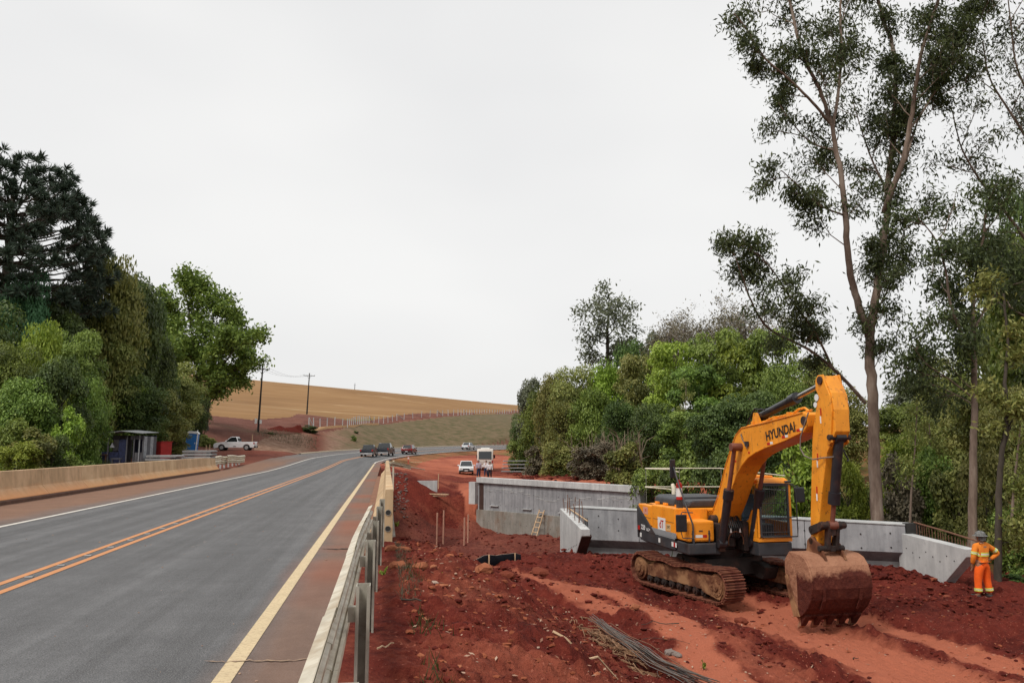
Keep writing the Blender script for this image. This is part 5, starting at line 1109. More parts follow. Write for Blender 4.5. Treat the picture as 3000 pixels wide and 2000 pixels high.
def toilet():
    p = at(560, 1322, 86); E = empty('portable_toilet', (p.x, p.y, gz(p.x, p.y)-.03), -YAW+R(14)); E.rotation_euler[1] = R(3.5); tag(E, 'blue portable toilet with a white roof, leaning slightly', 'portable toilet')
    bl = simple('blue_plastic', (.022, .15, .42), .4, .12, 3, .5); W = 1.15
    m = MB(); m.box(-W/2, W/2, -W/2, W/2, .1, 2.1); m.build('body', bl, E, .03)
    m = MB(); m.box(-W/2+.12, W/2-.12, -W/2-.03, -W/2-.002, .18, 1.95); dr_ = m.build('door', bl, E, .02); m = MB(); m.box(W/2-.25, W/2-.18, -W/2-.06, -W/2-.031, 1.0, 1.15); m.build('handle', M_whi, dr_)
    for s in (-1, 1): m = MB(); a, b = sorted((s*(W/2-.1), s*(W/2+.01))); m.box(a, b, -W/2-.02, -W/2+.1, .1, 2.1); m.build('corner_post', bl if s < 0 else M_whi, E, .01)
    m = MB(); m.prism([(-W/2-.06, 2.1), (W/2+.06, 2.1), (W/2+.02, 2.22), (W/2-.2, 2.36), (-W/2+.2, 2.36), (-W/2-.02, 2.22)], -W/2-.06, W/2+.06, 'y'); m.build('roof', M_whi, E, .03)
    m = MB(); m.box(-W/2-.05, W/2+.05, -W/2-.05, W/2+.05, 0, .1); m.build('base', M_rub, E, .02)
    m = MB(); m.cyl((.35, .4, 2.3), (.35, .4, 2.55), .05, 10); m.build('vent_pipe', M_whi, E)
toilet()
M_slab = concrete_mat('grey_slab_concrete', (.22, .22, .225), (.30, .30, .30), (.38, .38, .38), False)
def stack(px, py, d, n, w_, side, lo):
    p = at(px, py, d); z = gz(p.x, p.y)-.02; rr_ = random.Random(px); nm = ['lowest', 'second from the bottom', 'third from the bottom', 'topmost', 'topmost']
    for k in range(n):
        dx = rr_.uniform(-.12, .12); E = empty('precast_slab', (p.x+dx, p.y+rr_.uniform(-.1, .1), z+.06+k*.26), -YAW+rr_.uniform(-.06, .06))
        word = 'topmost' if k == n-1 else nm[k]; tag(E, '%s grey slab in the stack %s' % (word, side), 'slab', 'stacked grey precast slabs')
        m = MB(); m.prism([(-w_/2, .02), (-w_/2+.1, 0), (w_/2-.08, 0), (w_/2, .04), (w_/2-.02, .15), (w_/2-.15, .19), (-w_/2+.12, .18), (-w_/2-.02, .13)], -.7, .7, 'y'); m.build('panel', M_slab, E, .02)
        for x in (-w_*.32, w_*.3): m = MB(); m.box(x-.05, x+.05, -.68, .68, -.07, -.001); m.build('spacer_block', M_kb, E)
stack(480, 1350, 63.5, 3, 2.55, 'nearer the shack, in front of the red cabinet', 0); stack(583, 1344, 67, 4, 2.5, 'in front of the blue portable toilet', 0)
def simple_thing(mb, name, mat, loc, label, cat, rz=0, group=None, bevel=0, smooth=False): o = mb.build(name, mat, None, bevel, smooth); o.location = loc; o.rotation_euler[2] = rz; return tag(o, label, cat, group)
for px, py, d, h_, lb_ in ((604, 1316, 84, .75, 'left of the pair of pale stakes by the parked white pickup'), (614, 1316, 85, .8, 'right of the pair of pale stakes by the parked white pickup'), (740, 1266, 112, 1.1, 'pale stake in the grass at the foot of the near utility pole')):
    p = at(px, py, d); m = MB(); m.box(-.05, .05, -.05, .05, -.4, h_+.1); simple_thing(m, 'marker_stake', M_wood, (p.x, p.y, gz(p.x, p.y)), lb_, 'stake')
# small sign and post in the bushes on the left
p = at(180, 1372, 50); E = empty('sign_post', (p.x, p.y, gz(p.x, p.y)), -YAW); tag(E, 'small weathered sign on a post half hidden in the left bushes', 'sign')
m = MB(); m.box(-.04, .04, -.04, .04, 0, 1.9); m.build('post', M_wood, E); m = MB(); m.box(-.22, .3, -.07, -.041, 1.45, 1.8); m.build('sign_board', M_slab, E); m = MB(); m.box(-.15, .2, -.07, -.041, .95, 1.2); m.build('sign_board', M_slab, E)
# ------------------------------------------------------------------ poles, fence
M_pole = simple('dark_tarred_pole', (.022, .018, .016), .8, .3); M_ins = simple('grey_insulator', (.25, .25, .25), .4)
def pole(px, py, d, H, label, arm=2.1, extra=False, r=.17):
    p = at(px, py, d); z = gz(p.x, p.y); E = empty('utility_pole', (p.x, p.y, z), -YAW+R(4)); tag(E, label, 'utility pole', 'utility poles on the hillside'); E.rotation_euler[1] = R(1.6)
    m = MB(); m.tube([(0, 0, -.5), (0, 0, H*.5), (0, 0, H)], [r, r*.8, r*.6], 12); m.build('pole', M_pole, E, 0, True)
    m = MB(); m.box(-arm/2, arm/2, -.16, -.05, H-.75, H-.62); m.build('crossarm', M_pole, E)
    for x in (-arm/2+.08, 0, arm/2-.08): m = MB(); m.cyl((x, -.1, H-.62), (x, -.1, H-.38), .05, 8); m.build('insulator', M_ins, E)
    m = MB(); m.tube([(-.6, -.1, H-.72), (0, -.1, H-1.5)], .03, 5); m.build('brace', M_pole, E); m = MB(); m.tube([(.6, -.1, H-.72), (0, -.1, H-1.5)], .03, 5); m.build('brace', M_pole, E)
    if extra:
        m = MB(); m.tube([(.16, .1, H-.8), (.5, .1, H+1.5)], .035, 6); m.tube([(.2, .1, H+1.45), (1.0, .1, H+1.5)], .03, 5); m.build('upper_bracket', M_pole, E)
        m = MB(); m.box(-.55, -.2, -.3, -.1, 1.3, 2.1); m.build('meter_box', M_whi, E); m = MB(); m.box(.2, .5, -.3, -.1, 1.3, 1.9); m.build('meter_box', M_whi, E)
    return (p.x, p.y, z)
pz1 = pole(756, 1262, 122, 10.6, 'near tall dark utility pole with pale meter boxes, above the parked pickup', extra=True, arm=2.3)
pz2 = pole(899, 1212, 198, 10.6, 'second utility pole standing farther up by the start of the fence', arm=2.9, r=.2)
pp3 = at(1039, 1141, 390); pole(1039, 1141, 390, 3.2, 'tiny distant pole top on the crest of the straw field', arm=.3, r=.16)
def wire(a, b, sag, r, name, label=None, parent=None):
    a, b = Vector(a), Vector(b); m = MB(); m.tube([a.lerp(b, t)-Vector((0, 0, sag*4*t*(1-t))) for t in np.linspace(0, 1, 18)], r, 4, False); return m.build(name, M_pole, parent)
pw = empty('power_lines', (pz1[0], pz1[1], 0)); tag(pw, 'thin dark power lines strung from the hillside poles towards the left forest', 'power line')
o3 = Vector((pz1[0], pz1[1], 0))
for k, x in enumerate((-1.0, 0, 1.0)):
    A_ = Vector((pz1[0]+x, pz1[1], pz1[2]+10.25)); wire(A_-o3, at(-420, 1130+30*k, 52)-o3, 2.2, .016, 'wire', None, pw)
    wire(A_-o3, Vector((pz2[0]+x, pz2[1], pz2[2]+10.25))-o3, 1.0, .014, 'wire', None, pw)
def fence():
    pts = [(905,1247,139),(1015,1240,150),(1079,1234,186),(1168,1228,210),(1273,1217,224),(1339,1214,240),(1420,1212,285),(1500,1209,335),(1580,1206,380)]
    Q = [at(*p) for p in pts]; cum = [0]
    for a, b in zip(Q[:-1], Q[1:]): cum.append(cum[-1]+(b.xy-a.xy).length)
    E = empty('boundary_fence', (Q[0].x, Q[0].y, 0)); tag(E, 'long fence of pale concrete posts below the straw field', 'fence')
    n = 64; tops = []; pm = MB(); pm.box(-.08, .08, -.08, .08, -.5, 1.75); p0 = pm.build('post', M_conc2, E); rf_ = random.Random(3)
    xs = []
    for i in range(n):
        s = cum[-1]*(i/(n-1))**1.25; x = np.interp(s, cum, [q.x for q in Q]); y = np.interp(s, cum, [q.y for q in Q]); xs.append((x, y))
        o = p0 if i == 0 else p0.copy()
        if i: COL.objects.link(o); o.parent = E
        z = gz(x, y); o.location = (x-Q[0].x, y-Q[0].y, z+rf_.uniform(-.1, .15)); o.rotation_euler = (rf_.uniform(-.04, .04), rf_.uniform(-.05, .05), 0); k = 1+max(0, (i-20))*.006; o.scale = (k*.95, k*.95, .98); tops.append(Vector((x-Q[0].x, y-Q[0].y, z)))
    for i in (0, 9, 17, 23, 28, 34):
        a = tops[i]; b = tops[i+1]; m = MB(); m.tube([a+(b-a)*.9+Vector((0, 0, .1)), a+Vector((0, 0, 1.7))], .09, 6); m.build('brace', M_conc2, E)
    for h_ in (.4, .8, 1.2, 1.6): m = MB(); m.tube([t+Vector((0, 0, h_)) for t in tops], .012, 3, False); m.build('wire', M_gal2, E)
    # pale drainage lip below the fence
    for sg in (((905, 1263), (925, 1259), (960, 1254), (1000, 1250), (1040, 1245), (1075, 1240), (1110, 1234)), ((1390, 1222), (1410, 1219), (1430, 1216), (1452, 1213))):
        L_ = [at(px, py, d) for (px, py), d in zip(sg, (133, 138, 143, 148, 158, 178, 190) if sg[0][0] < 1000 else (262, 275, 288, 300))]
        m = MB()
        vs = []
        for i, q in enumerate(L_): z = gz(q.x, q.y); w_ = (1.6 if i < 2 and sg[0][0] < 1000 else .5); vs += [(q.x, q.y-w_, z-.25), (q.x, q.y-w_*.2, z+.42), (q.x, q.y+.8, z+.42), (q.x, q.y+.9, z-.25)]
        m.add(vs, [(i*4+k, i*4+k+1, i*4+k+5, i*4+k+4) for i in range(len(L_)-1) for k in range(3)]); o = m.build('drain_channel', simple('sandy_concrete', (.50, .30, .15), .9, .2, 3)); tag(o, 'pale orange drain lip along the bank top, %s' % ('below the first fence posts' if sg[0][0] < 1000 else 'far right near the trees'), 'drain')
fence()
# ------------------------------------------------------------------ small things in the gully
def stake_at(px, pyb, pyt, d, lab, th=.05, name='wooden_stake', mat=None):
    p = at(px, pyb, d); q = at(px, pyt, d); z = gz(p.x, p.y); m = MB(); m.tube([(0, 0, -.2), (.02, 0, q.z-z)], th, 5); simple_thing(m, name, mat or M_wood, (p.x, p.y, z), lab, 'stake', 0, 'pale wooden stakes in the gully')
M_pink = simple('pinkish_raw_wood', (.50, .27, .19), .8, .2)
stake_at(1280, 1541, 1501, 56, 'leftmost thin pale stake in the gully floor', .055, mat=M_pink); stake_at(1299, 1531, 1494, 57, 'tallest stake, second from the left in the gully', .055, mat=M_pink)
stake_at(1360, 1560, 1515, 53, 'pale stake in the gully nearest the camera, left of the far wall corner', .055, mat=M_pink); stake_at(1371, 1538, 1506, 57, 'pale stake closest to the corner of the far abutment', .055, mat=M_pink)
p = hit(1255, 1425); E = empty('concrete_box', (p.x, p.y, p.z), -YAW+R(6)); tag(E, 'low grey concrete box culvert head set in the red earth platform', 'concrete box')
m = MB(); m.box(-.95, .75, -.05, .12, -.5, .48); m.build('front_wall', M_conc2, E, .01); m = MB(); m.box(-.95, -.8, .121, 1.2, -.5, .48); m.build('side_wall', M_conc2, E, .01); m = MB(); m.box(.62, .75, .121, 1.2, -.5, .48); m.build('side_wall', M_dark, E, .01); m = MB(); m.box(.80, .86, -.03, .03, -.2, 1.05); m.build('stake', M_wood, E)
p = hit(1196, 1358); m = MB(); m.box(-.09, .09, -.09, .09, -.3, .95); o = simple_thing(m, 'marker_post', simple('red_marker_paint', (.45, .10, .06), .6), (p.x, p.y, p.z), 'short red and white marker post at the edge of the highway', 'marker post'); E = o
m = MB(); m.box(-.092, .092, -.092, .092, .6, .8); b_ = m.build('white_band', M_whi, o)
for px, py, l_, a, lb_ in ((1272, 1452, 2.6, 20, 'long pale board lying on the gully edge'), (1284, 1462, 1.3, 10, 'short pale board below the long one on the gully edge'), (1215, 1356, 1.9, 0, 'pale plank on the earth beside the red marker post')):
    p = hit(px, py); m = MB(); m.box(-l_/2, l_/2, -.1, .1, .02, .10); simple_thing(m, 'board', M_wood, (p.x, p.y, p.z+.05), lb_, 'board', -YAW-R(a))
# stacked grey rails at the edge of the trees
for k in range(4):
    p = at(1505, 1345, 96); m = MB()
    m.prism([(-1.6, 0), (-1.5, .12), (1.5, .12), (1.6, 0)], -.4, .4, 'y'); simple_thing(m, 'precast_slab', M_slab, (p.x+.1*k, p.y+.15*(k % 2), gz(p.x, p.y)+.1+.42*k), '%s grey panel in the tilted stack under the right-hand trees' % ('lowest', 'second lowest', 'second highest', 'topmost')[k], 'slab', -YAW+R(-4+3*k), 'grey panels stacked under the trees', .02)
# black liner sheet with two stakes
def liner():
    E = empty('black_liner', (0, 0, 0)); tag(E, 'sagging black plastic silt fence on stakes at the lip of the gully', 'silt fence')
    top = [(1385, 1652, 23.6), (1400, 1636, 24), (1418, 1627, 24.3), (1432, 1625, 24.5), (1452, 1627, 24.8), (1472, 1626, 25.1), (1492, 1622, 25.5), (1508, 1620, 25.8), (1525, 1625, 26.2)]; V_ = []; 
    for px, py, d in top: t = at(px, py, d); t.z = max(t.z, gz(t.x, t.y-.1)+.16); V_.append(t)
    m = MB(); vs = []
    for i, t in enumerate(V_): b = .02*math.sin(i*2.2); vs += [(t.x, t.y, t.z), (t.x+.05, t.y+.12+b, t.z-.3), (t.x+.08, t.y+.18-b, t.z-.6), (t.x+.06, t.y+.1, t.z-1.0)]
    m.add(vs, [(i*4+k, i*4+k+1, i*4+k+5, i*4+k+4) for i in range(len(V_)-1) for k in range(3)]); o = m.build('sheet', simple('black_plastic_sheet', (.008, .009, .014), .85, .3, 3, .15), E, 0, True); sm_ = o.modifiers.new('s', 'SOLIDIFY'); sm_.thickness = .01
    m = MB(); m.tube([t+Vector((0, 0, .008)) for t in V_], .007, 5); m.build('top_hem', M_gal2, E)
    for i in (3, 7): t = V_[i]; m = MB(); m.box(t.x-.022, t.x+.022, t.y-.05, t.y-.02, t.z-.9, t.z+.02); m.build('stake', M_wood, E)
liner()
# ------------------------------------------------------------------ vegetation
def leaf_mat(name, c0, c1, c2, tr=.3):
    g = G(name); gm = g.n('ShaderNodeNewGeometry'); oi = g.n('ShaderNodeObjectInfo')
    col = g.ramp(gm.outputs['Random Per Island'], [(0, c0), (.5, c1), (1, c2)])
    tn = g.attr('tone'); col = g.mix(g.ramp(tn, [(0, .95), (.4, 0), (1, 0)]), col, [x*.6 for x in c0]); col = g.mix(g.ramp(tn, [(.55, 0), (1, .85)]), col, c2)
    hs = g.n('ShaderNodeHueSaturation'); g.l(col, hs.inputs['Color'])
    g.l(g.math('ADD', .48, g.math('MULTIPLY', oi.outputs['Random'], .035)), hs.inputs['Hue']); g.l(g.math('ADD', .8, g.math('MULTIPLY', oi.outputs['Random'], .4)), hs.inputs['Value'])
    g.fin(hs.outputs[0], .55, .35); t = g.n('ShaderNodeBsdfTranslucent'); g.l(hs.outputs[0], t.inputs[0])
    m = g.n('ShaderNodeMixShader'); m.inputs[0].default_value = tr; g.l(g.b.outputs[0], m.inputs[1]); g.l(t.outputs[0], m.inputs[2]); g.l(m.outputs[0], g.o.inputs[0]); return g.m
LM = {'dark': leaf_mat('dark_leaves', (.038, .070, .018), (.075, .125, .028), (.14, .20, .05)),
      'mid': leaf_mat('mid_green_leaves', (.07, .115, .02), (.15, .22, .036), (.26, .34, .07)),
      'bright': leaf_mat('bright_green_leaves', (.14, .22, .022), (.26, .36, .04), (.38, .48, .08), .35),
      'olive': leaf_mat('olive_leaves', (.11, .135, .03), (.20, .22, .05), (.31, .31, .09)),
      'brown': leaf_mat('dry_brown_leaves', (.075, .065, .036), (.15, .13, .075), (.25, .21, .14), .15),
      'grey': leaf_mat('grey_green_leaves', (.09, .11, .065), (.15, .18, .105), (.23, .26, .16)),
      'blue': leaf_mat('blue_green_vine_leaves', (.034, .10, .042), (.06, .16, .065), (.10, .23, .10)),
      'euc': leaf_mat('eucalyptus_leaves', (.032, .048, .018), (.065, .092, .03), (.12, .155, .05), .4),
      'arau': leaf_mat('araucaria_needles', (.022, .038, .024), (.042, .064, .042), (.07, .095, .065), .1)}
def bark(name, lo, mid, hi):
    g = G(name); n = g.noise(2.2, 6, .7, None, (1, 1, .18)); p = g.noise(.9, 4, .6, None, (1, 1, .5))
    col = g.mix(g.ramp(p, [(.45, 0), (.6, .7)]), g.ramp(n, [(.3, lo), (.5, mid), (.7, hi)]), lo); return g.fin(col, .85, .2, n, .5, .03)
M_barke = bark('eucalyptus_bark', (.085, .055, .042), (.22, .16, .125), (.34, .28, .23)); M_barkd = bark('dark_bark', (.03, .024, .018), (.065, .052, .04), (.11, .09, .07)); M_twig = simple('grey_twigs', (.16, .13, .11), .9, .4, 9)
def nrm(a): return a/np.maximum(np.linalg.norm(a, axis=-1, keepdims=True), 1e-9)
def leaf_obj(name, C, A, Nn, l, w_, mat, parent=None, tone=None):
    A = nrm(A); B = nrm(np.cross(Nn, A)); l = np.asarray(l).reshape(-1, 1)*np.ones((len(C), 1)); w_ = np.asarray(w_).reshape(-1, 1)*np.ones((len(C), 1))
    V = np.stack([C-A*l/2, C+B*w_/2-A*l*.06, C+A*l/2, C-B*w_/2-A*l*.06], 1).reshape(-1, 3); Q = np.arange(len(V)).reshape(-1, 4)
    return np_mesh(name, V, Q, mat, parent, {'tone': np.full(len(V), .5) if tone is None else np.repeat(tone, 4)})
def puff_crown(seed, npf, nl, kind, ls):
    """foliage of a crown one unit high and wide; ls = leaf length"""
    r = np.random.RandomState(seed); P = []
    a_s = r.uniform(0, 6)
    while len(P) < npf:
        p = r.uniform(-1, 1, 3)
        if kind == 'drape':
            z = r.uniform(.02, 1); lim = .40*(1-max(0, z-.7)**2*3.0)*(.75+.25*math.sin(z*9+a_s)); a = r.uniform(0, 2*PI); q = lim*math.sqrt(r.uniform(.35, 1)); P.append((q*math.cos(a), q*math.sin(a), z*.86, r.uniform(.07, .16), r.uniform(.7, 1.3)))
        elif kind == 'shrub':
            a = r.uniform(0, 2*PI); q = .38*math.sqrt(r.uniform(0, 1)); z = r.uniform(.02, .85)*(1-(q/.5)**2*.6); P.append((q*math.cos(a), q*math.sin(a), z, r.uniform(.09, .16), .9))
        elif kind == 'layer':
            z = r.uniform(.08, .95); lim = .42*math.sqrt(max(.05, 1-((z-.5)/.55)**2)); a = r.uniform(0, 2*PI); q = lim*math.sqrt(r.uniform(.3, 1)); P.append((q*math.cos(a), q*math.sin(a), z, r.uniform(.10, .17), .42))
        else:
            if np.linalg.norm(p) > 1 or np.linalg.norm(p) < .45: continue
            P.append((p[0]*.38, p[1]*.38, .56+p[2]*.40, r.uniform(.07, .18), r.uniform(.6, .9)))
    P = np.array(P); wgt = P[:, 3]**2; k = r.choice(len(P), nl, p=wgt/wgt.sum()); d = nrm(r.normal(size=(nl, 3)))
    flip = (d[:, 2] < .05) & (r.rand(nl) < .75); d[flip, 2] *= -1
    rad = P[k, 3]*(.72+.36*r.rand(nl)**.5); tone = np.clip(r.rand(len(P))[k]*.9+r.rand(nl)*.2-.05, 0, 1); off = d*rad[:, None]; off[:, 2] *= P[k, 4]
    C = P[k, :3]+off+r.normal(size=(nl, 3))*ls*.35
    if kind == 'drape': C[:, 2] -= r.exponential(.02, nl); A = nrm(np.array([0, 0, -.35])+r.normal(size=(nl, 3))*.8); N_ = nrm(d*.8+np.array([0, 0, .45])+r.normal(size=(nl, 3))*.5)
    else:
        N_ = nrm(d*.8+np.array([0, 0, .75])+r.normal(size=(nl, 3))*.55); A = r.normal(size=(nl, 3)); A = A-N_*(A*N_).sum(1, keepdims=True)
    C[:, 2] *= 1/np.percentile(C[:, 2], 99.7); C[:, 2] = np.maximum(C[:, 2], 0.0); C[:, :2] *= .5/np.percentile(np.hypot(C[:, 0], C[:, 1]), 98)
    s = ls*r.uniform(.6, 1.3, nl); return C, A, N_, s, tone
PROTO = {}
SPEC = {'round': (75, 21000, .034), 'round2': (60, 19000, .038), 'drape': (95, 21000, .034), 'drape2': (75, 20000, .036), 'layer': (80, 21000, .036), 'layer2': (62, 19000, .040), 'shrub': (50, 10000, .052), 'shrub2': (36, 8000, .068)}
def proto(kind):
    if kind not in PROTO:
        npf, nl, ls = SPEC[kind]; C, A, N_, s, tn_ = puff_crown(hash_(kind), npf, nl, kind.rstrip('2'), ls)
        o = leaf_obj('crown', C, A, N_, s, s*.55, None, None, tn_); me = o.data; bpy.data.objects.remove(o)
        m = MB(); rr = random.Random(hash_(kind)); m.tube([(0, 0, -.06), (.01, 0, .25), (-.01, .01, .55), (.0, .0, .8)], [.022, .018, .012, .004], 8)
        for i in range(9): a = rr.uniform(0, 2*PI); z = rr.uniform(.2, .6); m.tube([(0, 0, z), (.12*math.cos(a), .12*math.sin(a), z+.10), (.3*math.cos(a), .3*math.sin(a), z+.2)], [.011, .007, .002], 5, False)
        t = m.build('trunk', M_barkd, None, 0, True); tm = t.data; bpy.data.objects.remove(t); PROTO[kind] = (me, tm)
    return PROTO[kind]
def hash_(s): return sum((i+1)*ord(c) for i, c in enumerate(s)) % 9973
CM = {}
def tree(px, d, top, wpx, kind, tone, label, group='trees', cat='tree', name='tree', zoff=-.3, wy=None):
    p = at(px, 1250, d); z = gz(p.x, p.y)+zoff; H = at(px, top, d).z-z; W = wpx/F*d*1.12
    me, tm = proto(kind); key = (kind, tone)
    if key not in CM: m2 = me.copy(); m2.materials.clear(); m2.materials.append(LM[tone]); m2.name = 'crown'; CM[key] = m2
    rz = (px*7.13+top) % 6.28
    E = empty(name, (p.x, p.y, z), rz); tag(E, label, cat, group)
    c = bpy.data.objects.new('crown', CM[key]); COL.objects.link(c); c.parent = E; c.scale = (W, W*.95, H/.97)
    t = bpy.data.objects.new('trunk', tm); COL.objects.link(t); t.parent = E; t.scale = (W*.9, W*.9, H)
    return E
GL = 'trees of the left-hand wood'; GR = 'trees of the right-hand wood'; GS = 'shrubs behind the left barrier'; GU = 'undergrowth shrubs behind the concrete works'
left = [
 (35,60,812,170,'drape','blue','blue-green creeper-draped tree column at the left edge, under the araucaria'),
 (175,68,850,170,'round','dark','dark rounded tree half behind the araucaria lower branches'),
 (292,70,765,210,'drape2','olive','tall olive creeper-covered tree right below the araucaria branch tips'),
 (345,75,815,190,'round2','dark','tall tree with dull dark foliage between the araucaria and the bright tree'),
 (415,84,890,150,'drape','dark','dark narrow tree directly left of the bright green tree'),
 (120,62,900,210,'round2','dark','broad dark tree filling the wood under the araucaria trunk'),
 (312,70,925,165,'round','olive','round olive-topped tree standing out in the middle of the left wood'),
 (205,56,985,170,'layer','mid','mid green layered tree left of the round olive-topped tree'),
 (105,52,965,150,'drape2','bright','creeper-hung tree above the left bushes with drooping green tips'),
 (20,48,1020,170,'round','mid','mid green tree at the left picture edge above the shrubs'),
 (440,80,1000,150,'drape','dark','dark draped tree below the narrow one beside the bright tree'),
 (340,72,1060,140,'round2','bright','fresh green tree crown right below the round olive-topped tree'),
 (505,92,1070,150,'round','olive','olive bushy tree behind the blue portable toilet'),
 (240,54,1110,150,'drape','mid','green draped tree whose foliage falls towards the dark shack'),
 (165,47,1060,150,'round2','dark','dark tree mass above the small hidden sign'),
 (70,45,1120,170,'round','mid','low broad tree in the left corner above the bright shrubs'),
 (400,71,1110,150,'round','dark','dark leafy tree directly behind the site shack roof'),
 (465,77,1150,140,'round2','olive','yellowish bushy tree above the red cabinet'),
 (562,102,1150,100,'drape2','dark','dark ivy-covered tree beside the leaning trunks of the bright tree'),
 (325,70,1170,140,'shrub','mid','mid green thicket tree left of the shack roof'),
 (-90,52,900,260,'round','dark','dark tree outside the left picture edge'),
 (-60,46,1080,200,'round2','mid','green tree just outside the left picture edge, lower one')]
for a in left: tree(*a, group=GL)
shr = [
 (35,41.5,1235,130,'shrub','mid','rounded green shrub at the far left behind the barrier'),
 (105,41,1260,130,'shrub2','olive','brownish green shrub second from the left behind the barrier'),
 (55,39.5,1300,120,'shrub','bright','low bright green shrub hugging the barrier at the far left'),
 (160,42.5,1280,90,'shrub','dark','dark shrub around the small hidden sign'),
 (205,45,1200,90,'shrub2','bright','tall bright large-leaved shrub left of the trestle table'),
 (262,67,1280,130,'shrub','dark','dark green shrub behind the trestle table'),
 (225,44,1335,90,'shrub2','mid','low leafy plant by the barrier right of the hidden sign'),
 (510,80,1265,90,'shrub','olive','dry olive shrub between the red cabinet and blue toilet'),
 (600,98,1275,60,'shrub2','olive','small dry shrub right of the blue portable toilet'),
 (440,75,1250,90,'shrub','dark','dark shrub rising just behind the red cabinet'),
 (906,132,1245,50,'shrub2','dark','dark bush on the cut bank below the first fence posts'),
 (862,128,1268,40,'shrub2','mid','grassy bush on the bank left of the dark bush'),
 (790,122,1266,40,'shrub2','mid','grassy tuft at the foot of the near utility pole'),
 (1042,148,1262,16,'shrub2','dark','upper one of two small green tufts on the bare bank'),
 (1036,140,1275,18,'shrub2','mid','lower one of two small green tufts on the bare bank')]
for a in shr: tree(*a, group=GS if a[0] < 600 else 'bushes on the cut bank', cat='shrub', name='shrub', zoff=-.15)
right = [
 (1530,108,1215,70,'round','dark','low dark tree at the far left end of the right-hand wood'),
 (1562,102,1120,100,'round2','grey','pale loose tree top at the left end of the right-hand wood'),
 (1585,96,1150,120,'drape','mid','green draped tree beside the stacked grey panels'),
 (1625,90,1105,130,'drape2','olive','olive feathery tree at the left part of the right-hand wood'),
 (1650,80,1180,130,'drape','olive','olive creeper curtain above the left end of the far wall'),
 (1690,84,1085,150,'round','olive','olive tree below the slender eucalyptus'),
 (1740,78,1150,150,'drape2','mid','green creeper-hung tree over the middle of the far wall'),
 (1770,84,1075,150,'drape','bright','bright feathery tree right below the slender eucalyptus'),
 (1820,72,1180,140,'drape','dark','dark draped tree over the right end of the far wall'),
 (1850,86,1015,150,'drape2','dark','dark palm-like tree right of the slender eucalyptus'),
 (1885,78,1055,170,'layer','olive','layered olive tree left of the bright feathery canopy'),
 (1935,92,990,120,'round2','grey','grey green tree behind the canopy, right of the palm-like one'),
 (1985,70,1020,190,'layer','bright','bright feathery canopy tree left of the excavator boom top'),
 (2050,64,1085,190,'layer2','mid','mid green layered tree behind the excavator arm cylinder'),
 (2110,70,985,190,'layer','mid','layered green tree behind the bare twiggy tree'),
 (2180,64,1010,200,'layer2','bright','brightest feathery canopy tree above the excavator boom'),
 (2265,62,980,180,'layer','mid','green canopy tree left of the great eucalyptus trunk'),
 (1915,62,1190,150,'round','dark','dark tree over the grey wall left of the excavator'),
 (2010,56,1215,170,'layer2','mid','dark layered tree above the excavator hood'),
 (2110,52,1190,170,'round2','dark','dark tree behind the excavator boom'),
 (2200,50,1160,180,'layer','dark','dark layered tree seen under the excavator boom'),
 (2310,54,1080,170,'round','mid','green tree between excavator boom and arm'),
 (2390,60,1060,160,'round2','olive','olive tree behind the top of the excavator arm'),
 (2470,52,1150,150,'round','olive','olive tree just left of the great eucalyptus trunk'),
 (2715,78,1108,190,'round','grey','domed grey green tree in the distance between the two eucalyptus trunks'),
 (2640,62,1190,150,'round2','mid','green tree right of the great eucalyptus trunk'),
 (2790,56,1220,170,'round','olive','olive tree behind the second eucalyptus trunk'),
 (2905,50,930,170,'round2','mid','tall green tree behind the second eucalyptus trunk and the right edge'),
 (2770,66,1060,150,'round','olive','pale olive crown filling the gap left of the second eucalyptus trunk'),
 (2880,48,1120,190,'round2','olive','yellowish tree right of the second eucalyptus trunk'),
 (2995,44,800,190,'drape','olive','tall yellow-green tree at the right picture edge'),
 (3010,52,570,190,'round','dark','tall dark tree top at the right picture edge'),
 (3120,40,700,330,'round2','mid','green tree outside the right picture edge'),
 (2965,36,1150,170,'round','olive','low olive tree at the right edge behind the worker')]
for a in right: tree(*a, group=GR)
und = [
 (1520,98,1285,70,'shrub','mid','green shrub beside the stacked grey panels'),
 (1570,90,1310,80,'shrub2','brown','dry brown shrub on the red bank at the wood edge'),
 (1640,72,1300,110,'shrub','olive','olive stalky thicket above the left part of the far wall'),
 (1740,66,1300,130,'shrub','brown','brown stalky thicket above the middle of the far wall'),
 (1835,58,1300,120,'shrub2','olive','olive shrub over the right end of the far wall'),
 (1905,50,1360,120,'shrub','mid','green shrub between the two grey walls'),
 (2000,46,1330,130,'shrub2','mid','leafy shrub behind the excavator mirror'),
 (2090,44,1340,130,'shrub','dark','dark shrub behind the excavator boom foot'),
 (2330,38,1290,150,'shrub2','bright','bright green shrub seen right of the cab roof'),
 (2400,38,1340,130,'shrub','mid','green shrub left of the excavator arm'),
 (2470,36,1330,110,'shrub','bright','bright shrub between the arm and the great trunk'),
 (2510,37,1400,90,'shrub2','olive','olive shrub at the left foot of the great trunk'),
 (2620,36,1340,120,'shrub2','brown','brown viny shrub at the right foot of the great trunk'),
 (2640,40,1270,140,'shrub','bright','bright leafy shrub right of the great trunk'),
 (2715,36,1320,130,'shrub','mid','green shrub above the right wing wall'),
 (2790,34,1330,120,'shrub2','olive','olive shrub left of the second trunk'),
 (2870,31,1330,130,'shrub','olive','yellow-green shrub behind the worker'),
 (2945,29,1480,120,'shrub','mid','green shrub right of the worker'),
 (2985,26,1590,110,'shrub2','mid','low leafy shrub at the right edge near the red soil'),
 (2930,24.5,1680,80,'shrub2','dark','small dark shrub at the foot of the thin right trunk'),
 (3060,28,1400,200,'shrub','olive','olive shrub just outside the right picture edge')]
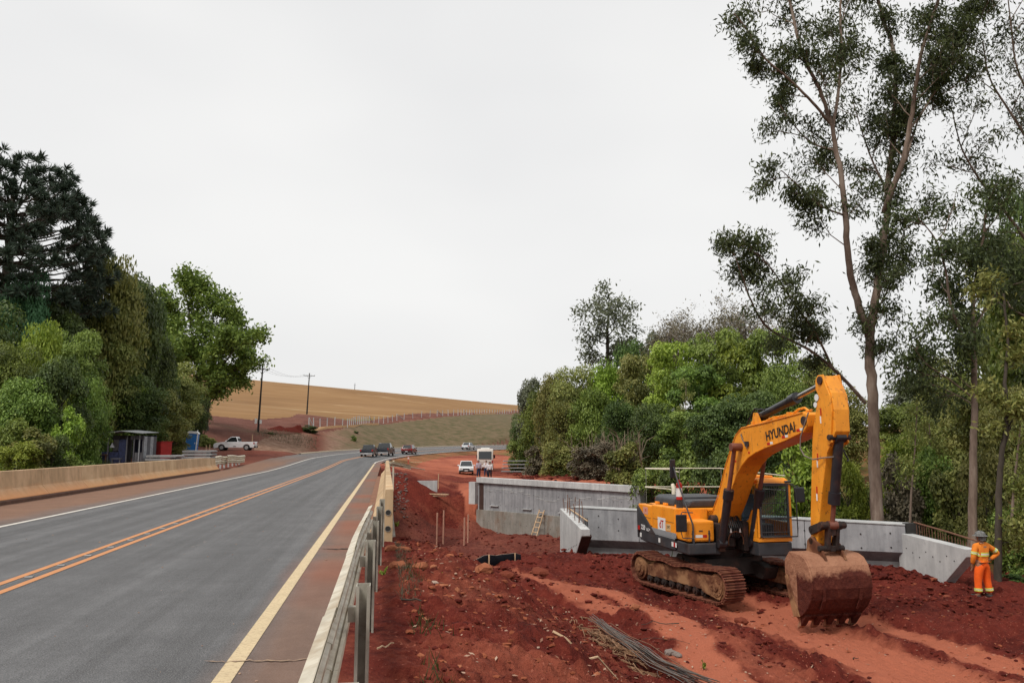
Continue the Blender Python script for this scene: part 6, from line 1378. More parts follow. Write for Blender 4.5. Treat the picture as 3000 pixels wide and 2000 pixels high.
for a in und: tree(*a, group=GU, cat='shrub', name='shrub', zoff=-.2)
# ---- branching trees
def grow_twigs(m, tips, a, dr, L_, r0, lev, rr, up=.25, nsub=(3, 5), spread=.75):
    """one wandering branch; twigs fork off; every end goes into tips"""
    n = 5; pts = [a]; d_ = dr.normalized(); p = a
    for i in range(n):
        d_ = (d_+Vector((rr.gauss(0, .13), rr.gauss(0, .13), rr.gauss(0, .1)+up*.12))).normalized(); p = p+d_*(L_/n); pts.append(p)
    m.tube(pts, [r0*(1-.8*i/n) for i in range(n+1)], 5 if lev < 2 else 3, False)
    if lev >= 2: tips += [(pts[-1], d_), (pts[-2], d_), (pts[-3], d_)]; return
    tips.append((pts[-1], d_))
    for k in range(rr.randint(*nsub)):
        t = rr.uniform(.25, 1); q = pts[int(t*n)]; ax = Vector((rr.gauss(0, 1), rr.gauss(0, 1), rr.gauss(0, 1))); side = d_.cross(ax).normalized()
        grow_twigs(m, tips, q, (d_*(1-spread*.4)+side*spread+Vector((0, 0, up*.4))), L_*rr.uniform(.35, .6), r0*.45, lev+1, rr, up, nsub, spread)
def limb_tree(label, limbs, seed, mats, leafL, leafW, per, clump, spacing, blen, droop=.8, up=.3, group=None, lev0=0, skip=.25, cat='tree', base=None, name='eucalyptus_tree', nsub=(3, 5)):
    rr = random.Random(seed); r = np.random.RandomState(seed); b = Vector(limbs[0][0][0]); o_ = Vector((b.x, b.y, b.z))
    E = empty(name, o_); tag(E, label, cat, group); T = MB(); BR = MB(); tips = []
    for pts, rad, sp in limbs:
        P = [Vector(p)-o_ for p in pts]
        # smooth the limb line
        Q = []
        for i in range(len(P)-1):
            p0, p1, p2, p3 = P[max(i-1, 0)], P[i], P[i+1], P[min(i+2, len(P)-1)]
            for k in range(5): t = k/5; Q.append(.5*((2*p1)+(p2-p0)*t+(2*p0-5*p1+4*p2-p3)*t*t+(3*p1-p0-3*p2+p3)*t**3))
        Q.append(P[-1]); n = len(Q); T.tube([q+Vector((rr.gauss(0, rad[0]*.08), rr.gauss(0, rad[0]*.08), 0)) for q in Q], [rad[0]+(rad[1]-rad[0])*(i/(n-1))**.8 for i in range(n)], 12 if rad[0] > .1 else 7)
        if sp <= 0: continue
        Ltot = sum((Q[i+1]-Q[i]).length for i in range(n-1)); s = Ltot*skip
        while s < Ltot:
            acc = 0
            for i in range(n-1):
                l_ = (Q[i+1]-Q[i]).length
                if acc+l_ >= s: break
                acc += l_
            q = Q[i].lerp(Q[i+1], (s-acc)/max(l_, 1e-6)); d_ = (Q[i+1]-Q[i]).normalized(); a = rr.uniform(0, 2*PI); s1 = d_.orthogonal().normalized(); s2 = d_.cross(s1); side = s1*math.cos(a)+s2*math.sin(a)
            grow_twigs(BR, tips, q, d_*.6+side*.9+Vector((0, 0, up)), blen*rr.uniform(.6, 1.2)*sp, .028*blen/2.2, lev0, rr, up, nsub); s += spacing*rr.uniform(.5, 1.5)
        tips.append((Q[-1], (Q[-1]-Q[-2]).normalized()))
    T.build('trunk', mats[0], E, 0, True); tag(BR.build('branches', mats[0], E), kind='stuff')
    tp = np.array([t[0] for t in tips]); td = np.array([t[1] for t in tips]); k = np.repeat(np.arange(len(tp)), per); keep = r.rand(len(k)) < .9; k = k[keep]; n = len(k)
    C = tp[k]+r.normal(size=(n, 3))*clump*np.array([1, 1, .8]); C[:, 2] -= clump*.25*droop
    A = nrm(td[k]*.4+r.normal(size=(n, 3))*.6+np.array([0, 0, -droop])); N_ = nrm(r.normal(size=(n, 3))+np.array([0, 0, .5])); s = r.uniform(.6, 1.3, n)
    leaf_obj('foliage', C, A, N_, leafL*s, leafW*s, LM[mats[1]], E); return E
def Z(px, py, d): return tuple(at(px, py, d))
D = 33
big = [([Z(2570,1560,D),Z(2563,1400,D),Z(2560,1250,D),Z(2552,1100,D),Z(2548,1000,D),Z(2556,930,D),Z(2566,860,D),Z(2582,760,D+.4),Z(2596,640,D+.6),Z(2604,520,D+.8),Z(2616,400,D+1),Z(2622,280,D+1),Z(2618,150,D+1.2),Z(2590,60,D+1.4),Z(2560,-80,D+1.6)],(.27,.07),.55),
 ([Z(2546,985,D),Z(2528,930,D-.3),Z(2500,840,D-.6),Z(2484,740,D-.8),Z(2476,620,D-1),Z(2462,500,D-1.2),Z(2446,420,D-1.3),Z(2438,370,D-1.4),Z(2400,260,D-1.6),Z(2360,180,D-1.8),Z(2330,80,D-2),Z(2300,-60,D-2)],(.18,.05),1),
 ([Z(2440,372,D-1.4),Z(2455,280,D-1.2),Z(2466,150,D-1),Z(2462,40,D-.8),Z(2470,-80,D-.8)],(.08,.04),1),
 ([Z(2430,360,D-1.4),Z(2380,300,D-2),Z(2310,230,D-2.6),Z(2240,170,D-3),Z(2190,90,D-3.2),Z(2150,40,D-3.3)],(.07,.025),.5),
 ([Z(2592,620,D+.6),Z(2612,560,D),Z(2648,460,D-.3),Z(2672,330,D-.6),Z(2690,210,D-1),Z(2712,110,D-1.2),Z(2760,-30,D-1.4)],(.15,.05),1),
 ([Z(2664,380,D-.4),Z(2720,300,D),Z(2790,160,D+.4),Z(2850,80,D+.6),Z(2930,0,D+.8)],(.06,.02),.7),
 ([Z(2655,470,D-.3),Z(2700,330,D+1),Z(2770,270,D+1.4),Z(2840,220,D+1.6)],(.05,.02),.7),
 ([Z(2535,1180,D),Z(2457,1095,D-.6),Z(2370,1024,D-1.2),Z(2252,962,D-2),Z(2200,880,D-2.4),Z(2175,810,D-2.6),Z(2150,740,D-2.8)],(.085,.02),.62),
 ([Z(2440,1080,D-.7),Z(2386,970,D-1.6),Z(2323,886,D-2.4),Z(2270,800,D-3),Z(2220,740,D-3.4)],(.055,.02),.7),
 ([Z(2470,630,D-1),Z(2400,600,D-1.5),Z(2340,545,D-2),Z(2290,500,D-2.5)],(.05,.02),.6),
 ([Z(2450,440,D-1.3),Z(2380,420,D-.5),Z(2320,360,D),Z(2280,300,D+.4)],(.05,.02),.6),
 ([Z(2556,930,D),Z(2600,850,D+.8),Z(2640,740,D+1.4),Z(2650,640,D+1.8)],(.05,.02),.9),
 ([Z(2600,560,D+.8),Z(2560,480,D+1.6),Z(2530,400,D+2),Z(2500,300,D+2.2)],(.06,.02),.9)]
limb_tree('great eucalyptus with tall forked trunk rising out of the picture, right of the excavator arm', big, 5, (M_barke, 'euc'), .23, .066, 10, .24, .9, 2.2, .9, .35, GR)
D = 29
lim2 = [([Z(2848,1620,D),Z(2850,1450,D),Z(2853,1300,D),Z(2856,1150,D),Z(2852,1000,D),Z(2850,900,D),Z(2862,800,D),Z(2880,700,D),Z(2890,600,D)],(.17,.035),.7),
 ([Z(2846,1030,D),Z(2810,960,D-.5),Z(2782,880,D-.8),Z(2770,790,D-1),Z(2740,700,D-1.2),Z(2690,640,D-1.4)],(.07,.02),.9),
 ([Z(2856,960,D),Z(2890,900,D+.5),Z(2930,850,D+.8),Z(2980,790,D+1)],(.06,.02),.8),
 ([Z(2844,1160,D),Z(2780,1110,D-.5),Z(2720,1070,D-.8),Z(2670,1010,D-1)],(.035,.012),.7),
 ([Z(2845,1180,D),Z(2790,1150,D+.8),Z(2720,1120,D+1.2)],(.03,.012),.6)]
limb_tree('slimmer eucalyptus with a straight grey trunk left of the worker', lim2, 9, (M_barke, 'euc'), .22, .07, 13, .26, .8, 2.2, .9, .3, GR, skip=.45)
D = 24
lim3 = [([Z(2922,1770,D),Z(2925,1600,D),Z(2926,1450,D),Z(2934,1330,D),Z(2950,1230,D),Z(2944,1120,D),Z(2952,1000,D),Z(2940,860,D)],(.12,.03),.6),
 ([Z(2940,1310,D),Z(2962,1240,D),Z(3000,1200,D),Z(3060,1150,D)],(.06,.02),.7),
 ([Z(2926,1520,D),Z(2960,1530,D-.4),Z(2985,1560,D-.6)],(.025,.01),.3), ([Z(2926,1590,D),Z(2965,1585,D+.4),Z(2990,1570,D+.6)],(.025,.01),.3)]
limb_tree('thin crooked tree behind the worker at the right edge', lim3, 12, (M_barkd, 'olive'), .18, .07, 10, .2, .7, 1.3, .7, .3, GR, skip=.5)
D = 36
lim4 = [([Z(3060,1600,D),Z(3050,1100,D),Z(3040,700,D),Z(3030,400,D),Z(3020,100,D),Z(3000,-100,D)],(.25,.08),1.1),
 ([Z(3045,760,D),Z(2960,640,D-1),Z(2880,540,D-1.5),Z(2820,440,D-2),Z(2790,330,D-2.2)],(.09,.02),1.1),
 ([Z(3035,450,D),Z(2960,330,D),Z(2900,230,D),Z(2880,120,D)],(.08,.02),1.1), ([Z(3030,300,D),Z(2980,200,D-1),Z(2960,60,D-1.5),Z(2950,-60,D-2)],(.06,.02),1),
 ([Z(3048,950,D),Z(2960,900,D-1),Z(2860,800,D-1.5),Z(2790,730,D-2)],(.07,.02),1.0)]
limb_tree('eucalyptus leaning in from beyond the right picture edge with loose hanging leaves', lim4, 21, (M_barke, 'euc'), .24, .065, 6, .3, 1.2, 2.3, .9, .3, GR, skip=.2)
D = 98
lim5 = [([Z(1781,1120,D),Z(1780,1000,D),Z(1782,920,D),Z(1785,870,D)],(.3,.06),0)]
for k, (ex, ey, sy) in enumerate([(1720,905,960),(1845,900,960),(1712,1010,1050),(1850,990,1040),(1745,880,920),(1820,930,985),(1700,965,1010),(1785,862,900),(1740,1040,1080),(1860,1010,1060),(1795,880,920),(1760,960,1000),(1810,1020,1060)]):
    dd = (k % 5-2)*1.6; lim5.append(([Z(1781,sy,D),Z((1781+ex)/2,(sy+ey)/2+4,D+dd*.5),Z(ex,ey,D+dd)],(.09,.03),1))
limb_tree('slender eucalyptus rising alone above the right-hand wood', lim5, 31, (M_barkd, 'grey'), .45, .2, 9, .5, .9, 1.9, .4, .2, GR, lev0=1, skip=.3)
for k, (px, d_, y1, lean, lb) in enumerate([(2662, 34, 1190, 25, 'slender sapling just right of the great eucalyptus trunk'), (2742, 37, 1240, -20, 'slender leaning sapling above the right wing wall'), (2960, 27, 1250, 30, 'slender sapling right of the thin crooked tree'), (1998, 60, 1120, 12, 'pale thin stem standing at the wood edge left of the excavator boom'), (2408, 40, 1230, -18, 'thin stem between the boom and the arm')]):
    limb_tree(lb, [([Z(px, 1620 if px > 2500 else 1480, d_), Z(px+lean*.3, 1450, d_), Z(px+lean*.7, 1330, d_), Z(px+lean, y1, d_)], (.06, .02), .6)], 60+k, (M_barke, 'olive'), .16, .06, 7, .2, .7, 1.2, .7, .3, GR, skip=.45, name='sapling')
# the bright tree at the end of the left wood
D = 112
lim6 = [([Z(604,1262,D),Z(606,1210,D),Z(618,1160,D),Z(650,1120,D),Z(690,1080,D),Z(730,1040,D)],(.38,.08),1),
 ([Z(606,1215,D),Z(596,1150,D),Z(575,1060,D),Z(560,960,D),Z(548,880,D),Z(540,838,D)],(.3,.06),1), ([Z(610,1180,D),Z(612,1100,D),Z(618,1000,D),Z(625,920,D),Z(618,856,D)],(.3,.06),1),
 ([Z(612,1120,D),Z(650,1010,D+2),Z(690,950,D+3),Z(725,960,D+3)],(.2,.05),1), ([Z(590,1120,D),Z(545,1060,D+2),Z(510,980,D+3),Z(495,870,D+3)],(.2,.05),1),
 ([Z(600,1150,D),Z(570,1100,D-3),Z(530,1060,D-5),Z(500,1010,D-6)],(.15,.05),1), ([Z(618,1100,D),Z(660,1060,D-3),Z(700,1010,D-5),Z(750,1010,D-6)],(.15,.05),1), ([Z(640,1130,D),Z(670,1110,D+2),Z(700,1110,D+3)],(.1,.04),1),
 ([Z(612,1190,D),Z(640,1150,D-2),Z(655,1130,D-3)],(.12,.04),.7)]
limb_tree('bright green spreading tree with dark leaning trunks at the end of the left wood', lim6, 41, (M_barkd, 'mid'), .50, .30, 10, .62, 1.15, 3.1, .3, .25, GL, skip=.3, name='tree')
# bare grey crowns behind the canopy
for (px, d_, y0, y1, sp_, lb, sd) in ((2080, 78, 1060, 965, 150, 'bare grey twiggy tree above the canopy, left one', 51), (2200, 74, 1060, 945, 150, 'bare grey twiggy tree above the canopy, nearer the great eucalyptus', 52), (1975, 84, 1060, 985, 100, 'small bare twiggy tree right of the palm-like one', 53)):
    L_ = [([Z(px, 1180, d_), Z(px, 1100, d_), Z(px+5, y0-30, d_)], (.25, .1), 0)]
    for k in range(11): ex = px+sp_*(k/10-.5)*1.3; L_.append(([Z(px, 1080, d_), Z((px+ex)/2, y0-40, d_+(k % 3-1)*2), Z(ex, y1+12*abs(k-5)*.5, d_+(k % 4-1.5)*2)], (.1, .03), 1))
    limb_tree(lb, L_, sd, (M_twig, 'brown'), .3, .1, 1, .4, 1.0, 2.6, .3, .3, GR, skip=.3, name='bare_tree', nsub=(4, 6))
# hanging dry stalks under the right wood edge
def stalks():
    r = random.Random(8); m = MB()
    for i in range(150):
        px = 1585+r.random()**.8*300; d = 84-(px-1585)/300*26+r.uniform(-2, 3); b = at(px, 1400, d); zb = -1.1; H = r.uniform(2.0, 5.0); lx = r.gauss(0, .5); ly = r.gauss(0, .5)
        m.tube([(b.x, b.y, zb-.2), (b.x+lx*.2, b.y+ly*.2, zb+H*.4), (b.x+lx, b.y+ly, zb+H*.8), (b.x+lx*1.9, b.y+ly*1.9, zb+H*.9)], [.05, .04, .03, .01], 3, False)
    tag(m.build('dry_stalks', simple('dry_stalks', (.17, .13, .09), .9, .5, 2)), kind='stuff')
stalks()
# ---- araucaria
def araucaria():
    D = 64; b = at(-30, 1300, D); zb = gz(b.x, b.y); top = at(-30, 452, D).z; E = empty('araucaria_tree', (b.x, b.y, zb)); tag(E, 'big dark araucaria pine with tufted branch tips at the upper left', 'tree', GL); H = top-zb; r = random.Random(6)
    T = MB(); T.tube([(0, 0, -.5), (.1, 0, H*.5), (0, .1, H*.92)], [.55, .4, .15], 12); T.build('trunk', M_barkd, E, 0, True); B = MB(); C = []; Ad = []
    for wv in range(10):
        f = wv/9; z0 = H*(.47+.36*f); nb = 12 if wv < 8 else 8; Lb = 8.0-2.0*abs(f-.25)-4.6*max(0, f-.45); rise = .5+3.0*f
        for k in range(nb):
            a = 2*PI*k/nb+wv*.7+r.uniform(-.2, .2); L_ = Lb*r.uniform(.78, 1.06); ca, sa = math.cos(a), math.sin(a)
            pts = [Vector((ca*L_*t, sa*L_*t, z0+rise*(t**1.6)*.9-.4*math.sin(t*PI)*(1-f))) for t in (0, .3, .55, .75, .9, 1)]; B.tube(pts, [.11, .09, .07, .05, .04, .02], 5, False)
            C.append(pts[-1]); Ad.append((pts[-1]-pts[-2]).normalized())
            for q in range(9):
                t = r.uniform(.45, .98); i = int(t*5); p = pts[min(i, 4)].lerp(pts[min(i+1, 5)], t*5-i if i < 5 else 0); side = r.choice((-1, 1))*r.uniform(.5, 1.1); dd = Vector((ca-sa*side, sa+ca*side, r.uniform(.1, .7))).normalized(); e_ = p+dd*r.uniform(.7, 1.5)
                B.tube([p, (p+e_)/2-Vector((0, 0, .1)), e_], [.035, .03, .02], 4, False); C.append(e_); Ad.append(dd)
    B.build('branches', M_barkd, E); C = np.array(C); Ad = np.array(Ad); n = len(C); rs = np.random.RandomState(2); per = 42; k = np.repeat(np.arange(n), per); m_ = len(k)
    dr = nrm(rs.normal(size=(m_, 3))+Ad[k]*.9+np.array([0, 0, .35])); ln = rs.uniform(.45, .85, m_); Cn = C[k]+dr*ln[:, None]*.55; N_ = nrm(rs.normal(size=(m_, 3)))
    leaf_obj('foliage', Cn, dr, N_, ln, np.full(m_, .11), LM['arau'], E)
araucaria()
# ---- grass and weeds
def grass(name, pts, h, w_, mat, seed):
    r = np.random.RandomState(seed); P = np.array(pts); n = len(P); hh = h*r.uniform(.5, 1.4, n); a = r.uniform(0, 2*PI, n); lean = r.normal(size=(n, 2))*.45*hh[:, None]
    B = np.stack([np.cos(a)*w_, np.sin(a)*w_, np.zeros(n)], 1); V = np.stack([P-B/2, P+B/2, P+np.concatenate([lean, hh[:, None]], 1)], 1).reshape(-1, 3); o = np_mesh(name, V, np.arange(len(V)).reshape(-1, 3), mat); return tag(o, kind='stuff')
M_grs = leaf_mat('grass_blades', (.07, .10, .02), (.12, .16, .035), (.22, .22, .08), .3); M_dry = leaf_mat('dry_grass_blades', (.2, .17, .1), (.3, .26, .17), (.42, .38, .28), .2)
def scatter(n, fn, seed):
    r = np.random.RandomState(seed); XY = np.array([fn(r) for _ in range(n)]); z = ground_z(XY[:, 0], XY[:, 1]); return np.concatenate([XY, z[:, None]-.01], 1)
def px_pt(r, x0, x1, d0, d1): p = at(r.uniform(x0, x1), 1250, r.uniform(d0, d1)); return (p.x, p.y)
grass('grass', scatter(9000, lambda r: px_pt(r, -150, 330, 33, 60), 1), .45, .05, M_grs, 2)
grass('grass', scatter(900, lambda r: px_pt(r, 745, 930, 117, 128), 3), .28, .08, M_dry, 4)
grass('grass', scatter(9000, lambda r: px_pt(r, 1950, 3150, 30, 46), 5), .6, .06, M_grs, 6)
grass('dry_grass', scatter(1100, lambda r: (.2+abs(r.normal())*.13, r.uniform(9.5, 15)), 7), .07, .012, M_dry, 8)
grass('grass', scatter(120, lambda r: (.3+abs(r.normal())*.15, r.choice([8.2, 10.9, 6.3])+r.normal()*.25), 9), .16, .014, M_grs, 10)
# ------------------------------------------------------------------ loose soil, stones, rebar
def clods(name, pts, smin, smax, mat, seed, power=2.2, flat=.65, sink=.25):
    """many irregular lumps joined into one mesh"""
    r = np.random.RandomState(seed); P = np.array(pts); n = len(P)
    ico = np.array([(0,0,1),(.894,0,.447),(.276,.851,.447),(-.724,.526,.447),(-.724,-.526,.447),(.276,-.851,.447),(.724,.526,-.447),(-.276,.851,-.447),(-.894,0,-.447),(-.276,-.851,-.447),(.724,-.526,-.447),(0,0,-1)])
    F_ = np.array([(0,1,2),(0,2,3),(0,3,4),(0,4,5),(0,5,1),(1,6,2),(2,7,3),(3,8,4),(4,9,5),(5,10,1),(6,7,2),(7,8,3),(8,9,4),(9,10,5),(10,6,1),(11,7,6),(11,8,7),(11,9,8),(11,10,9),(11,6,10)])
    s = smin+(smax-smin)*r.rand(n)**power; V = ico[None]*(1+r.uniform(-.35, .3, (n, 12, 1))); V = V*np.stack([r.uniform(.7, 1.5, n), r.uniform(.7, 1.3, n), r.uniform(.5, 1, n)*flat], -1)[:, None]
    a = r.uniform(0, 2*PI, n); ca, sa = np.cos(a)[:, None], np.sin(a)[:, None]; X = V[..., 0]*ca-V[..., 1]*sa; Y = V[..., 0]*sa+V[..., 1]*ca; V = np.stack([X, Y, V[..., 2]+r.normal(size=(n, 1))*.0], -1)*s[:, None, None]
    V = V+P[:, None, :]+np.array([0, 0, 1])*(s*(.5-sink))[:, None, None]
    Q = (F_[None]+np.arange(n)[:, None, None]*12).reshape(-1, 3); o = np_mesh(name, V.reshape(-1, 3), Q, mat); return tag(o, kind='stuff')
def lump_mat(name, c0, c1, c2):
    g = G(name); gm = g.n('ShaderNodeNewGeometry'); n = g.noise(14, 4, .7); col = g.mix(g.ramp(n, [(.35, .6), (.6, 0)]), g.ramp(gm.outputs['Random Per Island'], [(0, c0), (.55, c1), (.9, c1), (1, c2)]), c0)
    return g.fin(col, .95, .1, n, .6, .02)
M_cl = lump_mat('red_soil_clods', (.055, .010, .008), (.125, .022, .014), (.27, .082, .046)); M_cl2 = lump_mat('orange_clay_clods', (.15, .04, .02), (.28, .085, .042), (.42, .17, .09)); M_st = lump_mat('pale_stones', (.26, .17, .13), (.42, .28, .2), (.6, .5, .42))
M_gst = lump_mat('grey_stones', (.12, .09, .08), (.20, .16, .14), (.30, .25, .22))
def patchy(P, sd):
    r = np.random.RandomState(sd); return P[r.rand(len(P)) < np.clip(.30+1.9*fbm(P[:, 0]*.7, P[:, 1]*.7, sd, 3), .06, 1)]
def offtrack(P, seed):
    r = np.random.RandomState(seed); return P[r.rand(len(P)) > dryness(P[:, 0], P[:, 1])*.92]
clods('soil_clods', patchy(scatter(14000, lambda r: (.25+r.rand()**.8*3.6, 3.5+r.rand()**1.2*13), 61), 3), .008, .052, M_cl, 1)
clods('soil_clods', patchy(offtrack(scatter(11000, lambda q: (3.4+q.rand()*14, 8+q.rand()**1.1*16), 62), 1), 4), .010, .065, M_cl, 2)
clods('soil_clods', patchy(offtrack(scatter(5500, lambda q: (2.2+q.rand()*15, 18+q.rand()*10), 63), 2), 5), .015, .10, M_cl, 3)
clods('clay_clods', scatter(1300, lambda r: (.25+r.rand()*3.6, 4.5+r.rand()*14), 64), .012, .06, M_cl2, 4)
clods('clay_clods', scatter(900, lambda r: (4+r.rand()*12, 9+r.rand()*14), 65), .012, .055, M_cl2, 5)
clods('pebbles', scatter(420, lambda r: (.3+r.rand()*7, 5+r.rand()*14), 66), .008, .032, M_st, 6)
clods('rubble', scatter(1500, lambda r: (r.uniform(1, 16), r.uniform(36, 64)), 67), .03, .14, M_cl, 7, 3)
clods('rubble', scatter(260, lambda r: lerp2((12.4, 53.0), (15.2, 47.6), r.rand()) if r.rand() < .0 else (lerp2(FA, FB, r.uniform(.62, .95))[0]-r.rand()*1.2, lerp2(FA, FB, r.uniform(.62, .95))[1]-.8-r.rand()*1.6), 68), .05, .2, M_st, 8, 2)
clods('road_grit', [(*road_xy(s, t), float(road_z(s, t))+.002) for s, t in [(random.Random(i).uniform(5, 26), random.Random(i+999).uniform(-6.8, 4.1)) for i in range(260)]], .004, .016, M_st, 9)
clods('rubble', scatter(260, lambda r: (r.uniform(.4, 1.8), r.uniform(60, 70)), 69), .04, .16, M_gst, 10, 2.5)
clods('bank_rubble', scatter(900, lambda r: px_pt(r, 1500, 1900, 62, 96), 70), .05, .28, M_cl, 11, 3)
# dark tufts of soil pushed against the near wall
clods('soil_clods', scatter(1500, lambda r: (lambda t, o: (NA[0]+(NB[0]-NA[0])*t-o*.7, NA[1]+(NB[1]-NA[1])*t-o*.72-.25))(r.rand(), r.rand()**1.5*2.4), 71), .03, .14, M_cl, 12, 2)
# larger single stones and clods that can be picked out
def stone(px, py, s, mat, label, seed):
    p = hit(px, py); r = np.random.RandomState(seed); bm = bmesh.new(); bmesh.ops.create_icosphere(bm, subdivisions=2, radius=1)
    for v in bm.verts: q = v.co; k_ = 1+.28*math.sin(q.x*3+seed)*math.cos(q.y*2.6+seed*2)+.12*r.uniform(-1, 1); v.co = Vector((q.x*1.35, q.y, q.z*.62))*k_
    me = bpy.data.meshes.new('stone'); bm.to_mesh(me); bm.free(); me.materials.append(mat); o = bpy.data.objects.new('stone', me); COL.objects.link(o)
    o.location = (p.x, p.y, gz(p.x, p.y)+s*.3); o.scale = (s,)*3; o.rotation_euler[2] = seed*1.3; tag(o, label, 'stone', 'loose stones and clods on the red soil')
for q in [(1143,1615,.10,M_cl2,'orange clod just past the parapet end beside the guardrail',1),(1182,1612,.10,M_cl2,'flat orange clod right of the first one past the parapet',2),(1232,1705,.09,M_cl2,'red round clod in the middle of the near soil slope',3),
          (1165,1672,.11,M_cl2,'long orange clod close to the guardrail posts',4),(1420,1684,.14,M_cl2,'pale angular stone on the slope edge below the black silt fence',5),(1580,1686,.24,M_cl,'big dark clod in front of the left wing wall',6),(1485,1692,.17,M_cl,'dark clod left of the biggest one before the wing wall',7),
          (1962,1906,.10,M_gst,'grey stone at the upper end of the rebar bundle',8),(1985,1922,.08,M_gst,'smaller grey stone touching the rebar bundle end',9),(1860,1792,.11,M_cl2,'reddish stone on the orange berm',10),(2172,1825,.15,M_cl,'flat brown clod left of the bucket',11),(1270,1724,.05,M_st,'small white chip on the near slope',12)]: stone(*q)
# twigs, roots, leaves strewn about
def litter():
    r = np.random.RandomState(5); C = scatter(1500, lambda q: (.3+q.rand()*6, 5+q.rand()*13) if q.rand() < .6 else (4+q.rand()*12, 9+q.rand()*12), 72); n = len(C); C[:, 2] += .035
    A = r.normal(size=(n, 3))*np.array([1, 1, .25]); N_ = nrm(np.array([0, 0, 1])+r.normal(size=(n, 3))*.35); o = leaf_obj('dry_leaf_litter', C, A, N_, r.uniform(.03, .10, n), r.uniform(.012, .03, n), leaf_mat('dead_leaves', (.25, .13, .07), (.42, .26, .15), (.55, .42, .28), .1)); tag(o, kind='stuff')
litter()
def root(px, py, L_, a, label, th=.014, mat=None, seed=1):
    p = hit(px, py); rr = random.Random(seed); pts = []; x, y, d_ = p.x, p.y, a
    for i in range(7): pts.append((x-p.x, y-p.y, gz(x, y)-p.z+.03+.03*rr.random())); d_ += rr.uniform(-.35, .35); x += math.cos(d_)*L_/6; y += math.sin(d_)*L_/6
    m = MB(); m.tube(pts, [th*(1-.5*i/6) for i in range(7)], 5); o = m.build('root', mat or M_wood, None, 0, True, loc=p); tag(o, label, 'root', 'loose roots and sticks')
root(1105,1915,.22,.9,'pale forked root near the guardrail post at the bottom',.009,seed=3); root(1165,1767,.45,.1,'thin dark stick on the near slope',.014,M_barkd,4); root(1620,1885,.9,-.3,'light root below the berm, left of the rebar',.02,seed=5)
root(1990,1835,.8,2.6,'thin stick on the orange berm below the track',.012,M_barkd,6); root(1880,1878,1.0,-.1,'thin dark wire lying on the berm above the rebar',.006,M_barkd,7); root(2500,1935,.5,.6,'dark twig on the packed track at the lower right',.012,M_barkd,8)
# rebar bundle with wire ties and roots underneath
def rebars():
    a = hit(1765, 1858); b = hit(2070, 2040); o_ = Vector((a.x, a.y, a.z)); E = empty('rebar_bundle', o_); tag(E, 'bundle of grey and rusty steel rods lying diagonally on the soil at the bottom', 'rebar bundle'); r = random.Random(11)
    d_ = Vector((b.x-a.x, b.y-a.y, 0)); L_ = d_.length; d_.normalize(); n_ = Vector((-d_.y, d_.x, 0)); grey = simple('grey_steel_rod', (.15, .14, .13), .6, .3, 20, .5, .1, .4, (.2, .1, .06), 6)
    tg = np.linspace(-.8, 1.4, 24)*L_; og = np.linspace(-1.0, 1.0, 13); GX = o_.x+d_.x*tg[:, None]+n_.x*og[None]; GY = o_.y+d_.y*tg[:, None]+n_.y*og[None]; GZ = ground_z(GX, GY)
    def lz(x, y): dx, dy = x-o_.x, y-o_.y; i_ = int(np.argmin(abs(tg-(dx*d_.x+dy*d_.y)))); j_ = int(np.argmin(abs(og-(dx*n_.x+dy*n_.y)))); return float(GZ[i_, j_])
    for i in range(34):
        off = r.gauss(0, .16); off = max(-.34, min(.34, off)); s0 = r.uniform(-.5, .25); s1 = L_*r.uniform(.75, 1.12); fan = r.uniform(-.05, .05); h_ = .04+.13*r.random()*(1-abs(off)/.4); pts = []
        for k in range(6): t = k/5; q = o_+d_*(s0+(s1-s0)*t)+n_*(off+fan*(t-.5)*4+.04*math.sin(t*4+i)); z = lz(q.x, q.y) if k in (0, 5) else None; pts.append([q.x, q.y, lz(q.x, q.y)])
        zz = [p[2] for p in pts]
        pts = [Vector((p[0], p[1], .5*p[2]+.5*(zz[0]+(zz[-1]-zz[0])*k/5)+h_+.04))-o_ for k, p in enumerate(pts)]
        m = MB(); m.tube(pts, .007 if i % 3 else .009, 5); m.build('rod', M_rebar if i % 3 == 0 else grey, E)
    for k in range(5):
        s = .25+k*.75; c = o_+d_*s; c.z = lz(c.x, c.y)+.1; m = MB(); m.tube([c-o_+n_*.25*math.cos(t)+Vector((0, 0, .10*math.sin(t)))+d_*.05*math.sin(t*2) for t in np.linspace(0, 2*PI, 14)], .004, 4, False); m.build('tie_wire', grey, E)
    t = empty('root_heap', o_); tag(t, 'heap of dry brown roots and bark strips beside the rebar bundle', 'root heap'); m = MB()
    for i in range(150):
        s = r.uniform(.1, L_*.62); off = -r.uniform(.15, .85) if n_.x > 0 else r.uniform(.15, .85); off = -abs(off) if (o_+n_*-1-o_).y < 0 else abs(off); c = o_+d_*s-n_*abs(off)*(1 if n_.y > 0 else -1); c.z = lz(c.x, c.y)+r.uniform(.01, .16)*(1-abs(abs(off)-.45)/.5)
        dd = (d_+n_*r.gauss(0, .35)+Vector((0, 0, r.gauss(0, .08)))).normalized(); l_ = r.uniform(.15, .6); m.tube([c-o_, c-o_+dd*l_*.5+Vector((0, 0, r.uniform(-.01, .04))), c-o_+dd*l_+n_*r.gauss(0, .05)], [.012, .011, .004], 4, False)
    tag(m.build('roots', simple('dry_brown_roots', (.22, .12, .065), .9, .6, 15), t), kind='stuff')
rebars()
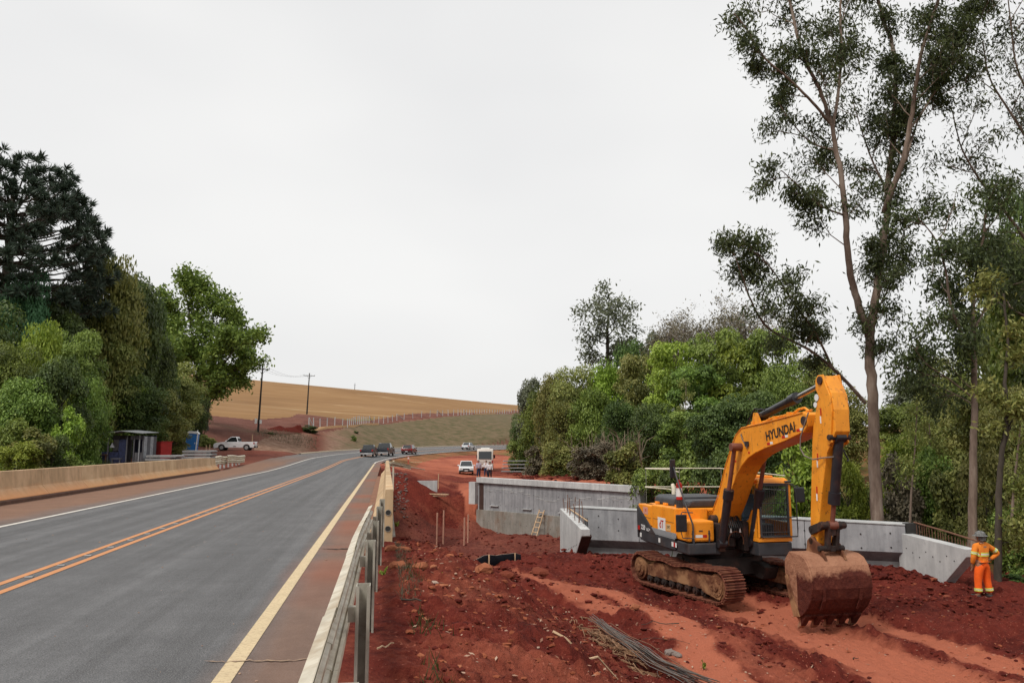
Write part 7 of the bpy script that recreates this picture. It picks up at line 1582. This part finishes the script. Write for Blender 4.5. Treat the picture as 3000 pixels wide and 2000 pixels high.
# reflective studs between the orange lines
sm0 = MB(); sm0.prism([(-.028, 0), (.028, 0), (.02, .012), (-.02, .012)], -.05, .05, 'x'); s0 = sm0.build('road_stud', M_slab, None, .003)
for i in range(30):
    o = s0 if i == 0 else s0.copy()
    if i: COL.objects.link(o)
    Y = 7.2+i*1.02; x, y = road_xy(Y, .01); o.location = (float(x), float(y), .006); tag(o, 'small pale reflective stud between the two orange centre lines', 'road stud', 'reflective studs between the centre lines')
# small green plants
def plant(px, py, s, label, seed):
    p = hit(px, py); r = random.Random(seed); E = empty('seedling', (p.x, p.y, p.z)); tag(E, label, 'plant', 'small green plants in the soil')
    st = MB(); C = []; A = []
    for k in range(9):
        a = r.uniform(0, 2*PI); h_ = r.uniform(.4, 1)*s; q = Vector((math.cos(a)*h_*.45, math.sin(a)*h_*.45, h_)); st.tube([(0, 0, 0), q*.5, q], [.006, .005, .003], 4, False)
        for j in range(5): C.append(q*(.5+.12*j)+Vector((r.gauss(0, .02), r.gauss(0, .02), 0))*s*2); A.append(q.normalized()+Vector((r.gauss(0, .6), r.gauss(0, .6), 0)))
    st.build('stem', M_barkd, E); C = np.array(C); A = np.array(A); leaf_obj('leaves', C, A, nrm(np.random.RandomState(seed).normal(size=C.shape)+np.array([0, 0, 1])), np.full(len(C), s*.34), np.full(len(C), s*.17), LM['bright'], E)
plant(1162,1548,.55,'green seedling growing at the foot of the parapet',1); plant(1122,1690,.14,'small weed behind the guardrail posts',2); plant(1288,1702,.12,'grass tuft alone on the near soil slope',3); plant(2062,1963,.16,'small bright weed beside the lower end of the rebar',4)
# heap of dark red earth by the near pole and spoil along the wing wall
def heap(px, py, d, sx, sy, h_, label, seed):
    p = at(px, py, d); n = 34; u = np.linspace(-1, 1, n); A, B = np.meshgrid(u, u); rr_ = np.hypot(A, B); Z_ = h_*np.clip(1-rr_**1.6, 0, 1)*(.75+.7*fbm(A*2.2+seed, B*2.2, seed, 4))+.12*fbm(A*7, B*7, seed+3, 2)*(rr_ < .95)
    X_ = p.x+A*sx; Y_ = p.y+B*sy; G_ = ground_z(X_, Y_, False); V = np.stack([X_-p.x, Y_-p.y, G_+np.where(rr_ < 1, Z_, -.3)-.03], -1).reshape(-1, 3); i = np.arange(n-1)[:, None]*n; j = np.arange(n-1)[None]
    o = np_mesh('soil_heap', V, np.stack([i+j, i+j+1, i+n+j+1, i+n+j], -1).reshape(-1, 4), M_cl, smooth=True); o.location = (p.x, p.y, 0); tag(o, label, 'soil heap')
heap(835, 1262, 129, 3.0, 1.4, .9, 'long heap of dark red earth between the utility pole and the first fence posts', 3)
heap(872, 1260, 131, 1.5, 1.1, 1.3, 'taller dark red earth mound just left of the first fence posts', 5)
